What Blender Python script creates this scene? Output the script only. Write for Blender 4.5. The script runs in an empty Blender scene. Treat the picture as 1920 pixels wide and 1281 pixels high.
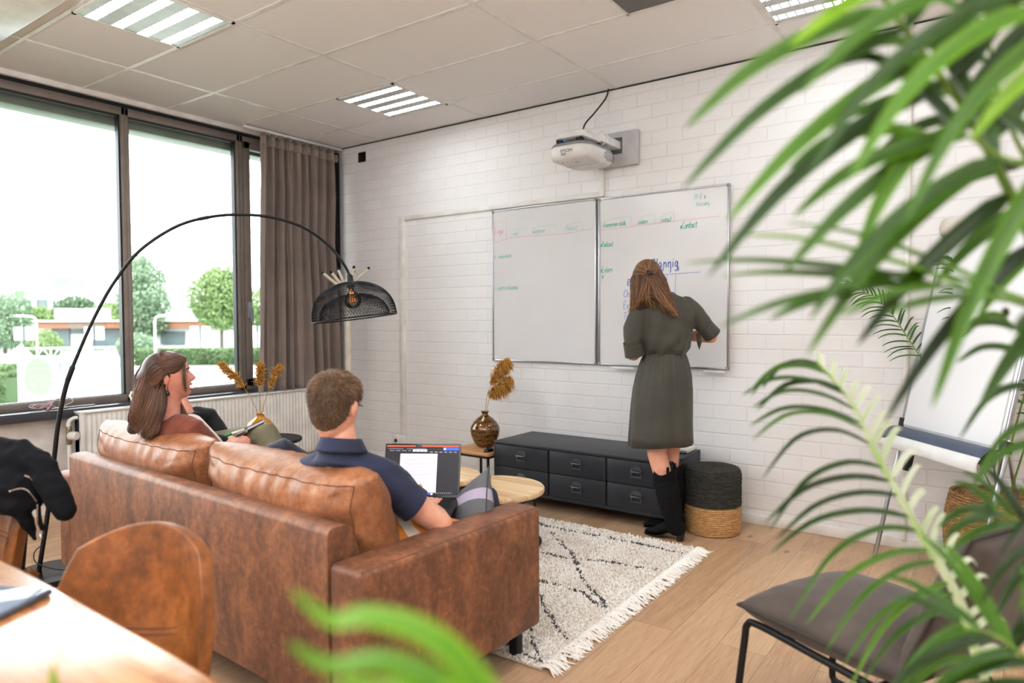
import bpy, bmesh, math, random
import numpy as np
from math import sin, cos, pi, radians as rad, tan, sqrt, atan2, exp
from mathutils import Vector as V, Matrix, noise as mn

random.seed(7)
NR = np.random.default_rng(5)
SC = bpy.context.scene
COL = SC.collection

# ---------------------------------------------------------------- camera
FPX, YAW, PITCH, ROLL, HC = 1287.48, rad(35.543), rad(1.931), rad(-0.266), 1.343
cF = V((-sin(YAW)*cos(PITCH), cos(YAW)*cos(PITCH), -sin(PITCH)))
cR0 = V((cos(YAW), sin(YAW), 0)); cU0 = cR0.cross(cF)
cR = cR0*cos(ROLL)+cU0*sin(ROLL); cU = -cR0*sin(ROLL)+cU0*cos(ROLL)
CAM = V((0, 0, HC))
def P(u, v, w):
    return CAM+(cR*((u-960)/FPX)-cU*((v-640.5)/FPX)+cF)*w
cam_d = bpy.data.cameras.new('camera'); cam = bpy.data.objects.new('camera', cam_d); COL.objects.link(cam)
cam.matrix_world = Matrix(((cR.x, cU.x, -cF.x, 0), (cR.y, cU.y, -cF.y, 0), (cR.z, cU.z, -cF.z, HC), (0, 0, 0, 1)))
cam_d.sensor_width = 36; cam_d.sensor_fit = 'HORIZONTAL'; cam_d.lens = FPX*36/1920
cam_d.clip_start = .03; cam_d.clip_end = 500
cam_d.dof.use_dof = True; cam_d.dof.focus_distance = 3.7; cam_d.dof.aperture_fstop = 1.7; cam_d.dof.aperture_blades = 9
SC.camera = cam

# ---------------------------------------------------------------- colours / materials
def lin(c):
    return tuple(((x/255)/12.92 if x/255 <= .04045 else (((x/255)+.055)/1.055)**2.4) for x in c)+(1,)
MATS = {}
def newmat(name):
    m = bpy.data.materials.new(name); m.use_nodes = True
    nt = m.node_tree; nt.nodes.clear()
    out = nt.nodes.new('ShaderNodeOutputMaterial'); b = nt.nodes.new('ShaderNodeBsdfPrincipled')
    nt.links.new(b.outputs[0], out.inputs[0])
    MATS[name] = m
    return m, nt, b, out
def node(nt, kind, **kw):
    n = nt.nodes.new(kind)
    for k, v in kw.items():
        if k.startswith('i_'):
            key = k[2:]
            n.inputs[int(key) if key.isdigit() else key].default_value = v
        else: setattr(n, k, v)
    return n
def coords(nt, scale=(1, 1, 1), rot=(0, 0, 0), kind='Object', loc=(0, 0, 0)):
    tc = node(nt, 'ShaderNodeTexCoord'); mp = node(nt, 'ShaderNodeMapping')
    mp.inputs['Scale'].default_value = scale; mp.inputs['Rotation'].default_value = rot; mp.inputs['Location'].default_value = loc
    nt.links.new(tc.outputs[kind], mp.inputs[0]); return mp.outputs[0]
def ramp(nt, fac, stops):
    r = node(nt, 'ShaderNodeValToRGB'); e = r.color_ramp.elements
    while len(e) < len(stops): e.new(.5)
    for el, (p, c) in zip(e, stops): el.position = p; el.color = c
    nt.links.new(fac, r.inputs[0]); return r.outputs[0]
def mixc(nt, fac, a, b, mode='MIX'):
    m = node(nt, 'ShaderNodeMix', data_type='RGBA', blend_type=mode)
    for s, x in ((0, fac), (6, a), (7, b)):
        if hasattr(x, 'links'): nt.links.new(x, m.inputs[s])
        else: m.inputs[s].default_value = x
    return m.outputs[2]
def noise(nt, vec, scale, detail=4, rough=.55, dist=0):
    n = node(nt, 'ShaderNodeTexNoise'); n.inputs['Scale'].default_value = scale; n.inputs['Detail'].default_value = detail
    n.inputs['Roughness'].default_value = rough; n.inputs['Distortion'].default_value = dist
    if vec is not None: nt.links.new(vec, n.inputs['Vector'])
    return n.outputs[0]
def bump(nt, b, h, strength=.3, dist=.005, chain=None):
    n = node(nt, 'ShaderNodeBump'); n.inputs['Strength'].default_value = strength; n.inputs['Distance'].default_value = dist
    nt.links.new(h, n.inputs['Height'])
    if chain is not None: nt.links.new(chain, n.inputs['Normal'])
    nt.links.new(n.outputs[0], b.inputs['Normal']); return n.outputs[0]
def mat(name, c, rough=.5, metal=0, c2=None, vs=8, vstretch=(1, 1, 1), vlo=.35, vhi=.65, bs=None, bst=.3, bd=.003, sheen=0, coat=0, spec=.5, sss=0, detail=4):
    m, nt, b, o = newmat(name)
    b.inputs['Base Color'].default_value = lin(c); b.inputs['Roughness'].default_value = rough; b.inputs['Metallic'].default_value = metal
    b.inputs['Specular IOR Level'].default_value = spec
    if sheen: b.inputs['Sheen Weight'].default_value = sheen; b.inputs['Sheen Roughness'].default_value = .4
    if coat: b.inputs['Coat Weight'].default_value = coat; b.inputs['Coat Roughness'].default_value = .12
    if sss: b.inputs['Subsurface Weight'].default_value = sss; b.inputs['Subsurface Radius'].default_value = (.012, .005, .003)
    vec = coords(nt, vstretch)
    if c2 is None:                                    # a faint variation so that no surface is perfectly flat
        c2 = tuple(int(x*.93) for x in c)
    f = noise(nt, vec, vs, detail)
    nt.links.new(ramp(nt, f, [(vlo, lin(c)), (vhi, lin(c2))]), b.inputs['Base Color'])
    if bs: bump(nt, b, noise(nt, vec, bs, 3), bst, bd)
    return m
def emis(name, c, s):
    m, nt, b, o = newmat(name)
    b.inputs['Base Color'].default_value = lin(c); b.inputs['Emission Color'].default_value = lin(c); b.inputs['Emission Strength'].default_value = s
    return m
def attr_mat(name, stops, rough=.6, attr='shade', spec=.3, trans=0, sheen=0):
    """colour read along a ramp from a per-vertex value stored on the mesh"""
    m, nt, b, o = newmat(name)
    a = node(nt, 'ShaderNodeAttribute', attribute_name=attr)
    col = ramp(nt, a.outputs['Fac'], [(p, lin(c)) for p, c in stops])
    nt.links.new(col, b.inputs['Base Color']); b.inputs['Roughness'].default_value = rough; b.inputs['Specular IOR Level'].default_value = spec
    if sheen: b.inputs['Sheen Weight'].default_value = sheen
    if trans:
        t = node(nt, 'ShaderNodeBsdfTranslucent'); mx = node(nt, 'ShaderNodeMixShader'); mx.inputs[0].default_value = trans
        nt.links.new(col, t.inputs[0]); nt.links.new(b.outputs[0], mx.inputs[1]); nt.links.new(t.outputs[0], mx.inputs[2]); nt.links.new(mx.outputs[0], o.inputs[0])
    return m

# ---------------------------------------------------------------- mesh building
class MB:
    def __init__(s): s.v = []; s.f = []; s.m = []; s.a = []
    def add(s, vs, fs, mi=0, a=None):
        n = len(s.v); s.v += [tuple(x) for x in vs]; s.f += [tuple(i+n for i in f) for f in fs]; s.m += [mi]*len(fs)
        s.a += (list(a) if isinstance(a, (list, tuple, np.ndarray)) else [0. if a is None else a]*len(vs)); return s
    def box(s, x0, x1, y0, y1, z0, z1, bev=0, mi=0, M=None, seg=2):
        bm = bmesh.new(); bmesh.ops.create_cube(bm, size=1)
        for v in bm.verts: v.co = V(((x0+x1)/2+v.co.x*(x1-x0), (y0+y1)/2+v.co.y*(y1-y0), (z0+z1)/2+v.co.z*(z1-z0)))
        if bev: bmesh.ops.bevel(bm, geom=bm.edges[:], offset=bev, segments=seg, profile=.5, affect='EDGES')
        bm.verts.index_update()
        vs = [(M @ v.co if M else v.co) for v in bm.verts]; fs = [[v.index for v in f.verts] for f in bm.faces]; bm.free()
        return s.add(vs, fs, mi)
    def tube(s, pts, r, n=8, mi=0, caps=True, closed=False, flat=1., a=None, up=None):
        pts = [V(p) for p in pts]; k = len(pts)
        rs = r if isinstance(r, (list, tuple)) else [r]*k
        T = []
        for i in range(k):
            p0 = pts[i-1] if (i or closed) else pts[0]; p1 = pts[(i+1) % k] if (i < k-1 or closed) else pts[-1]
            d = p1-p0; T.append(d.normalized() if d.length > 1e-9 else V((0, 0, 1)))
        u = V(up) if up is not None else (V((0, 0, 1)) if abs(T[0].z) < .9 else V((1, 0, 0)))
        vs = []; fs = []
        for i in range(k):
            u = u-T[i]*u.dot(T[i])
            if u.length < 1e-6: u = T[i].orthogonal()
            u.normalize(); w = T[i].cross(u)
            for j in range(n):
                t = 2*pi*j/n; vs.append(pts[i]+u*(cos(t)*rs[i]*flat)+w*(sin(t)*rs[i]))
        for i in range(k if closed else k-1):
            for j in range(n):
                a0 = i*n+j; a1 = i*n+(j+1) % n; b0 = ((i+1) % k)*n+j; b1 = ((i+1) % k)*n+(j+1) % n
                fs.append((a0, a1, b1, b0))
        if caps and not closed: fs += [tuple(reversed(range(n))), tuple(range((k-1)*n, k*n))]
        return s.add(vs, fs, mi, a)
    def lathe(s, prof, c=(0, 0, 0), n=40, mi=0, M=None, sx=1, sy=1, jit=None):
        vs = []; fs = []; k = len(prof)
        for (r, z) in prof:
            for j in range(n):
                t = 2*pi*j/n; p = V((c[0]+cos(t)*r*sx, c[1]+sin(t)*r*sy, c[2]+z)); vs.append(M @ p if M else p)
        for i in range(k-1):
            for j in range(n): fs.append((i*n+j, i*n+(j+1) % n, (i+1)*n+(j+1) % n, (i+1)*n+j))
        if prof[0][0] > 1e-6: fs.append(tuple(reversed(range(n))))
        if prof[-1][0] > 1e-6: fs.append(tuple(range((k-1)*n, k*n)))
        return s.add(vs, fs, mi)
    def rings(s, R, mi=0, caps=True, a=None):
        n = len(R[0]); k = len(R); vs = [p for r in R for p in r]; fs = []
        for i in range(k-1):
            for j in range(n): fs.append((i*n+j, i*n+(j+1) % n, (i+1)*n+(j+1) % n, (i+1)*n+j))
        if caps: fs += [tuple(reversed(range(n))), tuple(range((k-1)*n, k*n))]
        return s.add(vs, fs, mi, a)
    def grid(s, fn, nu, nv, mi=0, cu=False, a=None):
        vs = [fn(i/(nu if cu else nu-1), j/(nv-1)) for j in range(nv) for i in range(nu)]; fs = []
        for j in range(nv-1):
            for i in range(nu if cu else nu-1): fs.append((j*nu+i, j*nu+(i+1) % nu, (j+1)*nu+(i+1) % nu, (j+1)*nu+i))
        return s.add(vs, fs, mi, a)
    def ell(s, c, r, n=20, mi=0, M=None):
        k = max(6, n//2); vs = []; fs = []
        rr = r if isinstance(r, (tuple, list)) else (r, r, r)
        R = []
        for i in range(1, k):
            ph = pi*i/k
            R.append([V((cos(2*pi*j/n)*sin(ph)*rr[0], sin(2*pi*j/n)*sin(ph)*rr[1], -cos(ph)*rr[2])) for j in range(n)])
        vs = [V((0, 0, -rr[2]))]+[p for q in R for p in q]+[V((0, 0, rr[2]))]
        for j in range(n): fs.append((0, 1+(j+1) % n, 1+j))
        for i in range(k-2):
            for j in range(n): a0 = 1+i*n; fs.append((a0+j, a0+(j+1) % n, a0+n+(j+1) % n, a0+n+j))
        l = len(vs)-1; a0 = 1+(k-2)*n
        for j in range(n): fs.append((a0+j, a0+(j+1) % n, l))
        vs = [(M @ p if M else p)+V(c) for p in vs]
        return s.add(vs, fs, mi)
    def cap(s, pts, rs, n=14, mi=0, flat=1., up=None):
        """tapered tube with rounded ends"""
        pts = [V(p) for p in pts]; rs = list(rs) if isinstance(rs, (list, tuple)) else [rs]*len(pts)
        d0 = (pts[0]-pts[1]).normalized(); d1 = (pts[-1]-pts[-2]).normalized()
        A = [(pts[0]+d0*rs[0]*sin(t), rs[0]*max(cos(t), .05)) for t in (1.45, 1.1, .75, .35)]
        B = [(pts[-1]+d1*rs[-1]*sin(t), rs[-1]*max(cos(t), .05)) for t in (.35, .75, 1.1, 1.45)]
        Q = A+list(zip(pts, rs))+B
        return s.tube([q[0] for q in Q], [q[1] for q in Q], n, mi, flat=flat, up=up)
    def ribbon(s, pts, w, nrm, mi=0, a=None):
        pts = [V(p) for p in pts]; vs = []; k = len(pts)
        for i, p in enumerate(pts):
            d = (pts[min(i+1, k-1)]-pts[max(i-1, 0)]).normalized(); q = V(nrm).cross(d).normalized(); ww = w[i] if isinstance(w, (list, tuple)) else w
            vs += [p-q*ww, p+q*ww]
        return s.add(vs, [(2*i, 2*i+1, 2*i+3, 2*i+2) for i in range(k-1)], mi, a)
    def move(s, M):
        s.v = [tuple(M @ V(p)) for p in s.v]; return s

OFF = {}
def build(name, mb, mats, parent=None, smooth=True, ang=38, label=None, attr=False):
    mats = mats if isinstance(mats, (list, tuple)) else [mats]
    off = OFF.get(parent, V((0, 0, 0))) if parent else V((0, 0, 0))
    me = bpy.data.meshes.new(name)
    if isinstance(mb, MB):
        vs = mb.v if off.length == 0 else [(p[0]-off.x, p[1]-off.y, p[2]-off.z) for p in mb.v]
        me.from_pydata(vs, [], mb.f)
        me.polygons.foreach_set('material_index', mb.m)
        if attr:
            at = me.attributes.new('shade', 'FLOAT', 'POINT'); at.data.foreach_set('value', mb.a)
    for m in mats: me.materials.append(m)
    if smooth:
        me.polygons.foreach_set('use_smooth', [True]*len(me.polygons))
        if ang: me.set_sharp_from_angle(angle=rad(ang))
    me.update()
    o = bpy.data.objects.new(name, me); COL.objects.link(o)
    if parent: o.parent = parent; OFF[o] = off
    if label: o['label'] = label
    return o
def tag(o, label, cat, group=None, kind=None):
    o['label'] = label; o['category'] = cat
    if group: o['group'] = group
    if kind: o['kind'] = kind
    return o
def thing(name, loc, label, cat, group=None, local=False, rz=0):
    """an Empty at the thing's base; parts are given in world space unless local"""
    o = bpy.data.objects.new(name, None); COL.objects.link(o); o.location = loc; o.empty_display_size = .1
    if rz: o.rotation_euler = (0, 0, rz)
    OFF[o] = V((0, 0, 0)) if local else V(loc)
    return tag(o, label, cat, group)
def struct(name, mb, mats, parent=None, **k):
    o = build(name, mb, mats, parent, **k)
    if not parent: o['kind'] = 'structure'
    return o
def dup(o, parent=None, loc=None, rz=None, label=None):
    c = o.copy(); COL.objects.link(c)
    if parent: c.parent = parent
    if loc is not None: c.location = loc
    if rz is not None: c.rotation_euler = (0, 0, rz)
    if label: c['label'] = label
    for ch in list(o.children): dup(ch, c)
    return c
def remesh(mb, voxel, smooth=4, fac=.5, name='tmp'):
    """joins overlapping closed shapes into one continuous skin and returns it as an MB"""
    me = bpy.data.meshes.new(name); me.from_pydata(mb.v, [], mb.f); o = bpy.data.objects.new(name, me); COL.objects.link(o)
    r = o.modifiers.new('r', 'REMESH'); r.mode = 'VOXEL'; r.voxel_size = voxel; r.use_smooth_shade = True
    if smooth: q = o.modifiers.new('s', 'SMOOTH'); q.iterations = smooth; q.factor = fac
    dg = bpy.context.evaluated_depsgraph_get(); dg.update(); e = o.evaluated_get(dg); em = e.to_mesh()
    n = len(em.vertices); co = np.empty(n*3); em.vertices.foreach_get('co', co); co = co.reshape(-1, 3)
    no = np.empty(n*3); em.vertex_normals.foreach_get('vector', no)
    out = MB(); out.v = [tuple(p) for p in co]; out.f = [tuple(p.vertices) for p in em.polygons]; out.m = [0]*len(out.f); out.a = [0.]*n
    out.n = no.reshape(-1, 3)
    e.to_mesh_clear(); bpy.data.objects.remove(o); bpy.data.meshes.remove(me)
    return out
def displace(mb, fn):
    mb.v = [tuple(V(p)+V(n)*fn(V(p), V(n))) for p, n in zip(mb.v, mb.n)]; return mb
def crom(pts, n):
    """smooth curve through points, n samples"""
    pts = [V(p) for p in pts]; k = len(pts)-1; out = []
    for i in range(n):
        t = i/(n-1)*k; j = min(int(t), k-1); f = t-j
        p0 = pts[max(j-1, 0)]; p1 = pts[j]; p2 = pts[j+1]; p3 = pts[min(j+2, k)]
        out.append(.5*((2*p1)+(p2-p0)*f+(2*p0-5*p1+4*p2-p3)*f*f+(3*p1-p0-3*p2+p3)*f**3))
    return out
def interp(x, xs, ys): return float(np.interp(x, xs, ys))
def text_mb(txt, size, M, mi=0, ext=.0006, mb=None):
    c = bpy.data.curves.new('t', 'FONT'); c.body = txt; c.size = size; c.extrude = ext; c.align_x = 'CENTER'; c.align_y = 'CENTER'
    o = bpy.data.objects.new('t', c); COL.objects.link(o); dg = bpy.context.evaluated_depsgraph_get(); dg.update()
    e = o.evaluated_get(dg); em = e.to_mesh(); mb = mb or MB()
    mb.add([M @ v.co for v in em.vertices], [tuple(p.vertices) for p in em.polygons], mi)
    e.to_mesh_clear(); bpy.data.objects.remove(o); bpy.data.curves.remove(c); return mb
def frame(x, y, z, o):
    return Matrix(((x[0], y[0], z[0], o[0]), (x[1], y[1], z[1], o[1]), (x[2], y[2], z[2], o[2]), (0, 0, 0, 1)))
# ================================================================ ROOM
XW, YB, ZC, XR, YR = -5.36, 4.52, 3.0, 2.7, -3.6

def wall_material():
    m, nt, b, o = newmat('white painted brick')
    tc = node(nt, 'ShaderNodeTexCoord'); sp = node(nt, 'ShaderNodeSeparateXYZ'); nt.links.new(tc.outputs['Object'], sp.inputs[0])
    wob = noise(nt, tc.outputs['Object'], 14, 2)
    w1 = node(nt, 'ShaderNodeMath', operation='MULTIPLY_ADD', i_1=.006, i_2=-.003); nt.links.new(wob, w1.inputs[0])
    az = node(nt, 'ShaderNodeMath', operation='ADD'); nt.links.new(sp.outputs[2], az.inputs[0]); nt.links.new(w1.outputs[0], az.inputs[1])
    cb = node(nt, 'ShaderNodeCombineXYZ'); nt.links.new(sp.outputs[0], cb.inputs[0]); nt.links.new(az.outputs[0], cb.inputs[1])
    br = node(nt, 'ShaderNodeTexBrick', offset=.5); nt.links.new(cb.outputs[0], br.inputs[0])
    for k, v in (('Scale', 1), ('Brick Width', .2245), ('Row Height', .0945), ('Mortar Size', .006), ('Mortar Smooth', .5), ('Bias', 0)): br.inputs[k].default_value = v
    br.inputs['Color1'].default_value = lin((236, 238, 241)); br.inputs['Color2'].default_value = lin((233, 235, 238)); br.inputs['Mortar'].default_value = lin((229, 231, 234))
    nt.links.new(br.outputs[0], b.inputs['Base Color']); b.inputs['Roughness'].default_value = .45
    inv = node(nt, 'ShaderNodeMath', operation='SUBTRACT', i_0=1.); nt.links.new(br.outputs['Fac'], inv.inputs[1])
    b1 = node(nt, 'ShaderNodeBump'); b1.inputs['Strength'].default_value = .5; b1.inputs['Distance'].default_value = .005; nt.links.new(inv.outputs[0], b1.inputs['Height'])
    bump(nt, b, noise(nt, tc.outputs['Object'], 38, 4), .16, .003, b1.outputs[0])
    return m
def floor_material():
    m, nt, b, o = newmat('oak plank floor')
    vec = coords(nt, (1, 1, 1), (0, 0, pi/2), loc=(0, -.023, 0))
    br = node(nt, 'ShaderNodeTexBrick', offset=.37); nt.links.new(vec, br.inputs[0])
    for k, v in (('Scale', 1), ('Brick Width', 1.38), ('Row Height', .191), ('Mortar Size', .0011), ('Mortar Smooth', .2), ('Bias', 0)): br.inputs[k].default_value = v
    br.inputs['Color1'].default_value = (0, 0, 0, 1); br.inputs['Color2'].default_value = (1, 1, 1, 1); br.inputs['Mortar'].default_value = (.5, .5, .5, 1)
    rgb = node(nt, 'ShaderNodeSeparateColor'); nt.links.new(br.outputs[0], rgb.inputs[0])
    wv = coords(nt, (9, .75, 1))
    ad = node(nt, 'ShaderNodeVectorMath', operation='ADD'); nt.links.new(wv, ad.inputs[0])
    mu = node(nt, 'ShaderNodeVectorMath', operation='SCALE'); mu.inputs['Scale'].default_value = 13.; nt.links.new(br.outputs[0], mu.inputs[0]); nt.links.new(mu.outputs[0], ad.inputs[1])
    grain = noise(nt, ad.outputs[0], 2.2, 6, .6, 1.2)
    c = ramp(nt, grain, [(.25, lin((118, 92, 68))), (.42, lin((164, 132, 102))), (.58, lin((188, 157, 124))), (.75, lin((202, 174, 142)))])
    fine = noise(nt, coords(nt, (90, 3, 1)), 3, 4)
    c = mixc(nt, .55, c, ramp(nt, fine, [(.35, lin((160, 130, 100))), (.7, lin((206, 178, 148)))]), 'MIX')
    c = mixc(nt, .22, c, ramp(nt, rgb.outputs[0], [(0, lin((150, 116, 84))), (1, lin((226, 198, 164)))]), 'MIX')
    kn = node(nt, 'ShaderNodeTexVoronoi'); kn.inputs['Scale'].default_value = 2.3; nt.links.new(coords(nt, (1.5, .8, 1)), kn.inputs['Vector'])
    c = mixc(nt, ramp(nt, kn.outputs['Distance'], [(.02, (.75, .75, .75, 1)), (.075, (0, 0, 0, 1))]), c, lin((108, 82, 60)))
    c = mixc(nt, ramp(nt, br.outputs['Fac'], [(0, (0, 0, 0, 1)), (1, (.75, .75, .75, 1))]), c, lin((112, 84, 60)))
    nt.links.new(c, b.inputs['Base Color']); b.inputs['Roughness'].default_value = .42
    inv = node(nt, 'ShaderNodeMath', operation='SUBTRACT', i_0=1.); nt.links.new(br.outputs['Fac'], inv.inputs[1])
    b1 = node(nt, 'ShaderNodeBump'); b1.inputs['Strength'].default_value = .4; b1.inputs['Distance'].default_value = .002; nt.links.new(inv.outputs[0], b1.inputs['Height'])
    bump(nt, b, fine, .08, .002, b1.outputs[0])
    return m
M_wall = wall_material(); M_floor = floor_material()
M_plaster = mat('white plaster', (232, 230, 228), .7, bs=60, bst=.1)
M_ceil = mat('ceiling tile', (240, 240, 242), .9, c2=(235, 235, 237), vs=240, bs=380, bst=.12, bd=.001)
M_white = mat('white lacquer', (236, 236, 234), .4)
M_whitem = mat('white matt metal', (232, 233, 233), .45)
M_alu = mat('anodised aluminium', (190, 194, 200), .3, 1)
M_black = mat('black powder coated metal', (24, 25, 28), .45, .3)
M_blackp = mat('black plastic', (22, 22, 24), .4)
M_frame = mat('grey brown window frame', (142, 133, 126), .45, .2)
M_framed = mat('dark window rebate', (40, 42, 46), .4, .2)
M_sill = mat('dark grey slate sill', (66, 66, 74), .28, bs=40, bst=.08)
M_greyp = mat('grey plastic', (150, 152, 156), .5)
M_glow = emis('lit tube', (255, 252, 246), 9.)
M_chrome = mat('brushed chrome', (205, 206, 208), .22, 1)

fl = MB().box(-5.6, XR, YR, YB+.2, -.12, 0); struct('floor', fl, M_floor)
# back wall, with the square hole near the corner
hx0, hx1, hz0, hz1 = -5.02, -4.915, 2.83, 2.925
wb = MB()
def q4(mb, x0, x1, z0, z1, y): mb.add([(x0, y, z0), (x1, y, z0), (x1, y, z1), (x0, y, z1)], [(0, 1, 2, 3)])
for a in ((-5.6, hx0, 0, 3.2), (hx1, XR+.2, 0, 3.2), (hx0, hx1, 0, hz0), (hx0, hx1, hz1, 3.2)): q4(wb, *a, YB)
wb.box(-5.6, XR+.2, YB+.14, YB+.2, 0, 3.2)
wb.add([(-5.6, YB, 3.2), (XR+.2, YB, 3.2), (XR+.2, YB+.16, 3.2), (-5.6, YB+.16, 3.2)], [(0, 1, 2, 3)])
hole = [(hx0, YB, hz0), (hx1, YB, hz0), (hx1, YB, hz1), (hx0, YB, hz1), (hx0, YB+.13, hz0), (hx1, YB+.13, hz0), (hx1, YB+.13, hz1), (hx0, YB+.13, hz1)]
wb.add(hole, [(0, 1, 5, 4), (1, 2, 6, 5), (2, 3, 7, 6), (3, 0, 4, 7), (4, 5, 6, 7)], 1)
struct('wall_back', wb, [M_wall, mat('dark hole lining', (52, 46, 42), .8)], smooth=False)
wl = MB().box(-5.6, XW, YR, YB, 0, .68).box(-5.6, XW, YR, -2.6, .68, 3.2)
struct('wall_left', wl, M_plaster, smooth=False)
wr = MB().box(XR, XR+.2, YR-.2, YB+.2, 0, 3.2); struct('wall_right', wr, M_plaster, smooth=False)
wq = MB().box(-5.6, XR, YR-.2, YR, 0, 3.2); struct('wall_rear', wq, M_plaster, smooth=False)
# ceiling: tiles with openings where the luminaires and the grille sit
ce = MB().box(-5.40, XR, YR, YB+.1, ZC, ZC+.16); struct('ceiling', ce, M_ceil, smooth=False)
gr = MB(); GZ = ZC-.004
for y in [4.065-.6*k for k in range(13)]: gr.box(-5.36, XR, y-.012, y+.012, GZ, ZC+.01)
for x in (-4.71, -3.49, -2.29, -1.085, .12, 1.32, 2.52): gr.box(x-.012, x+.012, YR, YB, GZ-.0006, ZC+.01)
struct('trim_1', gr, M_white, smooth=False)
ed = MB().box(-5.36, XR, YB-.028, YB-.004, ZC-.003, ZC+.01).box(-5.395, -5.362, YR, YB, ZC-.035, ZC+.01); struct('trim_2', ed, M_white, smooth=False)
gp = MB().box(-5.36, XR, YB-.006, YB+.004, ZC-.012, ZC-.001); struct('shadow_strip', gp, M_framed, smooth=False)  # dark strip standing in for the shadow line where wall meets ceiling
bb = MB().box(-5.3, XR, YB-.014, YB, 0, .062, .004); struct('baseboard_back', bb, M_white)

# windows (glass in a fixed frame, the third one opens)
def glass():
    m, nt, b, o = newmat('window glass'); nt.nodes.remove(b)
    t = node(nt, 'ShaderNodeBsdfTransparent'); t.inputs[0].default_value = (.96, .98, .97, 1); g = node(nt, 'ShaderNodeBsdfGlossy'); g.inputs['Roughness'].default_value = .02
    fr = node(nt, 'ShaderNodeFresnel'); fr.inputs[0].default_value = 1.45
    mx = node(nt, 'ShaderNodeMixShader'); nt.links.new(fr.outputs[0], mx.inputs[0]); nt.links.new(t.outputs[0], mx.inputs[1]); nt.links.new(g.outputs[0], mx.inputs[2]); nt.links.new(mx.outputs[0], o.inputs[0])
    return m
M_glass = glass()
WZ0, WZ1 = .725, 2.955
def window(n, y0, y1, casement=False):
    f = MB(); x0, x1 = -5.53, -5.45; t = .05
    b = .045
    f.box(x0, x1, y0, y1, WZ0, WZ0+b+.006, .004).box(x0, x1, y0, y1, WZ1-.058, WZ1, .004).box(x0, x1, y0, y0+.028, WZ0, WZ1, .004).box(x0, x1, y1-.028, y1, WZ0, WZ1, .004)
    z0, z1, a0, a1 = WZ0+b, WZ1-.058, y0+.028, y1-.028
    for bx in ((a0, a0+.012, z0, z1), (a1-.012, a1, z0, z1), (a0, a1, z0, z0+.01), (a0, a1, z1-.012, z1)): f.box(-5.525, -5.475, *bx, mi=1)
    if casement:
        a0 += .0; f.box(-5.50, -5.435, a0, a0+.06, z0-.01, z1+.01, .004).box(-5.50, -5.435, a1-.06, a1, z0-.01, z1+.01, .004).box(-5.50, -5.435, a0, a1, z0-.01, z0+.05, .004).box(-5.50, -5.435, a0, a1, z1-.05, z1+.01, .004)
    root = struct('window_%d' % n, f, [M_frame, M_framed])
    pane = build('pane', MB().box(-5.503, -5.499, y0+.03, y1-.03, WZ0+.05, WZ1-.06), M_glass, root, smooth=False)
    return root
window(1, .86, 2.582); window(2, 2.582, 3.545); w3 = window(3, 3.548, 4.46, True); window(4, -.86, .86); window(5, -2.6, -.86)
hd = MB().box(-5.438, -5.42, 3.588, 3.622, 1.36, 1.50, .006).box(-5.424, -5.395, 3.596, 3.616, 1.42, 1.45, .005).box(-5.402, -5.386, 3.594, 3.618, 1.33, 1.455, .006)
build('handle', hd, mat('pale grey handle', (176, 184, 198), .35, .4), w3, label='grey lever handle on the casement')
lw = MB().box(-5.37, -5.285, 4.478, 4.516, .73, 2.955); struct('trim_7', lw, mat('black blackout lining', (14, 15, 22), .9), smooth=False)
jb = MB().box(-5.56, -5.37, 4.455, 4.518, .66, 2.99); struct('trim_4', jb, M_framed, smooth=False)
ln = MB().box(-5.56, -5.44, -2.6, 4.52, 2.957, 3.0).box(-5.60, -5.40, -2.6, 4.52, 3.0, 3.2); struct('trim_5', ln, mat('dark glossy lintel', (58, 60, 62), .22), smooth=False)
sl = MB().box(-5.56, -5.275, -2.6, 4.46, .664, .726, .006); struct('windowsill', sl, M_sill)
sb = MB().box(-5.78, -5.60, -2.6, 4.6, 2.84, 2.96, .01).box(-5.78, -5.6, -2.6, 4.6, 2.965, 3.2); struct('trim_6', sb, mat('pale green grey sunblind box', (176, 186, 176), .5))
# unseen roof slab, added over the ceiling so that no sun falls in
struct('roof', MB().box(-5.9, XR+.2, YR-.2, YB+.2, 3.2, 3.4), M_plaster, smooth=False)

# ---------------------------------------------------------------- cable ducts, socket, pipe on the brick wall
t = thing('cable_duct', (-4.444, YB, .25), 'white cable trunking running up the brick wall and along to the whiteboards', 'cable trunking')
build('vertical_run', MB().box(-4.475, -4.415, YB-.02, YB-.002, .24, 2.268, .004), M_white, t)
build('horizontal_run', MB().box(-4.415, -2.425, YB-.014, YB-.002, 2.232, 2.268, .004), M_white, t)
build('upper_run', MB().box(-2.425, -2.385, YB-.024, YB-.002, 2.232, 2.47, .004), M_white, t)
t = thing('wall_socket', (-4.47, YB, .2), 'white double socket at the foot of the vertical trunking', 'socket')
build('housing', MB().box(-4.54, -4.41, YB-.05, YB, .185, .275, .008), M_white, t)
build('socket_face', MB().box(-4.528, -4.476, YB-.054, YB-.048, .20, .262, .004).lathe([(.017, 0), (.017, .002)], (0, 0, 0), 20, 1, M=Matrix.Translation((-4.502, YB-.054, .231)) @ Matrix.Rotation(pi/2, 4, 'X')), [M_white, M_blackp], t)
tag(build('wall_pipe', MB().cap([(-.447, YB-.018, .06), (-.447, YB-.018, 2.99)], .014, 12), M_white), 'thin white conduit rising up the brick wall behind the flipchart', 'pipe')

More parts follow.
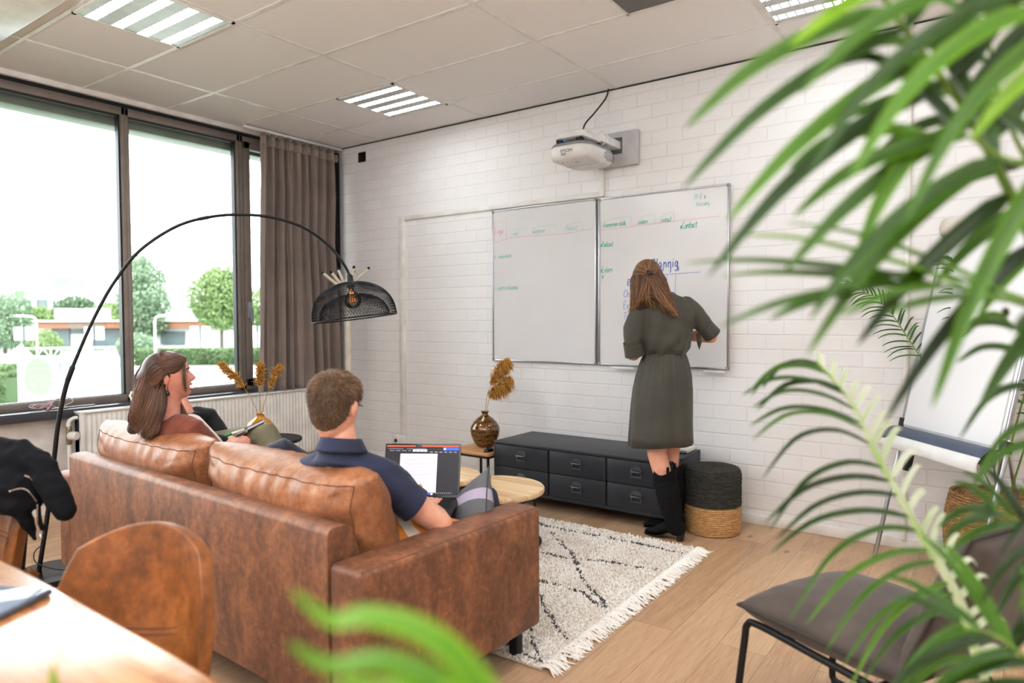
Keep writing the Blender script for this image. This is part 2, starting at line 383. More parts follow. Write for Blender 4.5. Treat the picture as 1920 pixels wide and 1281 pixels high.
# ---------------------------------------------------------------- luminaires
def tube_or_fill_lamp(x0, y0, e=1.):
    L = bpy.data.lights.new('tube_or_fill_light', 'AREA'); L.shape = 'SQUARE'; L.size = .55; L.energy = LUM*e; L.color = (1, .99, .98)
    lo = bpy.data.objects.new('tube_or_fill_light', L); COL.objects.link(lo); lo.location = (x0+.3, y0+.3, ZC-.03)
def luminaire(x0, y0, label):
    t = thing('ceiling_light', (x0+.3, y0+.3, ZC), label, 'ceiling light', 'square louvred ceiling lights')
    w = .59; x1, y1 = x0+w, y0+w; z = ZC-.012
    f = MB().box(x0, x1, y0, y0+.018, z, ZC).box(x0, x1, y1-.018, y1, z, ZC).box(x0, x0+.018, y0, y1, z, ZC).box(x1-.018, x1, y0, y1, z, ZC)
    build('frame', f, M_whitem, t, smooth=False)
    r = MB()
    for k in range(5):
        c = y0+.02+(w-.04)*(k/4); r.box(x0+.018, x1-.018, max(y0+.018, c-.038), min(y1-.018, c+.038), z+.003, ZC)
    build('reflector', r, mat('satin reflector', (198, 203, 204), .35, .35) if 'satin reflector' not in MATS else MATS['satin reflector'], t, smooth=False)
    for k in range(4):
        c = y0+.02+(w-.04)*((k+.5)/4); g = MB().box(x0+.02, x1-.02, c-.031, c+.031, ZC-.006, ZC-.001)
        tb = build('tube', g, M_glow, t, smooth=False)
        for i in range(12): xx = x0+.04+(w-.08)*i/11; build('louvre', MB().box(xx-.0035, xx+.0035, c-.031, c+.031, z-.001, ZC-.006), M_whitem, tb, smooth=False)
    tube_or_fill_lamp(x0, y0, .4 if y0 > 3 else 1.); return t
LUM = 12.
luminaire(-4.092, 3.478, 'square louvred ceiling light beside the curtain corner')
luminaire(-4.092, 1.676, 'largest looking louvred ceiling light, above the window and arc lamp')
luminaire(-1.07, 3.478, 'square louvred ceiling light above the palm leaves near the brick wall')
for x, y in ((-1.07, 1.676), (-4.092, -.12), (-1.07, -.12), (1.34, 1.676), (1.34, -.12), (-4.092, -1.92), (-1.07, -1.92), (1.34, -1.92), (1.34, 3.478)):
    tube_or_fill_lamp(x, y)                                    # unseen fill lights without fixtures, added to brighten the room
t = thing('ceiling_grille', (-1.38, 3.17, ZC), 'dark grey perforated ceiling grille at the top edge of the photo', 'ceiling grille')
build('grille', MB().box(-1.678, -1.098, 2.877, 3.453, ZC-.006, ZC), mat('perforated grey metal', (128, 126, 124), .6, c2=(96, 95, 94), vs=300, bs=320, bst=.6), t)
build('frame', MB().box(-1.69, -1.088, 3.453, 3.465, ZC-.009, ZC).box(-1.69, -1.678, 2.866, 3.465, ZC-.009, ZC).box(-1.098, -1.087, 2.866, 3.465, ZC-.009, ZC).box(-1.69, -1.088, 2.866, 2.878, ZC-.009, ZC), M_whitem, t, smooth=False)
# white hanging sheet-like ceiling unit at the top left corner
t = thing('air_conditioner', (-4.6, 1.2, 2.9), 'white glossy ceiling unit cut off beyond the louvred light over the window', 'ceiling unit')
build('panel', MB().box(-5.3, -3.9, .75, 1.575, 2.965, 2.9995, .008), mat('glossy white panel', (240, 243, 242), .2), t)
build('rim', MB().tube([(-4.6+.32*cos(a), 1.16+.32*sin(a), 2.964) for a in [2*pi*i/40 for i in range(40)]], .005, 6, closed=True), M_white, t)

# ---------------------------------------------------------------- radiator
t = thing('radiator', (-5.23, 3.3, .1), 'long white ribbed radiator under the window sill', 'radiator')
rb = MB(); ry0, ry1 = 2.11, 4.36
def radf(u, v):
    y = ry0+.03+(ry1-ry0-.06)*u; ph = (y/.0335) % 1; d = .012*min(1, max(0, 2.2*abs(ph-.5)-.25)); e = min(1, min(v, 1-v)/.035)
    return (-5.187-.0*v+d*e-.006, y, .12+.57*v)
rb.grid(radf, 67*8+1, 24)
build('front_panel', rb, M_white, t, ang=60)
build('casing', MB().box(-5.272, -5.195, ry0, ry1, .115, .695, .006).box(-5.272, -5.178, ry0, ry0+.03, .115, .70, .005).box(-5.272, -5.178, ry1-.03, ry1, .115, .70, .005), M_white, t)
build('top_grille', MB().box(-5.278, -5.178, ry0-.002, ry1+.002, .695, .709, .004), M_white, t)
vx, vy = -5.225, 2.075
build('pipe', MB().tube(crom([(vx, ry0+.01, .665), (vx, vy+.01, .665), (vx, vy-.02, .64), (vx, vy-.02, .57), (vx, vy-.02, .3), (vx, vy-.02, .02)], 40), .0135, 12).tube([(vx-.01, ry0-.0, .16), (vx-.01, vy+.025, .16), (vx-.01, vy+.025, .02)], .0135, 12), M_white, t)
build('valve_body', MB().cap([(vx, vy-.02, .60), (vx, vy-.02, .50)], [.019, .019], 12), mat('brass grey valve', (150, 138, 118), .4, .8), t)
Mv = Matrix.Translation((vx+.005, vy-.02, .548)) @ Matrix.Rotation(pi/2, 4, 'Y') @ Matrix.Rotation(-.5, 4, 'X')
build('thermostat_knob', MB().lathe([(.0, 0), (.024, 0), (.028, .006), (.030, .03), (.030, .052), (.026, .06), (.0, .062)], n=24, M=Mv), M_white, t)

# ---------------------------------------------------------------- curtain
def curtain():
    t = thing('curtain', (-5.25, 4.03, .69), 'taupe brown pleated curtain hanging in the window corner', 'curtain')
    mb = MB(); rr = random.Random(3)
    ph = [rr.uniform(-.5, .5) for _ in range(20)]; am = [rr.uniform(.55, 1.3) for _ in range(20)]
    def f(u, v):
        # u along, v from the bottom
        z = .714+(2.958-.714)*v
        lo = interp(v, [0, .35, .75, 1], [3.535, 3.56, 3.585, 3.605]); hi = interp(v, [0, .3, .6, .9, 1], [4.475, 4.45, 4.40, 4.425, 4.43])
        k = u*9; i = min(int(k), 8); w = am[i]*(1-(k-i))+am[i+1]*(k-i)
        p = 2*pi*k+ph[i]*(1-(k-i))+ph[i+1]*(k-i)+.35*sin(3*v+i)
        gather = max(0, (v-.80)/.2)
        d = .062*w*sin(p)*(1-.55*gather)+.012*sin(2.3*p+1+2*v)
        if gather > .15: d += .009*sin(2*pi*u*34)*min(1, gather*2)
        flare = .02*(1-v)
        return (-5.235+d+flare*w*.4, lo+(hi-lo)*u+.012*cos(p)*(1-gather), z)
    mb.grid(f, 560, 46)
    o = build('fabric', mb, mat('taupe curtain cloth', (154, 141, 134), .85, c2=(140, 128, 122), vs=3, bs=420, bst=.25, bd=.001, sheen=.25), t, ang=None)
    md = o.modifiers.new('thick', 'SOLIDIFY'); md.thickness = .003
    hdm = MB()
    def g(u, v):
        p = 2*pi*u*9
        return (-5.205+.022*sin(p)+.005*sin(2*pi*u*45)-.012*abs(v-.5), 3.60+.832*u, 2.845+.075*v)
    hdm.grid(g, 400, 6); o2 = build('header_tape', hdm, MATS['taupe curtain cloth'], t, ang=None); m2 = o2.modifiers.new('thick', 'SOLIDIFY'); m2.thickness = .004
    build('rail', MB().box(-5.26, -5.225, 3.45, 4.5, 2.966, 2.99, .004), M_white, t)
    for k in range(12): y = 3.63+.07*k; build('hook', MB().tube([(-5.24, y, 2.97), (-5.24, y, 2.945)], .003, 6), M_white, t)
curtain()
# ================================================================ WHITEBOARDS with handwriting
M_board = mat('glossy whiteboard enamel', (222, 224, 227), .17, c2=(218, 220, 224), vs=2, coat=.3)
INK = {'g': mat('green marker ink', (70, 188, 164), .6), 'gf': mat('faint green marker ink', (152, 212, 202), .6), 'b': mat('blue marker ink', (78, 110, 196), .6), 'bf': mat('faint blue marker ink', (140, 162, 214), .6), 'r': mat('faint red marker ink', (228, 168, 176), .6)}
# single-stroke handwriting: strokes on a unit-high x-height grid
GL = {
 'a': [[(.5,.8),(.2,.95),(0,.5),(.15,.05),(.4,.2),(.5,.8),(.5,.2),(.62,0)]], 'b': [[(0,1.8),(0,0)],[(0,.6),(.3,1),(.55,.5),(.3,0),(0,.2)]], 'c': [[(.5,.85),(.25,1),(0,.5),(.2,0),(.5,.15)]],
 'd': [[(.5,.8),(.2,.95),(0,.5),(.15,.05),(.5,.3)],[(.55,1.8),(.5,0)]], 'e': [[(0,.5),(.5,.55),(.4,.95),(.1,.9),(0,.4),(.2,0),(.55,.15)]], 'g': [[(.5,.85),(.2,1),(0,.5),(.2,.1),(.5,.4),(.5,.9),(.5,-.4),(.25,-.75),(0,-.55)]],
 'h': [[(0,1.8),(0,0)],[(0,.6),(.3,1),(.5,.7),(.5,0)]], 'i': [[(.05,1),(.05,0)],[(.05,1.4),(.07,1.45)]], 'k': [[(0,1.8),(0,0)],[(.5,1),(0,.45),(.5,0)]], 'l': [[(.05,1.8),(.05,0)]], 'm': [[(0,1),(0,0)],[(0,.7),(.2,1),(.35,.7),(.35,0)],[(.35,.7),(.55,1),(.7,.7),(.7,0)]],
 'n': [[(0,1),(0,0)],[(0,.6),(.3,1),(.5,.7),(.5,0)]], 'o': [[(.25,1),(0,.5),(.25,0),(.5,.5),(.25,1)]], 'p': [[(0,1),(0,-.7)],[(0,.8),(.35,1),(.5,.5),(.3,0),(0,.2)]], 'r': [[(0,1),(0,0)],[(0,.6),(.2,.95),(.45,.95)]], 's': [[(.45,.9),(.15,1),(.05,.7),(.4,.35),(.3,0),(0,.1)]],
 't': [[(.2,1.6),(.2,.1),(.4,0)],[(0,1),(.45,1.05)]], 'u': [[(0,1),(.05,.1),(.3,0),(.5,.3),(.5,1),(.5,0)]], 'v': [[(0,1),(.25,0),(.5,1)]], 'w': [[(0,1),(.2,0),(.35,.7),(.5,0),(.7,1)]], 'x': [[(0,1),(.5,0)],[(.5,1),(0,0)]], 'f': [[(.45,1.7),(.25,1.7),(.2,1.2),(.2,0)],[(0,1),(.4,1)]],
 'P': [[(0,1.7),(0,0)],[(0,1.6),(.5,1.65),(.6,1.25),(.4,.9),(0,.85)]], 'C': [[(.6,1.5),(.3,1.75),(0,.9),(.2,.05),(.65,.25)]], 'R': [[(0,1.7),(0,0)],[(0,1.6),(.5,1.6),(.5,1),(0,.85),(.6,0)]], 'E': [[(.55,1.7),(0,1.65),(0,0),(.6,.05)],[(0,.85),(.45,.9)]], 'L': [[(0,1.7),(0,0),(.5,.05)]], 'G': [[(.6,1.5),(.3,1.75),(0,.9),(.25,0),(.6,.3),(.6,.8),(.35,.8)]], 'V': [[(0,1.7),(.3,0),(.6,1.7)]],
 'm_': [], '2': [[(0,1.3),(.3,1.6),(.5,1.2),(0,0),(.6,.05)]], '3': [[(0,1.5),(.45,1.55),(.2,.9),(.5,.5),(.2,0),(0,.15)]], '4': [[(.1,1.6),(0,.75),(.55,.8)],[(.5,1.5),(.4,0)]], '*': [[(0,.8),(.4,.2)],[(.4,.8),(0,.2)],[(.2,.95),(.2,.05)]], '&': [[(.6,.1),(.1,1.2),(.3,1.6),(.4,1.2),(0,.4),(.3,0),(.6,.5)]], 'T': [[(0,1.7),(.6,1.7)],[(.3,1.7),(.3,0)]], '1': [[(0,1.3),(.25,1.6),(.25,0)]], 'H': [[(0,1.7),(0,0)],[(.5,1.7),(.5,0)],[(0,.9),(.5,.9)]], 'M': [[(0,0),(0,1.6),(.35,.8),(.7,1.6),(.7,0)]],
}
def write(mb, txt, x, z, h, y, mi, slope=0., wd=.0022, sl=.12, sp=.3):
    """h is the x-height"""
    rr = random.Random(sum(map(ord, txt))+int(x*100))
    cx = 0.
    for ch in txt:
        if ch == ' ': cx += .5; continue
        adv = 0
        for st in GL[ch]:
            pts = []
            for (a, b_) in st:
                adv = max(adv, a); px = (cx+a+sl*b_)*h*.95; pts.append(V((x+px, y, z+(b_+rr.uniform(-.05, .05))*h+slope*px)))
            if len(pts) > 2: pts = crom(pts, len(pts)*4)
            mb.ribbon(pts, wd, (0, 1, 0), mi)
        cx += adv+sp
def line(mb, pts, y, mi, wd=.0018): mb.ribbon([V((a, y, c)) for a, c in pts], wd, (0, 1, 0), mi)
def whiteboard(x0, x1, z0, z1, label):
    t = thing('whiteboard', ((x0+x1)/2, YB, z0), label, 'whiteboard'); y0, y1 = YB-.026, YB-.002; fw = .011
    build('panel', MB().box(x0+.006, x1-.006, y0+.006, y1, z0+.006, z1-.006), M_board, t, smooth=False)
    f = MB().box(x0+.014, x1-.014, y0, y1, z0, z0+fw, .003).box(x0+.014, x1-.014, y0, y1, z1-fw, z1, .003).box(x0, x0+fw, y0, y1, z0+.014, z1-.014, .003).box(x1-fw, x1, y0, y1, z0+.014, z1-.014, .003)
    build('frame', f, M_alu, t)
    for a in (x0-.002, x1-.02):
        for c in (z0-.002, z1-.02): build('corner', MB().box(a, a+.022, y0-.003, y1, c, c+.022, .005), M_greyp, t)
    return t, y0+.0052
wb1, yw = whiteboard(-3.408, -2.446, .997, 2.222, 'whiteboard on the window side with only faint green writing')
wb2, _ = whiteboard(-2.428, -1.463, .997, 2.217, 'whiteboard the woman is writing on, with the blue planning table')
L1 = MB()      # mats: 0 g 1 gf 2 b 3 bf 4 r
line(L1, [(-3.385, 1.975), (-3.385, 2.13), (-3.265, 2.13), (-3.265, 1.98)], yw, 4, .0012); write(L1, 'Logo', -3.375, 2.03, .027, yw, 4)
line(L1, [(-3.385, 1.965), (-3.2, 1.99), (-2.7, 1.985), (-2.46, 2.005)], yw, 4, .0014)
for xa, xb, tx in ((-3.22, -3.05, 'video'), (-3.03, -2.78, 'livestream'), (-2.72, -2.56, 'Podcast')):
    line(L1, [(xa, 1.995), (xa+.012, 2.05), (xb-.01, 2.065), (xb, 2.0)], yw, 1, .0011); write(L1, tx, xa+.02, 2.005, .021, yw, 1, .02, .0014, sp=.12)
write(L1, '*', -3.385, 1.83, .024, yw, 1); write(L1, 'videoproductie', -3.35, 1.83, .0185, yw, 1, .03, .0016, sp=.1)
write(L1, '*', -3.39, 1.578, .022, yw, 1); write(L1, 'Livestream&webinar', -3.36, 1.575, .021, yw, 1, -.01, .0016, sp=.1)
build('lettering', L1, [INK[k] for k in ('g', 'gf', 'b', 'bf', 'r')], wb1, smooth=False, label='faint green and red handwriting')
L2 = MB()
line(L2, [(-2.41, 1.985), (-2.1, 1.995), (-1.8, 2.005), (-1.52, 2.01)], yw, 4, .0014)
for xa, xb, tx, c in ((-2.405, -2.16, 'Greenscreen studio', 0), (-2.12, -1.98, 'extern', 1), (-1.955, -1.84, 'contact', 1)):
    line(L2, [(xa, 2.0), (xa+.035, 2.055), (xb-.03, 2.07), (xb-.008, 2.065), (xb, 2.005)], yw, 1, .0011); write(L2, tx, xa+.016, 2.003, .02, yw, 0, .03, .0015, sp=.05)
write(L2, '*Contact', -1.80, 1.945, .026, yw, 0, .05, .0021, sp=.1); write(L2, '*Podcast', -2.41, 1.862, .022, yw, 0, .02, .0019, sp=.1)
write(L2, '*Extern', -2.41, 1.675, .024, yw, 0, .0, .0019, sp=.1); write(L2, '*', -2.40, 1.628, .03, yw, 0)
write(L2, 'M V *', -1.70, 2.135, .024, yw, 1); write(L2, 'training', -1.69, 2.09, .018, yw, 1, wd=.0014)
write(L2, 'Plannig', -2.008, 1.69, .037, yw, 2, .01, .0032, sl=.06, sp=.42)
write(L2, '1', -1.99, 1.652, .02, yw, 2); write(L2, '2', -1.934, 1.652, .02, yw, 2, wd=.0026); write(L2, '3', -1.877, 1.657, .021, yw, 2, wd=.0026); write(L2, '4', -1.822, 1.66, .021, yw, 2, wd=.0026)
line(L2, [(-2.10, 1.64), (-1.9, 1.642), (-1.654, 1.648)], yw, 3, .0022)
for xx in (-1.96, -1.893, -1.831): line(L2, [(xx, 1.642), (xx-.003, 1.56), (xx-.006, 1.37)], yw, 3, .0017)
for z, tx in ((1.57, 'Research'), (1.49, 'Chart'), (1.41, 'Event'), (1.33, 'Timer'), (1.215, 'mail')): write(L2, tx, -2.225 + (.03 if tx == 'Research' else 0), z, .03, yw, 3 if tx != 'Research' else 2, .02, .0024)
build('lettering', L2, [INK[k] for k in ('g', 'gf', 'b', 'bf', 'r')], wb2, smooth=False, label='blue planning table and green keyword handwriting')
for xa, xb in ((-2.30, -2.13), (-1.62, -1.48)):
    build('pen_ledge', MB().box(xa, xb, YB-.055, YB-.02, .975, .982, .002).box(xa, xb, YB-.058, YB-.054, .975, .992, .001), M_whitem, wb2)

# ================================================================ PROJECTOR on its wall arm
M_proj = mat('white projector shell', (228, 229, 230), .38); M_projg = mat('grey projector top', (150, 152, 156), .5); M_grey2 = mat('light grey wall plate', (196, 197, 201), .45)
t = thing('projector', (-2.38, 4.15, 2.4), 'white short throw projector on a wall arm above the whiteboards', 'projector')
def rr_ring(x0, x1, y0, y1, r, z, n=8, tilt=0.):
    R = []
    for cx, cy, a0 in ((x1-r, y1-r, 0), (x0+r, y1-r, pi/2), (x0+r, y0+r, pi), (x1-r, y0+r, 3*pi/2)):
        for k in range(n): a = a0+pi/2*k/(n-1); R.append((cx+r*cos(a), cy+r*sin(a), z+tilt*(cy+r*sin(a)-4.15)))
    return R
bd = MB(); X0, X1, Y0, Y1 = -2.535, -2.215, 3.945, 4.375
for z, ins, r in ((2.392, .04, .07), (2.397, .022, .075), (2.41, .006, .08), (2.44, 0, .08), (2.47, 0, .08), (2.49, .006, .08)): pass
bd.rings([rr_ring(X0+i, X1-i, Y0+i*1.2, Y1-i, .085-i*.3, z) for z, i in ((2.395, .05), (2.398, .035), (2.408, .014), (2.425, .003), (2.445, 0), (2.475, .0), (2.487, .004), (2.492, .01))])
build('body', bd, M_proj, t, ang=50)
tp = MB().rings([rr_ring(X0+i, X1-i, Y0+i, Y1-i, .07, z) for z, i in ((2.490, .008), (2.512, .02), (2.522, .05), (2.524, .10))]); build('top_cover', tp, M_projg, t, ang=50)
mt = MB().rings([rr_ring(-2.49+i, -2.27-i, 3.985+i, 4.30-i, .05, z) for z, i in ((2.545, .01), (2.552, 0), (2.59, .004), (2.6, .018))]); build('mount_cover', mt, M_whitem, t, ang=50)
for xx, yy in ((-2.46, 4.02), (-2.31, 4.02), (-2.46, 4.25), (-2.31, 4.25), (-2.385, 4.13)): build('mount_bracket', MB().box(xx-.022, xx+.022, yy-.018, yy+.018, 2.515, 2.55), M_black, t)
build('arm', MB().box(-2.365, -2.235, 4.2, 4.485, 2.545, 2.60, .008), M_whitem, t)
wp = MB().box(-2.43, -2.105, 4.475, YB, 2.425, 2.675, .014); build('wall_plate', wp, M_grey2, t)
build('plate_slot', MB().box(-2.375, -2.225, 4.472, 4.476, 2.515, 2.63, .001), mat('dark slot', (88, 92, 92), .6), t)
vg = MB()
for i in range(9):
    for j in range(7):
        yy = 4.19+i*.0165+(j % 2)*.008; zz = 2.42+j*.0098
        if ((yy-4.26)/.078)**2+((zz-2.449)/.036)**2 < 1: vg.lathe([(.0038, 0), (.0038, .0012)], (0, 0, 0), 8, M=Matrix.Translation((X1-.0004, yy, zz)) @ Matrix.Rotation(pi/2, 4, 'Y'))
build('vent_grille', vg, M_blackp, t)
ft = frame((1, 0, 0), (0, 0, 1), (0, -1, 0), (-2.37, Y0-.0006, 2.452))
lt = text_mb('EPSON', .03, ft); build('lettering', lt, mat('grey lettering', (70, 72, 78), .5), t, smooth=False)
for i in range(5): build('button', MB().lathe([(.006, 0), (.006, .002)], (-2.44+.035*i, 4.02, 2.3945), 12), M_projg, t)
bt = MB().box(-2.37, -2.33, 4.05, 4.055, 2.3935, 2.395).box(-2.50, -2.24, 4.16, 4.163, 2.394, 2.3952)
bt.box(-2.41, -2.375, Y0-.0012, Y0+.002, 2.425, 2.438); build('label_groove', bt, M_projg, t)
M_blk = mat('bright blue knob', (24, 128, 190), .35)
for kp_ in ((-2.43, 4.05, 2.598), (-2.40, 3.975, 2.518)): build('adjusting_knob', MB().lathe([(.0, 0), (.0115, 0), (.0115, .014), (.0, .016)], kp_, 14), M_blk, t, label='bright blue adjusting knob')
wq_ = MB().tube(crom([(-2.29, 4.22, 2.60), (-2.25, 4.24, 2.63), (-2.225, 4.26, 2.58), (-2.26, 4.24, 2.53)], 24), .0035, 8); build('cable_loop', wq_, M_white, t)
cb = MB().tube(crom([(-2.345, 4.50, 3.0), (-2.35, 4.46, 2.92), (-2.385, 4.36, 2.80), (-2.415, 4.27, 2.70), (-2.40, 4.22, 2.60)], 40), .0058, 8)
tag(build('power_cable', cb, M_blackp), 'black cable looping from the ceiling down to the projector', 'cable')

# ================================================================ COAT STAND in the corner
M_cream = mat('cream lacquered wood', (226, 220, 206), .4)
t = thing('coat_stand', (-4.83, 4.2, 0), 'cream tree shaped coat stand in the corner behind the arc lamp', 'coat stand')
build('pole', MB().box(-4.855, -4.81, 4.178, 4.222, .025, 1.70, .008), M_cream, t)
for k, (dx, df, dz) in enumerate(((-.21, .02, .135), (-.105, -.10, .125), (-.088, .06, .150), (.036, .09, .125), (.078, -.08, .145), (.178, .03, .138))):
    b0 = V((-4.833, 4.2, 1.585+.008*k)); e = b0+V((cR.x, cR.y, 0))*dx+V((cF.x, cF.y, 0))*df+V((0, 0, dz+.03))
    if e.y > 4.48: e.y = 4.48
    pg_ = build('peg', MB().cap([b0, e], [.0145, .0145], 12), M_cream, t); dn = (e-b0).normalized(); build('tip', MB().cap([e+dn*.010, e+dn*.0195], .0125, 10), M_black, pg_)
bs_ = MB()
for a in (.4, 2.0, 3.6, 5.2): bs_.cap([V((-4.833, 4.2, .09)), V((-4.833+.27*cos(a), 4.2+.27*sin(a), .016))], [.016, .013], 10)
build('foot', bs_, M_cream, t)
# ================================================================ DRESSER
M_dress = mat('anthracite steel', (38, 40, 46), .42, .1, c2=(34, 36, 42), bs=500, bst=.05, bd=.0005); M_hand = mat('dark burnished metal', (120, 120, 128), .28, .9)
t = thing('dresser', (-2.32, 4.23, 0), 'low anthracite dresser of six drawers under the whiteboards', 'dresser')
dx0, dx1, dy0, dy1 = -3.01, -1.645, 3.98, 4.485
cs = MB().box(dx0, dx1, dy0-.004, dy1, .433, .452, .003).box(dx0, dx0+.02, dy0, dy1, .095, .433, .002).box(dx1-.02, dx1, dy0, dy1, .095, .433, .002).box(dx0, dx1, dy0, dy1, .092, .114, .002).box(dx0+.02, dx1-.02, dy1-.012, dy1, .114, .433)
for x in (-2.5335, -2.0875): cs.box(x-.006, x+.006, dy0+.006, dy1, .11, .436)
cs.box(dx0+.02, dx1-.02, dy0+.006, dy0+.03, .268, .282)
build('carcass', cs, M_dress, t)
for fx in (dx0+.1, dx1-.16):
    for fy in (dy0+.1, dy1-.1): build('foot', MB().box(fx, fx+.05, fy, fy+.05, 0, .093, .004), M_black, t)
cells = [(dx0+.022, -2.5405), (-2.5265, -2.0945), (-2.0805, dx1-.022)]
for (xa, xb) in cells:
    for (za, zb) in ((.278, .430), (.117, .2725)):
        d = build('drawer', MB().box(xa, xb, dy0-.006, dy0+.4, za, zb, .003), M_dress, t)
        cx = (xa+xb)/2+.0; cz = (za+zb)/2+.012; h = MB(); y = dy0-.006
        pts = [(cx-.034, y-.002, cz+.008)]+[(cx-.034*cos(a), y-.002, cz+.012+.022*sin(a)) for a in [pi*i/12 for i in range(13)]]+[(cx+.034, y-.002, cz+.008)]
        h.add([(px, y-.003, pz) for px, _, pz in pts], [tuple(range(len(pts)))]); h.tube(pts, .0032, 6)
        h.box(cx-.038, cx+.038, y-.006, y, cz-.038, cz-.031, .001).box(cx-.038, cx-.031, y-.006, y, cz-.036, cz+.01, .001).box(cx+.031, cx+.038, y-.006, y, cz-.036, cz+.01, .001)
        h.tube([(cx-.036, y-.004, cz+.004), (cx-.030, y-.019, cz+.001), (cx+.030, y-.019, cz+.001), (cx+.036, y-.004, cz+.004)], .0052, 10)
        for ax, az in ((-.026, .026), (.026, .026), (-.03, -.012), (.032, -.016), (.033, .004), (-.034, .004)): h.ell((cx+ax, y-.004, cz+az), .0042, 10)
        build('handle', h, M_hand, d)
# small white router at the end of the dresser
t = thing('router', (-1.74, 4.38, .452), 'flat white box on the end of the dresser behind the woman', 'box')
build('shell', MB().box(-1.83, -1.665, 4.30, 4.46, .4525, .478, .008), M_white, t); build('base_rim', MB().box(-1.825, -1.67, 4.296, 4.30, .455, .468, .001), M_greyp, t)

# ================================================================ SIDE TABLE, brown vase, mouse
def wood_mat(name, cs, axis='X', scale=1., rough=.5, plank=0., coat=0):
    m, nt, b, o = newmat(name)
    s = (1.3*scale, 14*scale, 14*scale) if axis == 'X' else (14*scale, 1.3*scale, 14*scale)
    vec = coords(nt, s); g = noise(nt, vec, 2., 6, .6, 1.)
    c = ramp(nt, g, [(.28, lin(cs[0])), (.5, lin(cs[1])), (.72, lin(cs[2]))])
    if plank:
        br = node(nt, 'ShaderNodeTexBrick', offset=.4); nt.links.new(coords(nt, (1, 1, 1), (0, 0, 0 if axis == 'X' else pi/2)), br.inputs[0])
        for k, v in (('Scale', 1), ('Brick Width', .35), ('Row Height', plank), ('Mortar Size', .0006), ('Bias', 0)): br.inputs[k].default_value = v
        br.inputs['Color1'].default_value = lin((255, 255, 255)); br.inputs['Color2'].default_value = lin((214, 200, 184)); br.inputs['Mortar'].default_value = lin((150, 120, 92))
        c = mixc(nt, .8, c, br.outputs[0], 'MULTIPLY')
    nt.links.new(c, b.inputs['Base Color']); b.inputs['Roughness'].default_value = rough
    if coat: b.inputs['Coat Weight'].default_value = coat; b.inputs['Coat Roughness'].default_value = .15
    bump(nt, b, g, .08, .002); return m
M_side = wood_mat('warm mango wood', ((150, 105, 66), (190, 144, 98), (210, 168, 122)))
M_mango = wood_mat('pale mango wood', ((192, 158, 118), (222, 194, 156), (232, 210, 178)), plank=.07)
t = thing('side_table', (-3.2, 4.12, 0), 'rectangular wooden side table on black legs holding the brown vase', 'side table')
build('tabletop', MB().box(-3.385, -3.025, 3.93, 4.30, .335, .36, .003), M_side, t)
fr = MB().box(-3.385, -3.025, 3.93, 3.945, .32, .335).box(-3.385, -3.025, 4.285, 4.30, .32, .335).box(-3.385, -3.37, 3.93, 4.30, .32, .335).box(-3.04, -3.025, 3.93, 4.30, .32, .335)
build('frame', fr, M_black, t, smooth=False)
for x in (-3.385, -3.04):
    for y in (3.93, 4.285): build('leg', MB().box(x, x+.015, y, y+.015, 0, .32), M_black, t, smooth=False)
def glaze(name, c1, c2, c3, rough=.12, metal=.3):
    m, nt, b, o = newmat(name); vec = coords(nt)
    g = noise(nt, vec, 55, 5, .7); w = node(nt, 'ShaderNodeTexWave', bands_direction='Z'); w.inputs['Scale'].default_value = 9; w.inputs['Distortion'].default_value = 7; w.inputs['Detail'].default_value = 3; nt.links.new(vec, w.inputs[0])
    c = mixc(nt, w.outputs['Fac'], ramp(nt, g, [(.35, lin(c1)), (.6, lin(c2))]), ramp(nt, g, [(.4, lin(c2)), (.7, lin(c3))]))
    nt.links.new(c, b.inputs['Base Color']); b.inputs['Roughness'].default_value = rough; b.inputs['Metallic'].default_value = metal; b.inputs['Coat Weight'].default_value = .6; b.inputs['Coat Roughness'].default_value = .06
    bump(nt, b, g, .15, .002); return m
M_vase = glaze('brown amber glaze', (44, 28, 16), (104, 70, 30), (160, 116, 52))
vx_, vy_ = -3.215, 4.14
pr = [(.0, 0), (.055, 0), (.062, .004), (.088, .04), (.107, .085), (.114, .125), (.109, .158), (.088, .192), (.058, .222), (.032, .238), (.024, .248), (.023, .258), (.030, .268), (.036, .272), (.031, .272), (.019, .258), (.018, .23), (.0, .225)]
tag(build('vase', MB().lathe([(r, z) for r, z in pr], (vx_, vy_, .3605), 56), M_vase, ang=70), 'round bronze brown glazed vase on the wooden side table', 'vase')
t = thing('computer_mouse', (-3.07, 4.0, .36), 'black computer mouse on the side table edge by the dresser', 'computer mouse')
ms = MB()
def msf(u, v): a = 2*pi*u; r = sin(pi/2*min(1, v*1.0)); return (-3.075+.028*cos(a)*r*(1+.1*sin(a)), 4.0+.052*sin(a)*r, .361+.034*max(0, cos(pi/2*v))**.7)
ms.grid(msf, 28, 10, cu=True); build('shell', ms, mat('glossy black plastic', (16, 16, 20), .18), t, ang=None)
build('scroll_wheel', MB().ell((-3.075, 3.965, .388), (.004, .009, .008), 12), M_greyp, t)

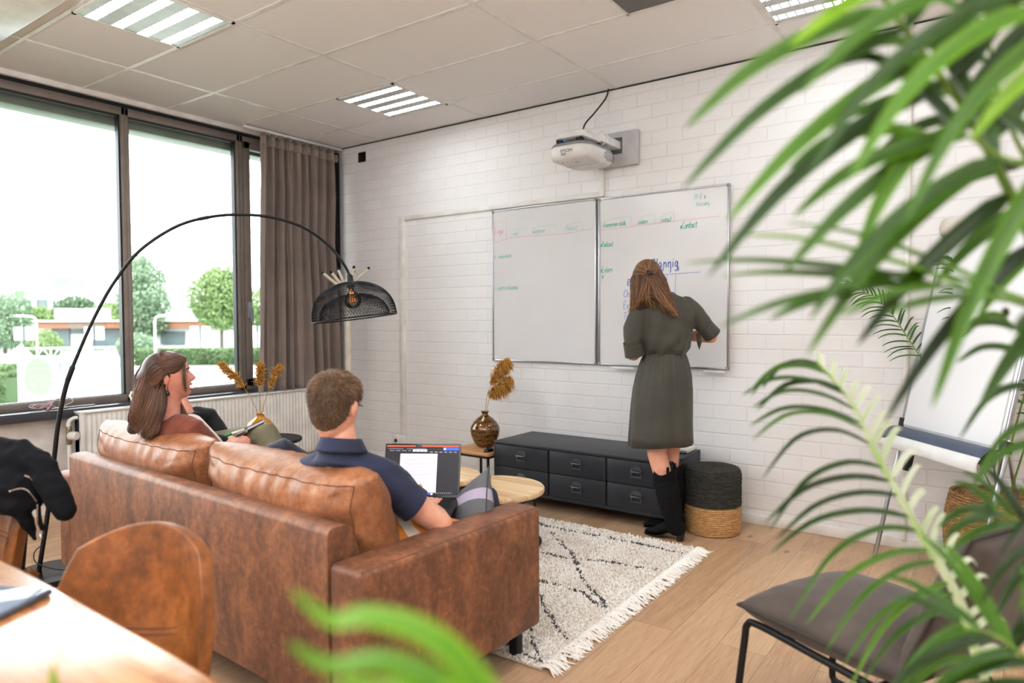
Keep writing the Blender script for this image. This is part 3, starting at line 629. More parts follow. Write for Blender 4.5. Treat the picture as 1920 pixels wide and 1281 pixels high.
# pampas plumes
def plume_mat(name, stops): return attr_mat(name, stops, .8, trans=.25)
M_pamp = plume_mat('ochre dried reed', [(0, (140, 88, 24)), (.45, (216, 156, 60)), (1, (246, 208, 130))]); M_stem = mat('dry straw stem', (176, 136, 74), .6)
def plume(name, label, stem, tip_dir, n=420, ln=.075, spread=.03, seed=1, droop=.4, group=None, parent=None, side=None):
    """stem: points from the vase mouth to the tip; the plume covers its upper part"""
    r = random.Random(seed); C_ = crom(stem, 60); o = thing(name, C_[0], label, 'dried plume', group)
    build('stem', MB().tube(C_[:54], [.0026-.0014*i/53 for i in range(54)], 6), M_stem, o)
    mb = MB()
    for k in range(n):
        s = r.uniform(.0, 1)**.8; i = int(30+s*29); p = C_[i]; tg = (C_[min(i+1, 59)]-C_[i-1]).normalized()
        env = sin(pi*min(1, .12+.88*(s*.95)))**.7
        d = (V((r.gauss(0, 1), r.gauss(0, 1), r.gauss(0, 1)))).normalized(); d = (d-tg*d.dot(tg)).normalized()
        if side is not None: d = (d+V(side)*r.uniform(.2, 1.3)).normalized()
        L = ln*r.uniform(.35, 1.25)*(.3+.75*env); d = (d+V((r.gauss(0, .25), r.gauss(0, .25), r.gauss(0, .25)))); sp2 = spread*r.uniform(.15, 1.15)
        q = [p, p+tg*L*.35+d*sp2*env*.6, p+tg*L*.7+d*sp2*env*1.1+V((0, 0, -droop*L*.25)), p+tg*L*.95+d*sp2*env*1.45+V((0, 0, -droop*L*1.1))]
        sh = r.random(); mb.tube(crom(q, 6), [.0011, .0018, .0021, .0019, .0013, .0005], 4, a=sh, caps=False)
    build('plume_head', mb, M_pamp, o, ang=None, attr=True)
    return o
g1 = 'dried reed plumes in the brown vase'; mz = .36+.265
plume('reed_plume', 'tallest ochre reed plume rising straight from the brown vase', [(vx_, vy_, mz-.06), (vx_+.02, vy_-.0, mz+.12), (vx_+.075, vy_+.03, mz+.28), (vx_+.16, vy_+.06, mz+.395)], None, 1500, .075, .038, 3, .8, g1, side=(.35, .25, .0))
plume('reed_plume', 'lower ochre reed plume bending over under the whiteboard edge', [(vx_+.008, vy_, mz-.06), (vx_+.02, vy_+.01, mz+.06), (vx_+.055, vy_+.02, mz+.15), (vx_+.17, vy_+.06, mz+.26)], None, 1200, .085, .034, 4, .9, g1, side=(.6, .3, -.3))

# ================================================================ YELLOW VASE on the black table
M_yel = mat('mustard yellow glaze', (206, 146, 20), .1, c2=(186, 124, 10), vs=12, coat=.7)
yx, yy_ = -4.263, 2.90
t = thing('round_table', (-4.2, 2.95, 0), 'small black round table by the radiator under the yellow vase', 'side table')
build('tabletop', MB().lathe([(.0, 0), (.225, 0), (.23, .006), (.23, .018), (.226, .022), (.0, .022)], (-4.225, 2.935, .478), 56), M_black, t)
build('column', MB().lathe([(.016, 0), (.016, .47)], (-4.225, 2.935, .012), 16), M_black, t); build('base_plate', MB().lathe([(.0, 0), (.15, 0), (.15, .01), (.0, .014)], (-4.225, 2.935, 0), 40), M_black, t)
yv = build('vase', MB().lathe([(0, 0), (.05, 0), (.085, .02), (.104, .055), (.1, .085), (.075, .118), (.042, .142), (.028, .155), (.026, .172), (.031, .178), (.025, .178), (.02, .165), (.0, .15)], (yx, yy_, .5005), 48), M_yel, ang=70); tag(yv, 'squat mustard yellow vase in front of the radiator', 'vase')
g2 = 'dried reed plumes in the yellow vase'
plume('reed_plume', 'ochre reed plume leaning towards the window from the yellow vase', [(yx, yy_, .64), (yx-.05, yy_-.035, .78), (yx-.125, yy_-.09, .92), (yx-.215, yy_-.155, 1.03)], None, 900, .065, .028, 5, .35, g2, side=(-.3, -.2, -.35))
plume('reed_plume', 'upright middle ochre reed plume in the yellow vase', [(yx, yy_, .64), (yx, yy_+.0, .80), (yx-.0, yy_+.0, .92), (yx+.003, yy_+.003, 1.03)], None, 900, .06, .027, 6, .5, g2)
plume('reed_plume', 'smallest ochre reed plume leaning towards the curtain from the yellow vase', [(yx+.005, yy_, .64), (yx+.03, yy_+.022, .78), (yx+.075, yy_+.05, .92), (yx+.115, yy_+.08, 1.02)], None, 750, .05, .023, 8, .5, g2)

# ================================================================ POUF
def rope_mat(name, c1, c2, f=.011):
    m, nt, b, o = newmat(name); tc = node(nt, 'ShaderNodeTexCoord'); sp = node(nt, 'ShaderNodeSeparateXYZ'); nt.links.new(tc.outputs['Object'], sp.inputs[0])
    n1 = noise(nt, coords(nt, (1, 1, 3)), 34, 4, .7); nt.links.new(ramp(nt, n1, [(.38, lin(c1)), (.62, lin(c2))]), b.inputs['Base Color']); b.inputs['Roughness'].default_value = .9
    bump(nt, b, noise(nt, coords(nt), 260, 3), .6, .002); return m
M_jute = rope_mat('natural jute', (168, 126, 76), (204, 166, 112)); M_jutb = rope_mat('black dyed jute', (30, 31, 30), (66, 64, 56))
t = thing('pouf', (-1.47, 4.225, 0), 'round woven jute pouf, black above and natural below, beside the dresser', 'pouf')
px, py, pr_ = -1.47, 4.225, .168
def coil(z0, z1, step, seed):
    mb = MB(); r = random.Random(seed); n = int((z1-z0)/step)
    for k in range(n):
        z = z0+step*(k+.5); e = 0
        rad_ = pr_*(1-.05*max(0, (.05-z)/.05)**2)-(0 if z < .375 else (z-.375)*.55)
        pts = []; rs = []
        for i in range(110):
            a = 2*pi*i/110; pts.append((px+cos(a)*(rad_+.0006*sin(a*3+k)), py+sin(a)*rad_, z+.0008*sin(a*5+k))); rs.append(step*.56*(1+.28*sin(i*pi+k*1.57)+r.uniform(-.08, .08)))
        mb.tube(pts, rs, 6, closed=True)
    return mb
lo_ = coil(.004, .178, .0118, 1); lo_.lathe([(.0, .002), (.16, .002), (.163, .178), (0, .178)], (px, py, 0), 40); build('natural_half', lo_, M_jute, t, ang=None, label='natural straw coloured lower half')
hi = coil(.178, .404, .0118, 2); hi.lathe([(0, .178), (.163, .178), (.163, .37), (.15, .395), (0, .4)], (px, py, 0), 40)
for k in range(13):
    rd = .152-.0118*k
    if rd < .006: break
    pts = [(px+cos(2*pi*i/80)*rd, py+sin(2*pi*i/80)*rd, .400+.0045*sin(pi*k/26)) for i in range(80)]; hi.tube(pts, [.0064*(1+.25*sin(i*pi+k)) for i in range(80)], 6, closed=True)
build('black_half', hi, M_jutb, t, ang=None, label='black dyed upper half')

# ================================================================ RUG
M_rug = attr_mat('shaggy cream wool', [(0, (56, 56, 62)), (.22, (76, 75, 80)), (.34, (222, 212, 202)), (.6, (242, 236, 229)), (1, (252, 249, 245))], .95, spec=.1, sheen=.3)
rx0, rx1, ry0_, ry1_ = -3.9, -1.405, 2.150, 3.805
RL = [[(-2.7, 3.60), (-2.42, 3.665), (-2.15, 3.655), (-1.9, 3.68), (-1.45, 3.66)], [(-2.25, 3.56), (-1.95, 3.30), (-1.69, 2.98), (-1.45, 2.78)], [(-2.6, 3.19), (-2.2, 3.23), (-1.93, 3.22), (-1.75, 3.30), (-1.46, 3.34)],
      [(-2.5, 2.92), (-2.1, 2.9), (-1.9, 2.87), (-1.62, 2.86), (-1.47, 2.75)], [(-2.4, 3.2), (-2.1, 3.03), (-1.92, 2.88), (-1.68, 2.60), (-1.45, 2.40)], [(-2.4, 2.58), (-2.0, 2.55), (-1.75, 2.56)], [(-2.2, 2.72), (-1.80, 2.54), (-1.63, 2.40), (-1.46, 2.21)], [(-2.0, 2.42), (-1.72, 2.28), (-1.55, 2.20), (-1.42, 2.18)], [(-3.8, 3.6), (-3.2, 3.1), (-2.6, 3.4)], [(-3.8, 2.9), (-3.2, 3.3), (-2.6, 2.9), (-2.5, 2.5)]]
RLS = np.array([[a[0], a[1], b[0], b[1]] for L in RL for a, b in zip(L, L[1:])])
def rug_line(x, y):
    a = RLS[:, :2]; d = RLS[:, 2:]-a; p = np.array([x, y])-a; tt = np.clip((p*d).sum(1)/(d*d).sum(1), 0, 1); q = p-d*tt[:, None]; return sqrt(float((q*q).sum(1).min()))
t = thing('rug', (-2.6, 3.0, 0), 'shaggy cream rug with thin charcoal diamond lines and a fringed end', 'rug')
build('backing', MB().box(rx0, rx1, ry0_, ry1_, .002, .014, .003), mat('cream rug backing', (206, 196, 184), .95), t)
pm = MB(); r = random.Random(11)
xs = -2.78; NT = 26000
for k in range(NT):
    x = r.uniform(xs, rx1); y = r.uniform(ry0_, ry1_)
    w = rug_line(x+.01*mn.noise((x*20, y*20, 0)), y+.012*mn.noise((x*18, y*18, 4)))
    dk = w < .0085+.010*mn.noise((x*9, y*9, 7)) and r.random() < .85
    sh = r.uniform(.0, .22) if dk else .38+.6*min(1, max(0, .5+.9*mn.noise((x*7, y*7, 2))*.6+r.uniform(-.35, .35)))
    b0 = V((x, y, .008)); l = r.uniform(.014, .024); d = V((r.gauss(0, .6), r.gauss(0, .6), 1)).normalized()
    p1 = b0+d*l*.6; p2 = b0+d*l+V((r.gauss(0, .003), r.gauss(0, .003), -.002)); q = .0042; a_ = r.uniform(0, 6.28)
    vs = []
    for pp, rr_ in ((b0, q*.8), (p1, q*1.25)):
        for j in range(3): vs.append(pp+V((cos(a_+2.094*j)*rr_, sin(a_+2.094*j)*rr_, 0)))
    vs.append(p2+V((0, 0, .001)))
    pm.add(vs, [(0, 1, 4, 3), (1, 2, 5, 4), (2, 0, 3, 5), (3, 4, 6), (4, 5, 6), (5, 3, 6)], 0, sh)
for k in range(6000):                                 # the far part, mostly hidden under the sofa and tables
    x = r.uniform(rx0, xs); y = r.uniform(ry0_, ry1_); sh = r.uniform(0, .2) if rug_line(x, y) < .014 else r.uniform(.45, 1); a_ = r.uniform(0, 6.28); q = .008
    vs = [V((x+cos(a_+2.094*j)*q, y+sin(a_+2.094*j)*q, .010)) for j in range(3)]+[V((x+r.gauss(0, .006), y+r.gauss(0, .006), .026))]
    pm.add(vs, [(0, 1, 3), (1, 2, 3), (2, 0, 3)], 0, sh)
po = build('pile', pm, M_rug, t, ang=None, attr=True); po['kind'] = 'stuff'
fm = MB()
for k in range(430):
    y = ry0_+.004+(ry1_-ry0_-.008)*(k+r.random())/430; a_ = r.gauss(0, .45); L = r.uniform(.055, .10); x = rx1-.015
    q = [V((x, y, .014)), V((x+L*.4, y+a_*L*.3, .018+r.random()*.006)), V((x+L*.75, y+a_*L*.75, .009)), V((x+L, y+a_*L+r.gauss(0, .008), .004))]
    fm.tube(crom(q, 7), [.0036]*5+[.003, .0016], 5, a=r.uniform(.45, 1))
build('fringe', fm, M_rug, t, ang=None, attr=True); fm = MB()
for k in range(90):
    y = ry0_+.004+(ry1_-ry0_-.008)*k/90; q = [V((rx0+.01, y, .012)), V((rx0-.05, y+r.gauss(0, .01), .006))]; fm.tube(q, .0035, 4, a=.7)
build('fringe', fm, M_rug, t, ang=None, attr=True)

# ================================================================ COFFEE TABLES
def coffee(cx, cy, r_, zt, label, bz, ring=True):
    t = thing('coffee_table', (cx, cy, bz), label, 'coffee table', 'round nesting coffee tables')
    build('tabletop', MB().lathe([(0, 0), (r_-.012, 0), (r_-.003, .004), (r_, .012), (r_, .024), (r_-.004, .030), (0, .030)], (cx, cy, zt-.03), 72), M_mango, t)
    f = MB().tube([(cx+(r_-.045)*cos(a), cy+(r_-.045)*sin(a), zt-.042) for a in [2*pi*i/48 for i in range(48)]], .011, 8, closed=True)
    build('ring_frame', f, M_black, t)
    if ring: build('base_ring', MB().tube([(cx+(r_-.03)*cos(a), cy+(r_-.03)*sin(a), bz+.012) for a in [2*pi*i/56 for i in range(56)]], .0125, 8, closed=True, flat=.9), M_black, t)
    for k in range(3): a = .9+2*pi*k/3 if ring else rad(151+75*k); build('leg', MB().tube([(cx+(r_-.04)*cos(a), cy+(r_-.04)*sin(a), bz+.012), (cx+(r_-.05)*cos(a), cy+(r_-.05)*sin(a), zt-.035)], .009, 8), M_black, t)
coffee(-2.405, 3.19, .29, .358, 'lower round coffee table of pale wood on a black ring base', .024)
coffee(-2.62, 2.965, .225, .445, 'higher round coffee table of pale wood half hidden behind the laptop', .024, False)

# ================================================================ ARC FLOOR LAMP
t = thing('floor_lamp', (-4.04, 1.50, 0), 'tall black arc floor lamp curving over the sofa', 'floor lamp')
build('base', MB().lathe([(0, 0), (.188, 0), (.19, .004), (.19, .026), (.186, .03), (0, .031)], (-4.035, 1.50, 0), 64), mat('satin black steel plate', (22, 26, 34), .22, .4), t)
hd_ = P(655, 518, 4.2); Bx, By = -4.1, 1.453; rd_ = V((hd_.x-Bx, hd_.y-By, 0)); Lr = rd_.length; rd_.normalize()
prof = [(0, .03), (.045, .32), (.078, .587), (.104, .80), (.146, 1.007), (.211, 1.189), (.288, 1.374), (.376, 1.546), (.50, 1.72), (.683, 1.861), (.86, 1.925), (1.04, 1.947), (1.218, 1.934), (1.384, 1.880), (1.522, 1.776), (1.60, 1.675), (1.631, 1.615)]
arc = crom([(Bx+rd_.x*s, By+rd_.y*s, z) for s, z in prof], 130)
build('arc_pole', MB().tube(arc, [.0115 if i < 34 else .0085 for i in range(130)], 12), M_black, t)
build('joint', MB().cap([arc[33], arc[36]], .0128, 12), M_black, t); build('joint', MB().cap([arc[78], arc[80]], .0105, 12), M_black, t)
Mh = Matrix.Translation(hd_) @ Matrix.Rotation(rad(-7), 4, V((cF.x, cF.y, 0)).normalized())
build('lamp_holder', MB().lathe([(0, .01), (.012, .012), (.021, .0), (.021, -.05), (.026, -.052), (.026, -.07), (0, -.075)], n=24, M=Mh), M_blackp, t)
def dome(R_, H_, z0, nu, nv, rimz):
    vs = []; fs = []
    for j in range(nv):
        s = .045+.955*j/(nv-1)                            # from the crown to the rim
        a = s*pi/2; r_ = R_*sin(a)**.92; z = z0-H_*(1-cos(a)**.85)
        for i in range(nu): tt = 2*pi*(i+.5*(j % 2))/nu; vs.append(Mh @ V((r_*cos(tt), r_*sin(tt), z)))
    for j in range(nv-1):
        for i in range(nu):
            if j % 2 == 0: fs += [(j*nu+i, j*nu+(i+1) % nu, (j+1)*nu+i)]; fs += [(j*nu+(i+1) % nu, (j+1)*nu+(i+1) % nu, (j+1)*nu+i)]
            else: fs += [(j*nu+i, j*nu+(i+1) % nu, (j+1)*nu+(i+1) % nu)]; fs += [(j*nu+i, (j+1)*nu+(i+1) % nu, (j+1)*nu+i)]
    return MB().add(vs, fs)
M_mesh = mat('fine black wire mesh', (34, 36, 44), .35, .6)
sh_ = build('lamp_shade', dome(.255, .225, -.035, 84, 24, 0), M_mesh, t, smooth=False); w_ = sh_.modifiers.new('w', 'WIREFRAME'); w_.thickness = .0025; w_.use_even_offset = False
in_ = build('inner_shade', dome(.212, .150, -.11, 72, 19, 0), M_mesh, t, smooth=False); w_ = in_.modifiers.new('w', 'WIREFRAME'); w_.thickness = .0025; w_.use_even_offset = False
rm = MB()
for R_, z_, q in ((.255, -.26, .0038), (.212, -.26, .003)): rm.tube([Mh @ V((R_*cos(2*pi*i/72), R_*sin(2*pi*i/72), z_)) for i in range(72)], q, 6, closed=True)
build('shade_rim', rm, M_black, t)
rb_ = MB().rings([[Mh @ V((R_*cos(2*pi*i/80), R_*sin(2*pi*i/80), -.26)) for i in range(80)] for R_ in (.213, .227, .241, .254)], caps=False)
ro = build('rim_mesh', rb_, M_mesh, t, smooth=False); w_ = ro.modifiers.new('w', 'WIREFRAME'); w_.thickness = .0025; w_.use_even_offset = False
def amber():
    m, nt, b, o = newmat('amber bulb glass'); nt.nodes.remove(b); tr = node(nt, 'ShaderNodeBsdfTransparent'); tr.inputs[0].default_value = (.97, .90, .74, 1); g = node(nt, 'ShaderNodeBsdfGlossy'); g.inputs['Roughness'].default_value = .03
    mx = node(nt, 'ShaderNodeMixShader'); fr = node(nt, 'ShaderNodeFresnel'); fr.inputs[0].default_value = 1.6; nt.links.new(fr.outputs[0], mx.inputs[0]); nt.links.new(tr.outputs[0], mx.inputs[1]); nt.links.new(g.outputs[0], mx.inputs[2]); nt.links.new(mx.outputs[0], o.inputs[0]); return m
bl = build('bulb', MB().lathe([(0, -.20), (.026, -.195), (.046, -.178), (.055, -.154), (.052, -.130), (.036, -.108), (.018, -.092), (.015, -.075)], n=28, M=Mh), amber(), t, ang=None)
fm_ = MB()
for k in range(6): a = pi*k/3; fm_.tube([Mh @ V((.012*cos(a), .012*sin(a), -.10)), Mh @ V((.017*cos(a+.5), .017*sin(a+.5), -.155))], .0016, 6)
build('filament', fm_, emis('warm filament', (255, 160, 70), 1.6), bl)
cbl = MB().tube(crom([(-4.10, 1.455, .10), (-4.115, 1.47, .15), (-4.12, 1.44, .12), (-4.08, 1.44, .075), (-3.98, 1.50, .045), (-3.86, 1.60, .036), (-3.7, 1.72, .006)], 50), .003, 6)
build('cable', cbl, M_blackp, t)
# ================================================================ SOFA
def leather(name, dark, mid, light, rough=.42, sc=1., stretch=(1, 1, .55)):
    m, nt, b, o = newmat(name)
    v = coords(nt, stretch); n1 = noise(nt, v, 9*sc, 6, .68, .4); n2 = noise(nt, coords(nt), 42*sc, 4, .7)
    mx = mixc(nt, .38, n1, n2)
    nt.links.new(ramp(nt, mx, [(.36, lin(dark)), (.5, lin(mid)), (.63, lin(light))]), b.inputs['Base Color'])
    b.inputs['Roughness'].default_value = rough; b.inputs['Specular IOR Level'].default_value = .45
    vo = node(nt, 'ShaderNodeTexVoronoi'); vo.inputs['Scale'].default_value = 420; nt.links.new(coords(nt), vo.inputs['Vector'])
    b1 = bump(nt, b, vo.outputs['Distance'], .1, .001); bump(nt, b, n2, .12, .003, b1); return m
M_leath = leather('cognac suede leather', (82, 54, 39), (118, 78, 55), (150, 102, 70), .5)
M_leathc = leather('cognac smooth leather', (112, 72, 46), (144, 95, 62), (172, 120, 82), .45)
M_seam = mat('dark brown seam thread', (112, 72, 46), .7)
def pillow(mb, w, h, T, n=36, ex=2.6, pinch=.04, wr=.0, seed=0, mi=0, edge=.0, wrk=38., M=None):
    """a cushion in the xz plane, thickness along y; both faces meet in a seam all round"""
    s0 = mn.noise((seed*3.1, 7, 1))*9
    def fn(side):
        def f(u, v):
            a = 2*u-1; b = 2*v-1
            ra = abs(a); rb = abs(b)
            k = max(0, (1-ra**ex))*max(0, (1-rb**ex)); t = T/2*(k**.42 if edge else k**.55)
            px = a*w/2*(1-pinch*(1-rb*rb)); pz = b*h/2*(1-pinch*(1-ra*ra))
            if wr:
                d = min(1-ra, 1-rb); fall = max(0, 1-d*1.6)*min(1, d*7)
                if (1-rb) < (1-ra): ph = px*wrk+6*mn.noise((px*5+s0, pz*3, side))
                else: ph = pz*wrk+3*mn.noise((px*3+s0, pz*5, side))
                t += wr*fall*sin(ph)+wr*1.3*mn.noise((px*6+s0, pz*6, side*3))*k**.3
            return V((px, side*max(t, 0), pz))
        return f
    mb.fn = fn
    for sd in (-1, 1):
        sub = MB().grid(fn(sd), n, n)
        if sd == 1: sub.f = [tuple(reversed(q)) for q in sub.f]
        vs = [(M @ V(p) if M else p) for p in sub.v]; mb.add(vs, sub.f, mi)
    return mb
def weld(o, d=.0004):
    bm = bmesh.new(); bm.from_mesh(o.data); bmesh.ops.remove_doubles(bm, verts=bm.verts, dist=d); bmesh.ops.recalc_face_normals(bm, faces=bm.faces); bm.to_mesh(o.data); bm.free()
    o.data.polygons.foreach_set('use_smooth', [True]*len(o.data.polygons)); return o
sofa = thing('sofa', (-1.505, 1.345, 0), 'long cognac brown leather sofa seen from behind', 'sofa', local=True, rz=rad(-2.3))
SL = -2.29
def arm(x0, x1):
    mb = MB().box(x0, x1, 0, .905, .13, .602, .022, seg=4)
    o = build('armrest', mb, M_leath, sofa)
    sm = MB()
    for xx in (x0+.012, x1-.012): sm.tube([(xx, .012, .5985), (xx, .892, .5985)], .0022, 6)
    sm.tube([(x0+.01, .8985, .59), (x0+.01, .8985, .14)], .002, 6).tube([(x1-.01, .8985, .59), (x1-.01, .8985, .14)], .002, 6); build('seam', sm, M_seam, o)
arm(-.152, 0); arm(SL, SL+.15)
bk = MB(); xa, xb = SL+.151, -.153
pr = [(.0, .13), (-.002, .40), (.0, .682), (.006, .697), (.022, .704), (.07, .704), (.084, .698), (.094, .682), (.20, .40), (.20, .13)]
bk.rings([[(x, y, z) for y, z in pr] for x in (xa, xa+.012, xb-.012, xb)], caps=True)
build('backrest', bk, M_leath, sofa, ang=50)
build('seat_base', MB().box(xa, xb, .15, .88, .13, .30, .015), M_leath, sofa)
for k in range(2):
    x0 = xa+k*(xb-xa)/2; build('seat_cushion', MB().box(x0+.003, x0+(xb-xa)/2-.003, .19, .90, .30, .43, .035, seg=4), M_leathc, sofa)
for k, (cx, w_, sd) in enumerate(((-1.645, 1.04, 1), (-.625, 1.0, 2))):
    M_ = Matrix.Translation((cx, .225, .63)) @ Matrix.Rotation(rad(14), 4, 'X')
    mb = pillow(MB(), w_, .44, .27, 60, 3.4, .02, .0065, sd, edge=1, wrk=62, M=M_)
    o = weld(build('back_cushion', mb, M_leathc, sofa, ang=None))
    sm = MB()
    for sd2 in (-1, 1):
        e = .055; loop = [(e+(1-2*e)*i/30, e) for i in range(30)]+[(1-e, e+(1-2*e)*i/16) for i in range(16)]+[(1-e-(1-2*e)*i/30, 1-e) for i in range(30)]+[(e, 1-e-(1-2*e)*i/16) for i in range(16)]
        sm.tube([M_ @ (mb.fn(sd2)(*q)+V((0, sd2*.0006, 0))) for q in loop], .0022, 6, closed=True)
    build('seam', sm, M_seam, o)
lg = [(-.08, .06), (-.08, .84), (SL+.08, .06), (SL+.08, .84)]
for (x, y) in lg: build('leg', MB().box(x-.02, x+.02, y-.02, y+.02, .0, .131, .004), M_black, sofa)
SM = Matrix.Translation((-1.505, 1.345, 0)) @ Matrix.Rotation(rad(-2.3), 4, 'Z')

# throw pillows
def stripes_mat():
    m, nt, b, o = newmat('grey linen with lilac and mustard bands'); tc = node(nt, 'ShaderNodeTexCoord'); sp = node(nt, 'ShaderNodeSeparateXYZ'); mp = node(nt, 'ShaderNodeMapping'); mp.inputs['Rotation'].default_value = (0, 0, 0)
    nt.links.new(tc.outputs['Object'], mp.inputs[0]); nt.links.new(mp.outputs[0], sp.inputs[0])
    r = ramp(nt, sp.outputs[2], [(0, lin((206, 138, 28))), (.5, lin((100, 102, 106)))]); el = nt.nodes[-1].color_ramp
    el.interpolation = 'CONSTANT'
    mr = node(nt, 'ShaderNodeMapRange', i_1=-.165, i_2=.165); nt.links.new(sp.outputs[2], mr.inputs[0])
    for l in list(nt.nodes):
        if l.bl_idname == 'ShaderNodeValToRGB': nt.links.new(mr.outputs[0], l.inputs[0]); cr = l.color_ramp
    cr.elements[1].position = .27
    for p, c in ((.60, (172, 164, 184)), (.735, (100, 102, 106))): e = cr.elements.new(p); e.color = lin(c)
    nt.links.new(r, b.inputs['Base Color']); b.inputs['Roughness'].default_value = .9; bump(nt, b, noise(nt, coords(nt), 500, 2), .4, .001); return m
Mp = Matrix.Translation(P(882, 976, 2.75)) @ Matrix.Rotation(rad(18), 4, V((cF.x, cF.y, 0)).normalized()) @ Matrix.Rotation(rad(146), 4, 'Z') @ Matrix.Rotation(rad(42), 4, 'Y')
t = thing('throw_pillow', (0, 0, 0), 'grey throw pillow with a lilac band and mustard corner leaning on the armrest', 'pillow', local=True)
t.matrix_world = Mp
weld(build('cover', pillow(MB(), .33, .33, .15, 40, 2.2, .10, .004, 4), stripes_mat(), t, ang=None))
build('seam', MB().tube([(.165*a*(1-.1*(1-b*b)), 0, .165*b*(1-.1*(1-a*a))) for a, b in [(-1+i/10, -1) for i in range(20)]+[(1, -1+i/10) for i in range(20)]+[(1-i/10, 1) for i in range(20)]+[(-1, 1-i/10) for i in range(20)]], .0022, 6, closed=True), mat('dark grey piping', (66, 68, 72), .9), t)
Mp = Matrix.Translation((-1.76, 1.80, .545)) @ Matrix.Rotation(rad(62), 4, 'Z') @ Matrix.Rotation(rad(-62), 4, 'X') @ Matrix.Rotation(rad(30), 4, 'Y')
t = thing('throw_pillow', (0, 0, 0), 'orange and white patterned pillow tucked under the man\'s elbow', 'pillow', local=True); t.matrix_world = Mp
mo, nt, b, o_ = newmat('orange and white print'); w_ = node(nt, 'ShaderNodeTexWave', bands_direction='DIAGONAL'); w_.inputs['Scale'].default_value = 5; w_.inputs['Distortion'].default_value = 3; nt.links.new(coords(nt), w_.inputs[0])
nt.links.new(ramp(nt, w_.outputs['Fac'], [(.45, lin((222, 140, 60))), (.55, lin((236, 228, 216)))]), b.inputs['Base Color']); b.inputs['Roughness'].default_value = .9
weld(build('cover', pillow(MB(), .36, .30, .13, 34, 2.2, .08, .003, 6), mo, t, ang=None)); build('piping', MB().tube([(.18*a*(1-.08*(1-b*b)), 0, .15*b*(1-.08*(1-a*a))) for a, b in [(-1+i/10, -1) for i in range(20)]+[(1, -1+i/10) for i in range(20)]+[(1-i/10, 1) for i in range(20)]+[(-1, 1-i/10) for i in range(20)]], .002, 6, closed=True), mat('cream piping', (226, 216, 200), .9), t)

# ================================================================ LOUNGE CHAIRS
M_vel = mat('grey brown velvet', (68, 59, 54), .75, c2=(84, 75, 69), vs=7, bs=300, bst=.12, bd=.001, sheen=.15, vlo=.3, vhi=.7)
M_pipe = mat('dark taupe piping', (56, 49, 45), .7)
def lounge(loc, rz, label):
    t = thing('lounge_chair', loc, label, 'lounge chair', local=True, rz=rz)
    Ms = Matrix.Translation((0, 0, .405)) @ Matrix.Rotation(rad(-90), 4, 'X')
    mb = pillow(MB(), .52, .56, .15, 40, 3.2, .015, .002, 9, M=Ms, edge=1); s_ = weld(build('seat', mb, M_vel, t, ang=None))
    rim = lambda w, h, MM: MB().tube([MM @ V((w/2*a, 0, h/2*b)) for a, b in [(-1+i/10, -1) for i in range(20)]+[(1, -1+i/10) for i in range(20)]+[(1-i/10, 1) for i in range(20)]+[(-1, 1-i/10) for i in range(20)]], .006, 6, closed=True)
    build('piping', rim(.52, .56, Ms), M_pipe, s_)
    Mb = Matrix.Translation((0, -.335, .60)) @ Matrix.Rotation(rad(22), 4, 'X')
    b_ = weld(build('backrest', pillow(MB(), .52, .46, .13, 36, 3.2, .015, .002, 10, M=Mb, edge=1), M_vel, t, ang=None)); build('piping', rim(.52, .46, Mb), M_pipe, b_)
    for sx in (-1, 1):
        x = sx*.235
        build('leg', MB().tube(crom([(x, -.20, .335), (x, .0, .345), (x, .215, .355), (x, .262, .34), (x, .275, .28), (x+sx*.012, .295, .06), (x+sx*.012, .285, .016), (x+sx*.012, .24, .0125), (x, -.2, .0125)], 90), .0115, 10), M_black, t)
        build('leg', MB().tube(crom([(x, -.16, .34), (x, -.23, .26), (x, -.33, .03), (x, -.30, .0125), (x, -.18, .0125)], 40), .0115, 10), M_black, t)
    fr = MB().tube([(-.235, .12, .347), (.235, .12, .347)], .01, 8).tube([(-.235, -.18, .338), (.235, -.18, .338)], .01, 8)
    for sx in (-1, 1): fr.tube([(sx*.2, -.2, .34), (sx*.2, -.30, .42), (sx*.2, -.395, .72)], .01, 8)
    fr.tube([(-.2, -.385, .69), (.2, -.385, .69)], .01, 8)
    build('frame', fr, M_black, t); return t
lc = lounge((-.325, 2.345, 0), rad(65), 'grey brown velvet lounge chair on black tube legs behind the palm')
t = thing('footstool', (-4.03, 2.19, 0), 'low grey upholstered stool by the radiator under the person in black', 'stool')
build('seat', MB().lathe([(0, .30), (.21, .30), (.235, .315), (.24, .37), (.225, .41), (.18, .43), (0, .435)], (-4.03, 2.19, 0), 40), M_vel, t)
for k in range(4): a_ = pi/4+pi*k/2; build('leg', MB().cap([(-4.03+.15*cos(a_), 2.19+.15*sin(a_), .30), (-4.03+.19*cos(a_), 2.19+.19*sin(a_), .014)], [.014, .011], 10), M_black, t)

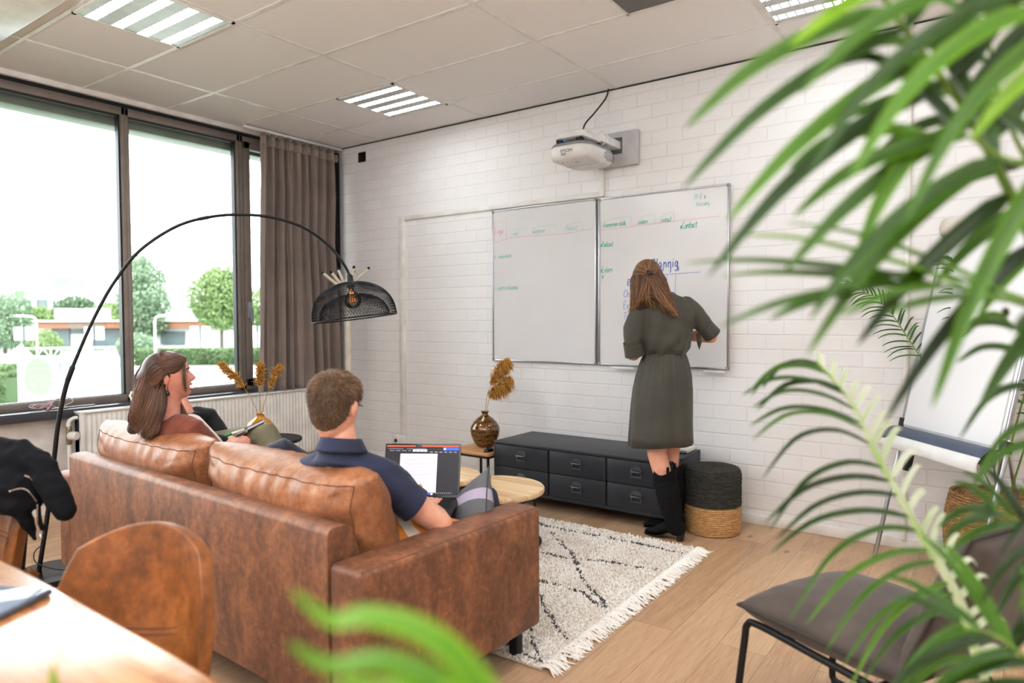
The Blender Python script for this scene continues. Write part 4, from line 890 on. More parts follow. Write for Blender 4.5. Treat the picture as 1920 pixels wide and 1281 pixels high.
# ================================================================ DINING TABLE, CHAIRS
M_tab = wood_mat('varnished acacia table', ((146, 96, 54), (182, 126, 78), (208, 160, 110)), 'X', .6, .25, .09, .45)
t = thing('dining_table', (-1.7, .2, 0), 'varnished wooden dining table with a tablet lying on it', 'table')
tb = MB(); R = []
def edge_ring(ins, z):
    pts = []
    for i in range(80):                                  # rounded oblong outline with a gently wavy front edge
        a = 2*pi*i/80; ca, sa = cos(a), sin(a); k = (abs(ca)**7+abs(sa)**7)**(-1/7)
        pts.append((-1.82+(1.06-ins)*ca*k, .15+(.487-ins)*sa*k+.004*sin(5*a), z))
    return pts
tb.rings([edge_ring(*q) for q in ((.014, .712), (.004, .716), (0, .722), (0, .74), (.004, .747), (.012, .75))]); build('tabletop', tb, M_tab, t, ang=60)
for x in (-2.55, -1.05):
    f = MB().box(x-.03, x+.03, -.2, -.14, .0, .712, .003).box(x-.03, x+.03, .44, .50, 0, .712, .003).box(x-.03, x+.03, -.2, .5, .66, .711, .003).box(x-.03, x+.03, -.2, .5, 0, .05, .003); build('leg', f, M_black, t)
M_chair = leather('tan saddle leather', (88, 52, 22), (126, 76, 34), (156, 99, 48), .38, .7)
def dining(loc, rz, label):
    t = thing('dining_chair', loc, label, 'dining chair', 'tan leather dining chairs', local=True, rz=rz)
    def sh(u, v):
        a = 2*u-1; b_ = (v-.38)/.62
        if b_ > 0: X_ = a*sqrt(1-.36*b_*b_); Z_ = .38+.62*b_*sqrt(1-.36*a*a)
        else: X_ = a; Z_ = v
        hw = .215*(1-.07*(1-Z_))*(1-.18*max(0, (.2-v)/.2)**1.5)
        x = X_*hw; cur = .085*(abs(x)/.21)**2
        return (x, -.215-.075*Z_**1.2+cur+.06*max(0, (.18-v)/.18)**2, .43+.405*Z_)
    s_ = build('backrest', MB().grid(sh, 44, 44), M_chair, t, ang=None)
    md = s_.modifiers.new('thick', 'SOLIDIFY'); md.thickness = .034; md.offset = -1.; b2 = s_.modifiers.new('b', 'BEVEL'); b2.width = .014; b2.segments = 4; b2.limit_method = 'ANGLE'; b2.angle_limit = rad(50)
    sm = MB()
    def on(u, v, k=.0): p = sh(u, v); return V((p[0], p[1]+k, p[2]))
    for dv in (0, .035): sm.tube([on(.02+.96*i/40, .52+dv-.14*(1-(2*i/40-1)**2), .0345) for i in range(41)], .0030, 6)
    for sgn in (0, 1):
        for k in (.07, .10): sm.tube([on(k if sgn == 0 else 1-k, .05+.78*i/30, .0345) for i in range(31)], .0022, 6)
    build('seam', sm, M_seam, s_)
    st = MB()
    def se(u, v):
        a = 2*u-1; y = -.225+.39*v; hw = .195*(1-.42*max(0, (.5-v)/.5)**1.3)*(1-.25*max(0, (v-.6)/.4)**2); return (a*hw, y, .445+.035*a*a+.03*max(0, (.25-v)/.25)**2-.02*max(0, (v-.8)/.2)**2)
    st.grid(se, 30, 26); so = build('seat', st, M_chair, t, ang=None); md = so.modifiers.new('thick', 'SOLIDIFY'); md.thickness = .045; md.offset = -1
    for sx in (-1, 1):
        for sy in (-1, 1): build('leg', MB().cap([(sx*.14, sy*.13, .40), (sx*.20, sy*.20, .012)], [.013, .010], 10), M_black, t)
    build('frame', MB().tube([(-.14, -.13, .405), (.14, -.13, .405), (.14, .13, .405), (-.14, .13, .405)], .011, 8, closed=True), M_black, t)
    return t
dc = dining((-1.575, .632, 0), rad(211), 'tan leather dining chair with curved seams between table and sofa')
dup(dc, None, (-2.80, .70, 0), rad(178), 'tan dining chair mostly hidden under the black jacket')
# metal post of the coat chair row
pst = thing('barstool_post', (-2.9, .98, 0), 'black flat metal upright below the hanging black jacket', 'metal upright')
a0, a1 = P(45, 955, 2.42), P(34, 1085, 2.42); dn = (a1-a0)/(a0.z-a1.z)
foot = a1+dn*(a1.z-.012); foot.z = .0
build('upright', MB().tube([a0, V((foot.x, foot.y, .012))], .019, 4, flat=.5), M_black, pst); build('foot_plate', MB().lathe([(0, 0), (.15, 0), (.15, .01), (0, .012)], (foot.x, foot.y, 0), 32), M_black, pst)
# tablet on the table
Mt = Matrix.Translation((-1.735, .475, .7505)) @ Matrix.Rotation(rad(28), 4, 'Z')
t = thing('tablet', (0, 0, 0), 'closed grey tablet lying on the wooden dining table', 'tablet', local=True); t.matrix_world = Mt
build('cover', MB().box(-.13, .13, -.09, .09, .0, .013, .005), mat('slate grey tablet cover', (96, 106, 122), .3, .3), t); build('screen_edge', MB().box(-.126, .126, -.086, .086, .013, .0145, .0005), mat('blue grey glass', (128, 140, 158), .08), t)

# ================================================================ BLACK JACKET
M_jack = mat('black wool jacket', (10, 11, 15), .9, c2=(15, 16, 21), vs=6, bs=300, bst=.3, bd=.001, spec=.2)
t = thing('jacket', P(40, 900, 2.24), 'black jacket with metal zips draped over a tan dining chair', 'jacket')
W = 2.24
b_ = MB()
def J(u, v, dw=0): return P(u, v, W+dw)
b_.cap([J(-120, 835, .1), J(-30, 838, .05), J(40, 842, .02), J(78, 862)], [.03, .036, .036, .026], 14)
b_.cap([J(-120, 860), J(-30, 862), J(30, 870), J(66, 890)], [.05, .05, .05, .035], 14)
b_.cap([J(-120, 905, -.03), J(-30, 905, -.04), J(40, 915, -.04), J(62, 938, -.03)], [.055, .05, .045, .03], 14)
b_.cap([J(-120, 940, -.04), J(-20, 940, -.05), J(36, 948, -.05), J(57, 990, -.03), J(66, 1012, -.03)], [.05, .04, .035, .016, .006], 14)
b_.cap([J(40, 850), J(80, 880, -.02), J(104, 925, -.05), J(122, 958, -.06)], [.03, .042, .042, .034], 16)
b_.cap([J(86, 866, .03), J(97, 862, .03), J(101, 880, .03)], [.014, .012, .01], 10)
jm = remesh(b_, .007, 6)
displace(jm, lambda p, n: .006*mn.noise((p.x*14, p.y*14, p.z*26))+.004*mn.noise((p.x*38, p.y*38, p.z*38+4)))
build('shell', jm, M_jack, t, ang=None)
zp = MB(); zp.tube(crom([J(17, 922, -.10), J(34, 917, -.10), J(48, 918, -.095), J(58, 926, -.085), J(68, 940, -.065)], 40), [.0022+.0012*(i % 2) for i in range(40)], 6).tube(crom([J(46, 892, -.075), J(56, 896, -.07), J(62, 902, -.06)], 12), .003, 6)
zp.tube([J(70, 945, -.05), J(70, 985, -.04)], .0024, 6).lathe([(0, 0), (.006, .002), (.004, .012), (0, .018)], J(76, 1010, -.02), 10)
build('zip', zp, M_chrome, t, label='silver metal zip teeth')
ss = MB().tube(crom([J(72, 950, -.03), J(74, 975, -.03), J(80, 992, -.02), J(84, 985, -.02)], 20), .007, 8); build('strap', ss, M_jack, t)

# ================================================================ FLIPCHART
M_paper = mat('flipchart paper', (238, 240, 244), .6, c2=(235, 237, 241), vs=2)
P0 = V((-.58, 4.25, 0)); e_ = V((.632, -.775, 0)); nb = V((.775, .632, 0)); up_ = (V((0, 0, 1))+nb*tan(rad(12.5))).normalized(); nf = e_.cross(up_).normalized()
if nf.dot(V((-1, -1, 0))) < 0: nf = -nf
def Fp(a, h, d=0): return P0+e_*a+up_*h+nf*d
MF = Matrix(((e_.x, nf.x, up_.x, P0.x), (e_.y, nf.y, up_.y, P0.y), (e_.z, nf.z, up_.z, P0.z), (0, 0, 0, 1)))
t = thing('flipchart', (P0.x, P0.y, 0), 'flipchart easel with white paper standing behind the big palm', 'flipchart')
bw = .72
build('board', MB().box(.012, bw, -.012, .0, .745, 1.86, .003, M=MF), M_board, t); 
build('paper_pad', MB().box(.03, bw-.02, .001, .007, .765, 1.83, .001, M=MF), M_paper, t)
build('frame', MB().box(0, .014, -.016, .004, .72, 1.87, .003, M=MF).box(bw, bw+.014, -.016, .004, .72, 1.87, .003, M=MF), M_alu, t)
for a in (.004, bw+.01):
    p0 = Fp(a, .013, -.02); build('leg', MB().cap([p0, Fp(a, .8, -.02)], .0115, 12), M_alu, t)
    build('clamp', MB().box(a-.02, a+.02, -.034, .006, .745, .80, .004, M=MF), M_blackp, t)
rl = P0+e_*(bw/2)+nb*.62; build('leg', MB().cap([V((rl.x, rl.y, .013)), Fp(bw/2, 1.5, -.03)], .0115, 12), M_alu, t)
build('support_post', MB().box(.05, .085, -.06, -.03, .52, .80, .004, M=MF), M_blackp, t)
tr = MB()
def trf(u, v): a = pi*.5*v; return MF @ V((.01+bw*u, .012+.085*sin(a), .745-.075*(1-cos(a))*1.0-.0))
tr.grid(trf, 12, 10); M_slate = mat('slate blue tray recess', (70, 82, 104), .45); o = build('pen_tray', tr, M_slate, t); o.modifiers.new('s', 'SOLIDIFY').thickness = .008
build('tray_back', MB().box(.04, bw, .004, .02, .668, .742, .004, M=MF), M_slate, t)
lp = MB()
def lpf(u, v): return MF @ V((-.005+(bw+.02)*u, .100+.012*sin(pi*v), .625+.075*v*min(1, .35+u*5)))
lp.grid(lpf, 30, 8); o = build('tray_lip', lp, M_whitem, t); o.modifiers.new('s', 'SOLIDIFY').thickness = .006
hd = MB()
def hf(u, v): a = pi*v; return MF @ V((-.01+(bw+.03)*u, .012+.028*sin(a)-.01, 1.83+.05*(1-cos(a))))
hd.grid(hf, 12, 10); o = build('header_clamp', hd, mat('cream clamp bar', (226, 216, 208), .35), t); o.modifiers.new('s', 'SOLIDIFY').thickness = .006
build('clamp_strip', MB().box(.05, bw-.05, .012, .022, 1.845, 1.875, .003, M=MF), M_blackp, t)

# ---------------------------------------------------------------- cable heap and drill-like rod on the sill
M_pink = mat('pale pink cable', (222, 200, 206), .45)
t = thing('charging_cable', (-5.36, 1.95, .727), 'tangled pale pink charging cable lying on the window sill', 'cable')
r = random.Random(2); cpt = []
for k in range(15): a = k*1.25; cpt.append((-5.35+.035*cos(a)+r.uniform(-.01, .01), 1.945+.075*sin(a*.9)+r.uniform(-.015, .015), .733+.042*abs(sin(a*.7))))
cpt += [(-5.35, 2.02, .79), (-5.345, 2.10, .80), (-5.34, 2.13, .77), (-5.335, 2.05, .74)]
build('cord', MB().tube(crom(cpt, 160), .0033, 7), M_pink, t); build('plug', MB().box(-5.365, -5.345, 1.97, 1.995, .731, .745, .003), mat('coral pink plug', (230, 90, 120), .4), t)
tag(build('metal_rod', MB().cap([(-5.33, 2.02, .733), (-5.335, 2.27, .733)], .0055, 10).cap([(-5.33, 2.0, .733), (-5.33, 2.09, .733)], [.008, .008], 10), M_chrome), 'thin metal rod lying on the window sill behind the lamp pole', 'rod')
# ================================================================ PALMS
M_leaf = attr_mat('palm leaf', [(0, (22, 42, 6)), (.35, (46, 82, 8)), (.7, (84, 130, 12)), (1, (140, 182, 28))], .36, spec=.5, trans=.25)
M_leafd = attr_mat('dark palm leaf', [(0, (24, 48, 22)), (.5, (48, 84, 34)), (1, (86, 122, 54))], .4, spec=.5, trans=.2)
M_rach = mat('palm rachis', (96, 128, 44), .4, c2=(120, 148, 62), vs=20)
M_rachp = mat('palm rachis with painted highlight', (196, 208, 176), .25, c2=(158, 184, 116), vs=14)  # the highlight on the stalk is put into its pale colour
M_leafw = attr_mat('palm leaf with painted highlight', [(0, (186, 202, 166)), (1, (236, 240, 228))], .25, spec=.6, trans=.2)  # near-white colour paints the highlight on the leaflets
def blade(mb, pts, w, nrm, sh, n=14, fold=.35):
    C_ = crom(pts, n); vs = []; fs = []; a = []
    for i, p in enumerate(C_):
        s = i/(n-1); tg = (C_[min(i+1, n-1)]-C_[max(i-1, 0)]).normalized(); q = V(nrm).cross(tg)
        if q.length < 1e-4: q = tg.orthogonal()
        q.normalize(); up = tg.cross(q); ww = w*(min(1, s*5+.25))*(1-s**2.6)**.8+.0003
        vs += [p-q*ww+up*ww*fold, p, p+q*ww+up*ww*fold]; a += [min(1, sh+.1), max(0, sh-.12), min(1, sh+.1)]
    for i in range(n-1):
        k = 3*i; fs += [(k, k+1, k+4, k+3), (k+1, k+2, k+5, k+4)]
    mb.add(vs, fs, 0, a)
def frond(plant, rach, nl, L, w, nrm, A=(62, 22), droop=.25, seed=0, s0=.15, sides=(1, -1), mt=None, petiole=None, rr=.006, shlo=.2, shhi=.9, prof=None, lift=.0, hang=(0, 0, -1), rm=None, mt2=None):
    r = random.Random(seed); full = (crom(list(petiole)+[rach[0]], 24)[:-1] if petiole else []); C_ = crom(rach, 60)
    st = full+C_; n = len(st)
    f = build('frond', MB().tube(st, [rr*(1-.8*i/n) for i in range(n)], 8), rm or M_rach, plant)
    mb = MB(); mb2 = MB()
    for k in range(nl):
        s = s0+(1-s0)*(k+.5)/nl
        for sd in sides:
            ss = min(.995, s+r.uniform(-.3, .3)/nl); i = min(58, int(ss*59)); p = C_[i].lerp(C_[i+1], ss*59-i); tg = (C_[i+1]-C_[max(i-1, 0)]).normalized(); sdv = V(nrm).cross(tg).normalized()*(1 if sd > 0 else -1)
            ang = rad(A[0]+(A[1]-A[0])*ss+r.uniform(-5, 5)); d = tg*cos(ang)+sdv*sin(ang)+V(nrm)*(lift+r.uniform(-.08, .08)); d.normalize()
            ln = L*abs(sd)*((prof or (lambda x: sin(pi*(.12+.80*x))**.7))(ss))*r.uniform(.88, 1.08); g = V(hang)*ln*droop*r.uniform(.7, 1.3)
            pts = [p, p+d*ln*.33+g*.06, p+d*ln*.66+g*.38, p+d*ln*.93+g*1.0]
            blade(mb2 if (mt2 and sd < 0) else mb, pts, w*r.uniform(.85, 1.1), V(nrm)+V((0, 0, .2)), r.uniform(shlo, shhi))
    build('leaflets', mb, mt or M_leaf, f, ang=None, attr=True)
    if mt2: build('leaflets', mb2, mt2, f, ang=None, attr=True, label='leaflets along one side, painted pale for the highlight')
    return f
toC = -cF                                               # direction from the scene to the photographer, used as a plain world vector
pot = thing('potted_palm', (.34, 1.32, 0), 'large areca palm with long blurred green fronds close to the lens', 'potted palm')
build('pot', MB().lathe([(0, 0), (.15, 0), (.19, .30), (.2, .34), (.185, .34), (.17, .30), (0, .29)], (.34, 1.32, 0), 40), mat('dark grey planter', (70, 70, 72), .6), pot)
build('soil', MB().lathe([(0, .305), (.1, .31), (.172, .30)], (.34, 1.32, 0), 24), mat('potting soil', (52, 40, 30), .95, bs=80, bst=.8), pot)
b0 = V((.34, 1.32, .30))
NV = V((.55, -.75, .25)).normalized()
# top right frond arching up and out of the picture
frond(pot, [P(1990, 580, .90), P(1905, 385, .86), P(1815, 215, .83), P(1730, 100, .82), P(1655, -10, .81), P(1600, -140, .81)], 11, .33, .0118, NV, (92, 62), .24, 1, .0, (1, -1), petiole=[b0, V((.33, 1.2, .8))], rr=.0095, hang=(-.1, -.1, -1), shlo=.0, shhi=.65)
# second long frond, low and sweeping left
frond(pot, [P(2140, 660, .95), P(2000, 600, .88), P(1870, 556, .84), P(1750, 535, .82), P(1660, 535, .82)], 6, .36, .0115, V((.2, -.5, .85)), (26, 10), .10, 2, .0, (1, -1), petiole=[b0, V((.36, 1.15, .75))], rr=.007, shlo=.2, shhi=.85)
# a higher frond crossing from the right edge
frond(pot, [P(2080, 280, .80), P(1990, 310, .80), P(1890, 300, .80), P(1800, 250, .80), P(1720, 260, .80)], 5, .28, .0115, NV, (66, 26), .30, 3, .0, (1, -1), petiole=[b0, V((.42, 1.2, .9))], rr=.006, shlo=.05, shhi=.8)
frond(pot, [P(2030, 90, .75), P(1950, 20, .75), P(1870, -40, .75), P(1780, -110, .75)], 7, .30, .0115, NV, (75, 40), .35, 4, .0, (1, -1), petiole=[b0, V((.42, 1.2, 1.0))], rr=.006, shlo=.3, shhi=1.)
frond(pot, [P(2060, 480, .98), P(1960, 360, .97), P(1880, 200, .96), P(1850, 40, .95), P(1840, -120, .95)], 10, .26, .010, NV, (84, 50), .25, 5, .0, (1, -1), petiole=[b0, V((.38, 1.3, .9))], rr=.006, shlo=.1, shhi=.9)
# the long middle frond in front of the flipchart and lounge chair
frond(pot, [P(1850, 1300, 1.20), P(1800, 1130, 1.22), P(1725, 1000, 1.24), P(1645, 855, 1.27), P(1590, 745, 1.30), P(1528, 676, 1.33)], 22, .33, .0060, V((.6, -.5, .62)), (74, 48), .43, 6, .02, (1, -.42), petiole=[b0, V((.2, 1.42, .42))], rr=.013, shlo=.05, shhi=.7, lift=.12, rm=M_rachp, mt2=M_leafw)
# right edge fronds
frond(pot, [P(2090, 1180, 1.05), P(2030, 980, 1.05), P(1985, 800, 1.05), P(1935, 660, 1.05), P(1880, 590, 1.06)], 9, .19, .0072, NV, (84, 35), .5, 7, .05, (1, -.4), petiole=[b0, V((.36, 1.35, .55))], rr=.006, shlo=.05, shhi=.7, lift=.2)
frond(pot, [P(2120, 1300, 1.1), P(2030, 1130, 1.08), P(1950, 1010, 1.05), P(1860, 950, 1.05)], 10, .22, .0078, V((.3, -.6, .7)), (78, 25), .32, 8, .0, (1, -.8), petiole=[b0, V((.33, 1.35, .5))], rr=.006, shlo=.05, shhi=.6)
frond(pot, [P(2020, 1420, .95), P(1960, 1280, .95), P(1880, 1200, .95), P(1790, 1170, .95)], 8, .24, .0085, V((.3, -.6, .7)), (66, 25), .25, 9, .0, (1, -.9), petiole=[b0, V((.3, 1.3, .42))], rr=.006, shlo=.1, shhi=.6)
# the frond that reaches across in front of the sofa at the bottom of the picture
fb = build('frond', MB().tube(crom([b0, V((.28, .95, .75)), V((.1, .62, .95)), P(1060, 1460, .45), P(960, 1380, .43)], 50), [.006-.004*i/49 for i in range(50)], 8), M_rach, pot)
lm = MB()
for pts, w, sh in (([(960, 1390), (890, 1270), (800, 1190), (690, 1158), (620, 1165), (545, 1105)], .0085, .75), ([(960, 1390), (840, 1290), (720, 1242), (620, 1250), (540, 1205)], .008, .7), ([(960, 1390), (800, 1330), (680, 1300), (560, 1310)], .008, .7), ([(960, 1390), (900, 1330), (820, 1300), (700, 1290), (640, 1275)], .007, .85)):
    blade(lm, [P(u, v, .43-.02*i/len(pts)) for i, (u, v) in enumerate(pts)], w, (.4, -.55, .75), sh, 24)
build('leaflets', lm, M_leaf, fb, ang=None, attr=True)
# small plant on the table, only a leaf tip in view
t = thing('small_plant', (-.80, .28, .75), 'small plant showing one blurred leaf tip over the dining table', 'plant')
q0 = V((-.80, .28, .75))
build('pot', MB().lathe([(0, 0), (.035, 0), (.045, .07), (.04, .07), (.036, .05), (0, .05)], q0+V((0, 0, .0005)), 24), M_whitem, t)
lf = MB(); tip = P(100, 1243, .62)
blade(lf, [q0+V((0, 0, .05)), q0.lerp(tip, .5)+V((.02, 0, .04)), tip], .010, (.6, -.7, .3), .85)
for a in (.3, 1.5, 2.7, 4.2, 5.3): blade(lf, [q0+V((0, 0, .05)), q0+V((.03*cos(a), .03*sin(a), .12)), q0+V((.08*cos(a), .08*sin(a), .13))], .008, (0, 0, 1), .7)
build('leaf', lf, M_leaf, t, ang=None, attr=True)
# basket palm behind the flipchart
bx, by = .0, 4.16
t = thing('basket_palm', (bx, by, 0), 'palm in a woven straw basket in the corner behind the flipchart', 'potted palm')
M_bask = rope_mat('woven seagrass', (112, 80, 44), (178, 138, 86))
bk = MB()
for k in range(34):
    z = .007+.0135*k; rr_ = .185+.045*sin(pi*min(1, z/.52))+.0
    bk.tube([(bx+rr_*cos(2*pi*i/90), by+rr_*sin(2*pi*i/90), z) for i in range(90)], [.0075*(1+.3*sin(i*pi+k*1.57)) for i in range(90)], 6, closed=True)
bk.lathe([(0, .01), (.18, .01), (.215, .2), (.19, .45), (.18, .42), (0, .40)], (bx, by, 0), 36); build('basket', bk, M_bask, t, ang=None)
bb0 = V((bx, by, .41))
for i, (tipx, tipy, tipz, sd) in enumerate(((-.60, 4.12, 1.50, 1), (.3, 4.3, 1.6, 2), (.12, 4.34, 1.78, 3), (.45, 4.0, 1.3, 4), (-.22, 4.40, 1.66, 5))):
    if i == 0:
        frond(t, [V((-.2, 4.30, .85)), V((-.40, 4.37, 1.18)), V((-.55, 4.33, 1.42)), V((-.72, 4.24, 1.53))], 22, .17, .0055, (.2, -.8, .55), (70, 25), .35, 20, .25, petiole=[bb0], rr=.005, mt=M_leafd); continue
    T_ = V((tipx, tipy, tipz)); mid = bb0.lerp(T_, .55)+V((0, 0, .22))
    frond(t, [bb0.lerp(mid, .5)+V((0, 0, .06)), mid, T_.lerp(mid, .35)+V((0, 0, .06)), T_], 20, .20, .006, (.2, -.8, .55), (70, 25), .35, 20+i, .0, petiole=[bb0+V((.03*cos(i*2), .03*sin(i*2), 0))], rr=.005, mt=M_leafd)
# ================================================================ PEOPLE
from mathutils.bvhtree import BVHTree
M_skin = mat('fair skin', (226, 172, 148), .5, c2=(214, 156, 132), vs=24, sss=.08, bs=300, bst=.05, bd=.0006)
M_skin2 = mat('rosy skin', (220, 162, 140), .5, c2=(206, 142, 124), vs=20, sss=.08, bs=300, bst=.05, bd=.0006)
M_lip = mat('lips', (176, 92, 88), .4); M_eye = mat('eye white', (226, 224, 222), .2); M_iris = mat('iris', (70, 84, 92), .2); M_brow = mat('eyebrow', (98, 72, 54), .8)
HZ = [-.118, -.112, -.10, -.09, -.08, -.07, -.06, -.045, -.03, -.015, 0, .015, .03, .045, .06, .075, .088, .10, .109, .1145]
HF = [.035, .062, .078, .084, .081, .083, .084, .087, .088, .088, .087, .083, .088, .090, .086, .076, .063, .044, .022, .006]
HB = [.03, .042, .050, .055, .060, .066, .073, .083, .092, .098, .102, .104, .104, .101, .096, .087, .076, .060, .038, .020]
HW = [.018, .028, .038, .046, .052, .057, .061, .066, .069, .071, .073, .0745, .075, .0745, .072, .066, .058, .046, .030, .016]
def head_mb(M, s=1., nose=1., mouth=0., ears=True):
    mb = MB(); n = 72; R = []
    zs = np.linspace(HZ[0], HZ[-1], 84)
    for z in zs:
        f, b_, w = (interp(z, HZ, a) for a in (HF, HB, HW)); ring = []
        for j in range(n):
            t = 2*pi*j/n; cx, cy = sin(t), cos(t)
            x = w*math.copysign(abs(cx)**.92, cx); y = (f*abs(cy)**.85 if cy > 0 else -b_*abs(cy)**.95)
            if cy > 0:
                nz = interp(z, [-.042, -.036, -.026, -.018, 0, .016, .028], [0, .012, .025, .024, .014, .006, 0])*nose
                y += nz*exp(-(x/(.0085+.006*interp(z, [-.04, -.02, .02], [1, .9, .2])))**2)
                y += .006*nose*exp(-((abs(x)-.013)/.006)**2-((z+.029)/.008)**2)
                y -= .010*exp(-((abs(x)-.031)/.014)**2-((z-.010)/.010)**2)
                y += .004*exp(-((abs(x)-.03)/.018)**2-((z-.029)/.007)**2)
                y += .0055*exp(-(x/.020)**2-((z+.055-.002)/.006)**2)+.0055*exp(-(x/.018)**2-((z+.069+.010*mouth)/.006)**2)
                y -= (.003+.016*mouth)*exp(-(x/.019)**2-((z+.062+.004*mouth)/(.003+.004*mouth))**2)
                y += .004*exp(-((abs(x)-.045)/.016)**2-((z+.02)/.016)**2)
            ring.append((x*s, y*s, z*s))
        R.append(ring)
    mb.rings(R)
    if ears:
        for sd in (-1, 1):
            Me = Matrix.Translation((sd*(.073+.006*(float(ears)-1)*3)*s, -.010*s, -.004*s)) @ Matrix.Rotation(sd*rad(-24), 4, 'Z') @ Matrix.Rotation(rad(-12), 4, 'X')
            mb.ell(Me @ V((sd*.004, 0, 0)), (.006*s, .016*s, .026*s), 14, M=Me.to_3x3().to_4x4()); mb.ell(Me @ V((sd*.008, -.006, .004)), (.005*s, .014*s, .027*s), 14, M=Me.to_3x3().to_4x4()); mb.ell(Me @ V((sd*.004, .003, -.022*s)), (.005*s, .008*s, .008*s), 10)
    return mb.move(M)
def look(o, d, roll=0., pitch=0.):
    d = V(d).normalized(); x = d.cross(V((0, 0, 1))).normalized(); z = x.cross(d)
    return frame(x, d, z, o) @ Matrix.Rotation(rad(pitch), 4, 'X') @ Matrix.Rotation(rad(roll), 4, 'Y')
def eyes(mb, M, s=1.):
    """eyeballs, irises, brows and lips joined to the body skin as extra materials (1 white, 2 iris, 3 brow, 4 lip)"""
    for sd in (-1, 1):
        mb.ell(M @ V((sd*.031*s, .071*s, .010*s)), .0115*s, 16, 1); mb.ell(M @ V((sd*.0312*s, .0795*s, .0105*s)), .0052*s, 12, 2)
        mb.tube([M @ V((sd*x*s, y*s, z*s)) for x, y, z in ((.014, .0905, .026), (.026, .0895, .0315), (.040, .0815, .030), (.049, .071, .0245))], [.002, .0028, .0024, .001], 6, 3)
        mb.tube([M @ V((sd*x*s, y*s, z*s)) for x, y, z in ((.019, .0775, .0125), (.026, .0825, .0175), (.036, .0805, .0175), (.045, .072, .012))], [.001, .0016, .0016, .001], 6, 3)
    return mb
def lips(mb, M, s=1., mouth=0.):
    for z, k in ((-.0535, 1), (-.069-.010*mouth, .9)):
        mb.tube([M @ V((x*s, (.0915-.0135*(abs(x)/.021)**2)*s, (z+(.003*(1-(x/.021)**2) if k == 1 else -.003*(1-(x/.021)**2))-.001)*s)) for x in (-.021, -.015, -.008, 0, .008, .015, .021)], [.001, .0032, .0042, .004, .0042, .0032, .001], 8, 4)
def hand(mb, W, d, n, s, curl=.5, spread=.12, thumb=(.75, .65, -.1), k=1.):
    """wrist W, pointing d, back of the hand n, thumb side s"""
    W = V(W); d = V(d).normalized(); n = V(n); n = (n-d*n.dot(d)).normalized(); s = V(s); s = (s-d*s.dot(d)-n*s.dot(n)).normalized()
    for o, r in ((.024, .0125), (.008, .0135), (-.010, .013), (-.026, .0115)): mb.cap([W+s*o*.55*k, W+d*.05*k+s*o*k, W+d*.088*k+s*o*k], [.014*k, r*k, .0105*k], 10, flat=.85, up=n)
    mb.cap([W+d*.012*k+s*.012*k, W+d*.05*k+s*.03*k], [.013*k, .013*k], 10)
    for o, L in ((.028, .070), (.009, .080), (-.011, .074), (-.029, .057)):
        p = W+d*.088*k+s*o*k; pts = [p]; a = curl*.35; dd = (d+s*spread*o*10).normalized()
        for q, f in ((.45, 1), (.32, 1.25), (.23, 1.2)):
            v = dd*cos(a)-n*sin(a); p = p+v*L*q*k; pts.append(p); a += curl*.75*f
        mb.cap(pts, [.0098*k, .0092*k, .0084*k, .0074*k], 10)
    t = V((0, 0, 0))+d*thumb[0]+s*thumb[1]+n*thumb[2]; t.normalize(); p0 = W+d*.022*k+s*.026*k; t2 = (t+d*.5).normalized()
    mb.cap([p0, p0+t*.038*k, p0+t*.038*k+t2*.030*k, p0+t*.038*k+t2*.052*k], [.0135*k, .0115*k, .0102*k, .0085*k], 10)
    return mb
def hair_mat(name, stops): return attr_mat(name, stops, .42, spec=.4, sheen=.1)
def strands(base, guides, n, r=.0018, lift=.006, spread=.012, seed=1, free=.0, npts=18, blend=1., tip=.3, shade=(0, 1), clump=0):
    """hair strands laid over a base volume, blended between neighbouring guide lines"""
    bvh = BVHTree.FromPolygons([V(p) for p in base.v], base.f); rnd = random.Random(seed); mb = MB(); G_ = [crom(g, npts) for g in guides]
    for k in range(n):
        t = rnd.uniform(0, len(G_)-1.0001) if len(G_) > 1 else 0; i = int(t); f = t-i; o = V((rnd.gauss(0, 1), rnd.gauss(0, 1), rnd.gauss(0, 1)))*spread*.5; lf = rnd.uniform(.0, 1)*lift
        ph = rnd.uniform(0, 6.28); end = rnd.uniform(.82, 1.0); pts = []; sh = rnd.uniform(*shade)
        for j in range(npts):
            sj = j/(npts-1)*end; jj = sj*(npts-1); a = int(jj); b_ = min(a+1, npts-1); fr = jj-a
            p = G_[i][a].lerp(G_[i][b_], fr)
            if len(G_) > 1: p = p.lerp(G_[i+1][a].lerp(G_[i+1][b_], fr), f)
            p = p+o*(.35+.65*sj)+V((sin(ph+sj*9), cos(ph+sj*7), 0))*.002
            if sj < 1-free:
                q, nn, _, _ = bvh.find_nearest(p)
                if q is not None:
                    nn = nn if nn.dot(p-q) >= 0 or (p-q).length < .02 else nn
                    p = p.lerp(q+nn*lf, blend*min(1, (1-free-sj)*6))
            pts.append(p)
        mb.tube(pts, [r*(1-(1-tip)*(j/(npts-1))**2) for j in range(npts)], 4, a=[min(1, max(0, sh*.75+.25*(j//4)/(npts-1))) for j in range(npts*4)], caps=False)
    return mb
def wrinkle(a, f, st=(1, 1, 1), b_=0, f2=0):
    return lambda p, n: a*mn.noise((p.x*f*st[0], p.y*f*st[1], p.z*f*st[2]))+(b_*mn.noise((p.x*f2, p.y*f2, p.z*f2+9)) if b_ else 0)
def finish_body(t_name, skin, extra, mats, label, loc):
    pass
def person(loc, body, mats, label):
    """the body is the thing itself; clothes and hair hang under it"""
    o = build('person', body, mats, None, ang=None)
    off = V(loc); o.data.transform(Matrix.Translation(-off)); o.location = off; OFF[o] = off
    return tag(o, label, 'person')
SKM = [M_skin, M_eye, M_iris, M_brow, M_lip]; SKM2 = [M_skin2, M_eye, M_iris, M_brow, M_lip]

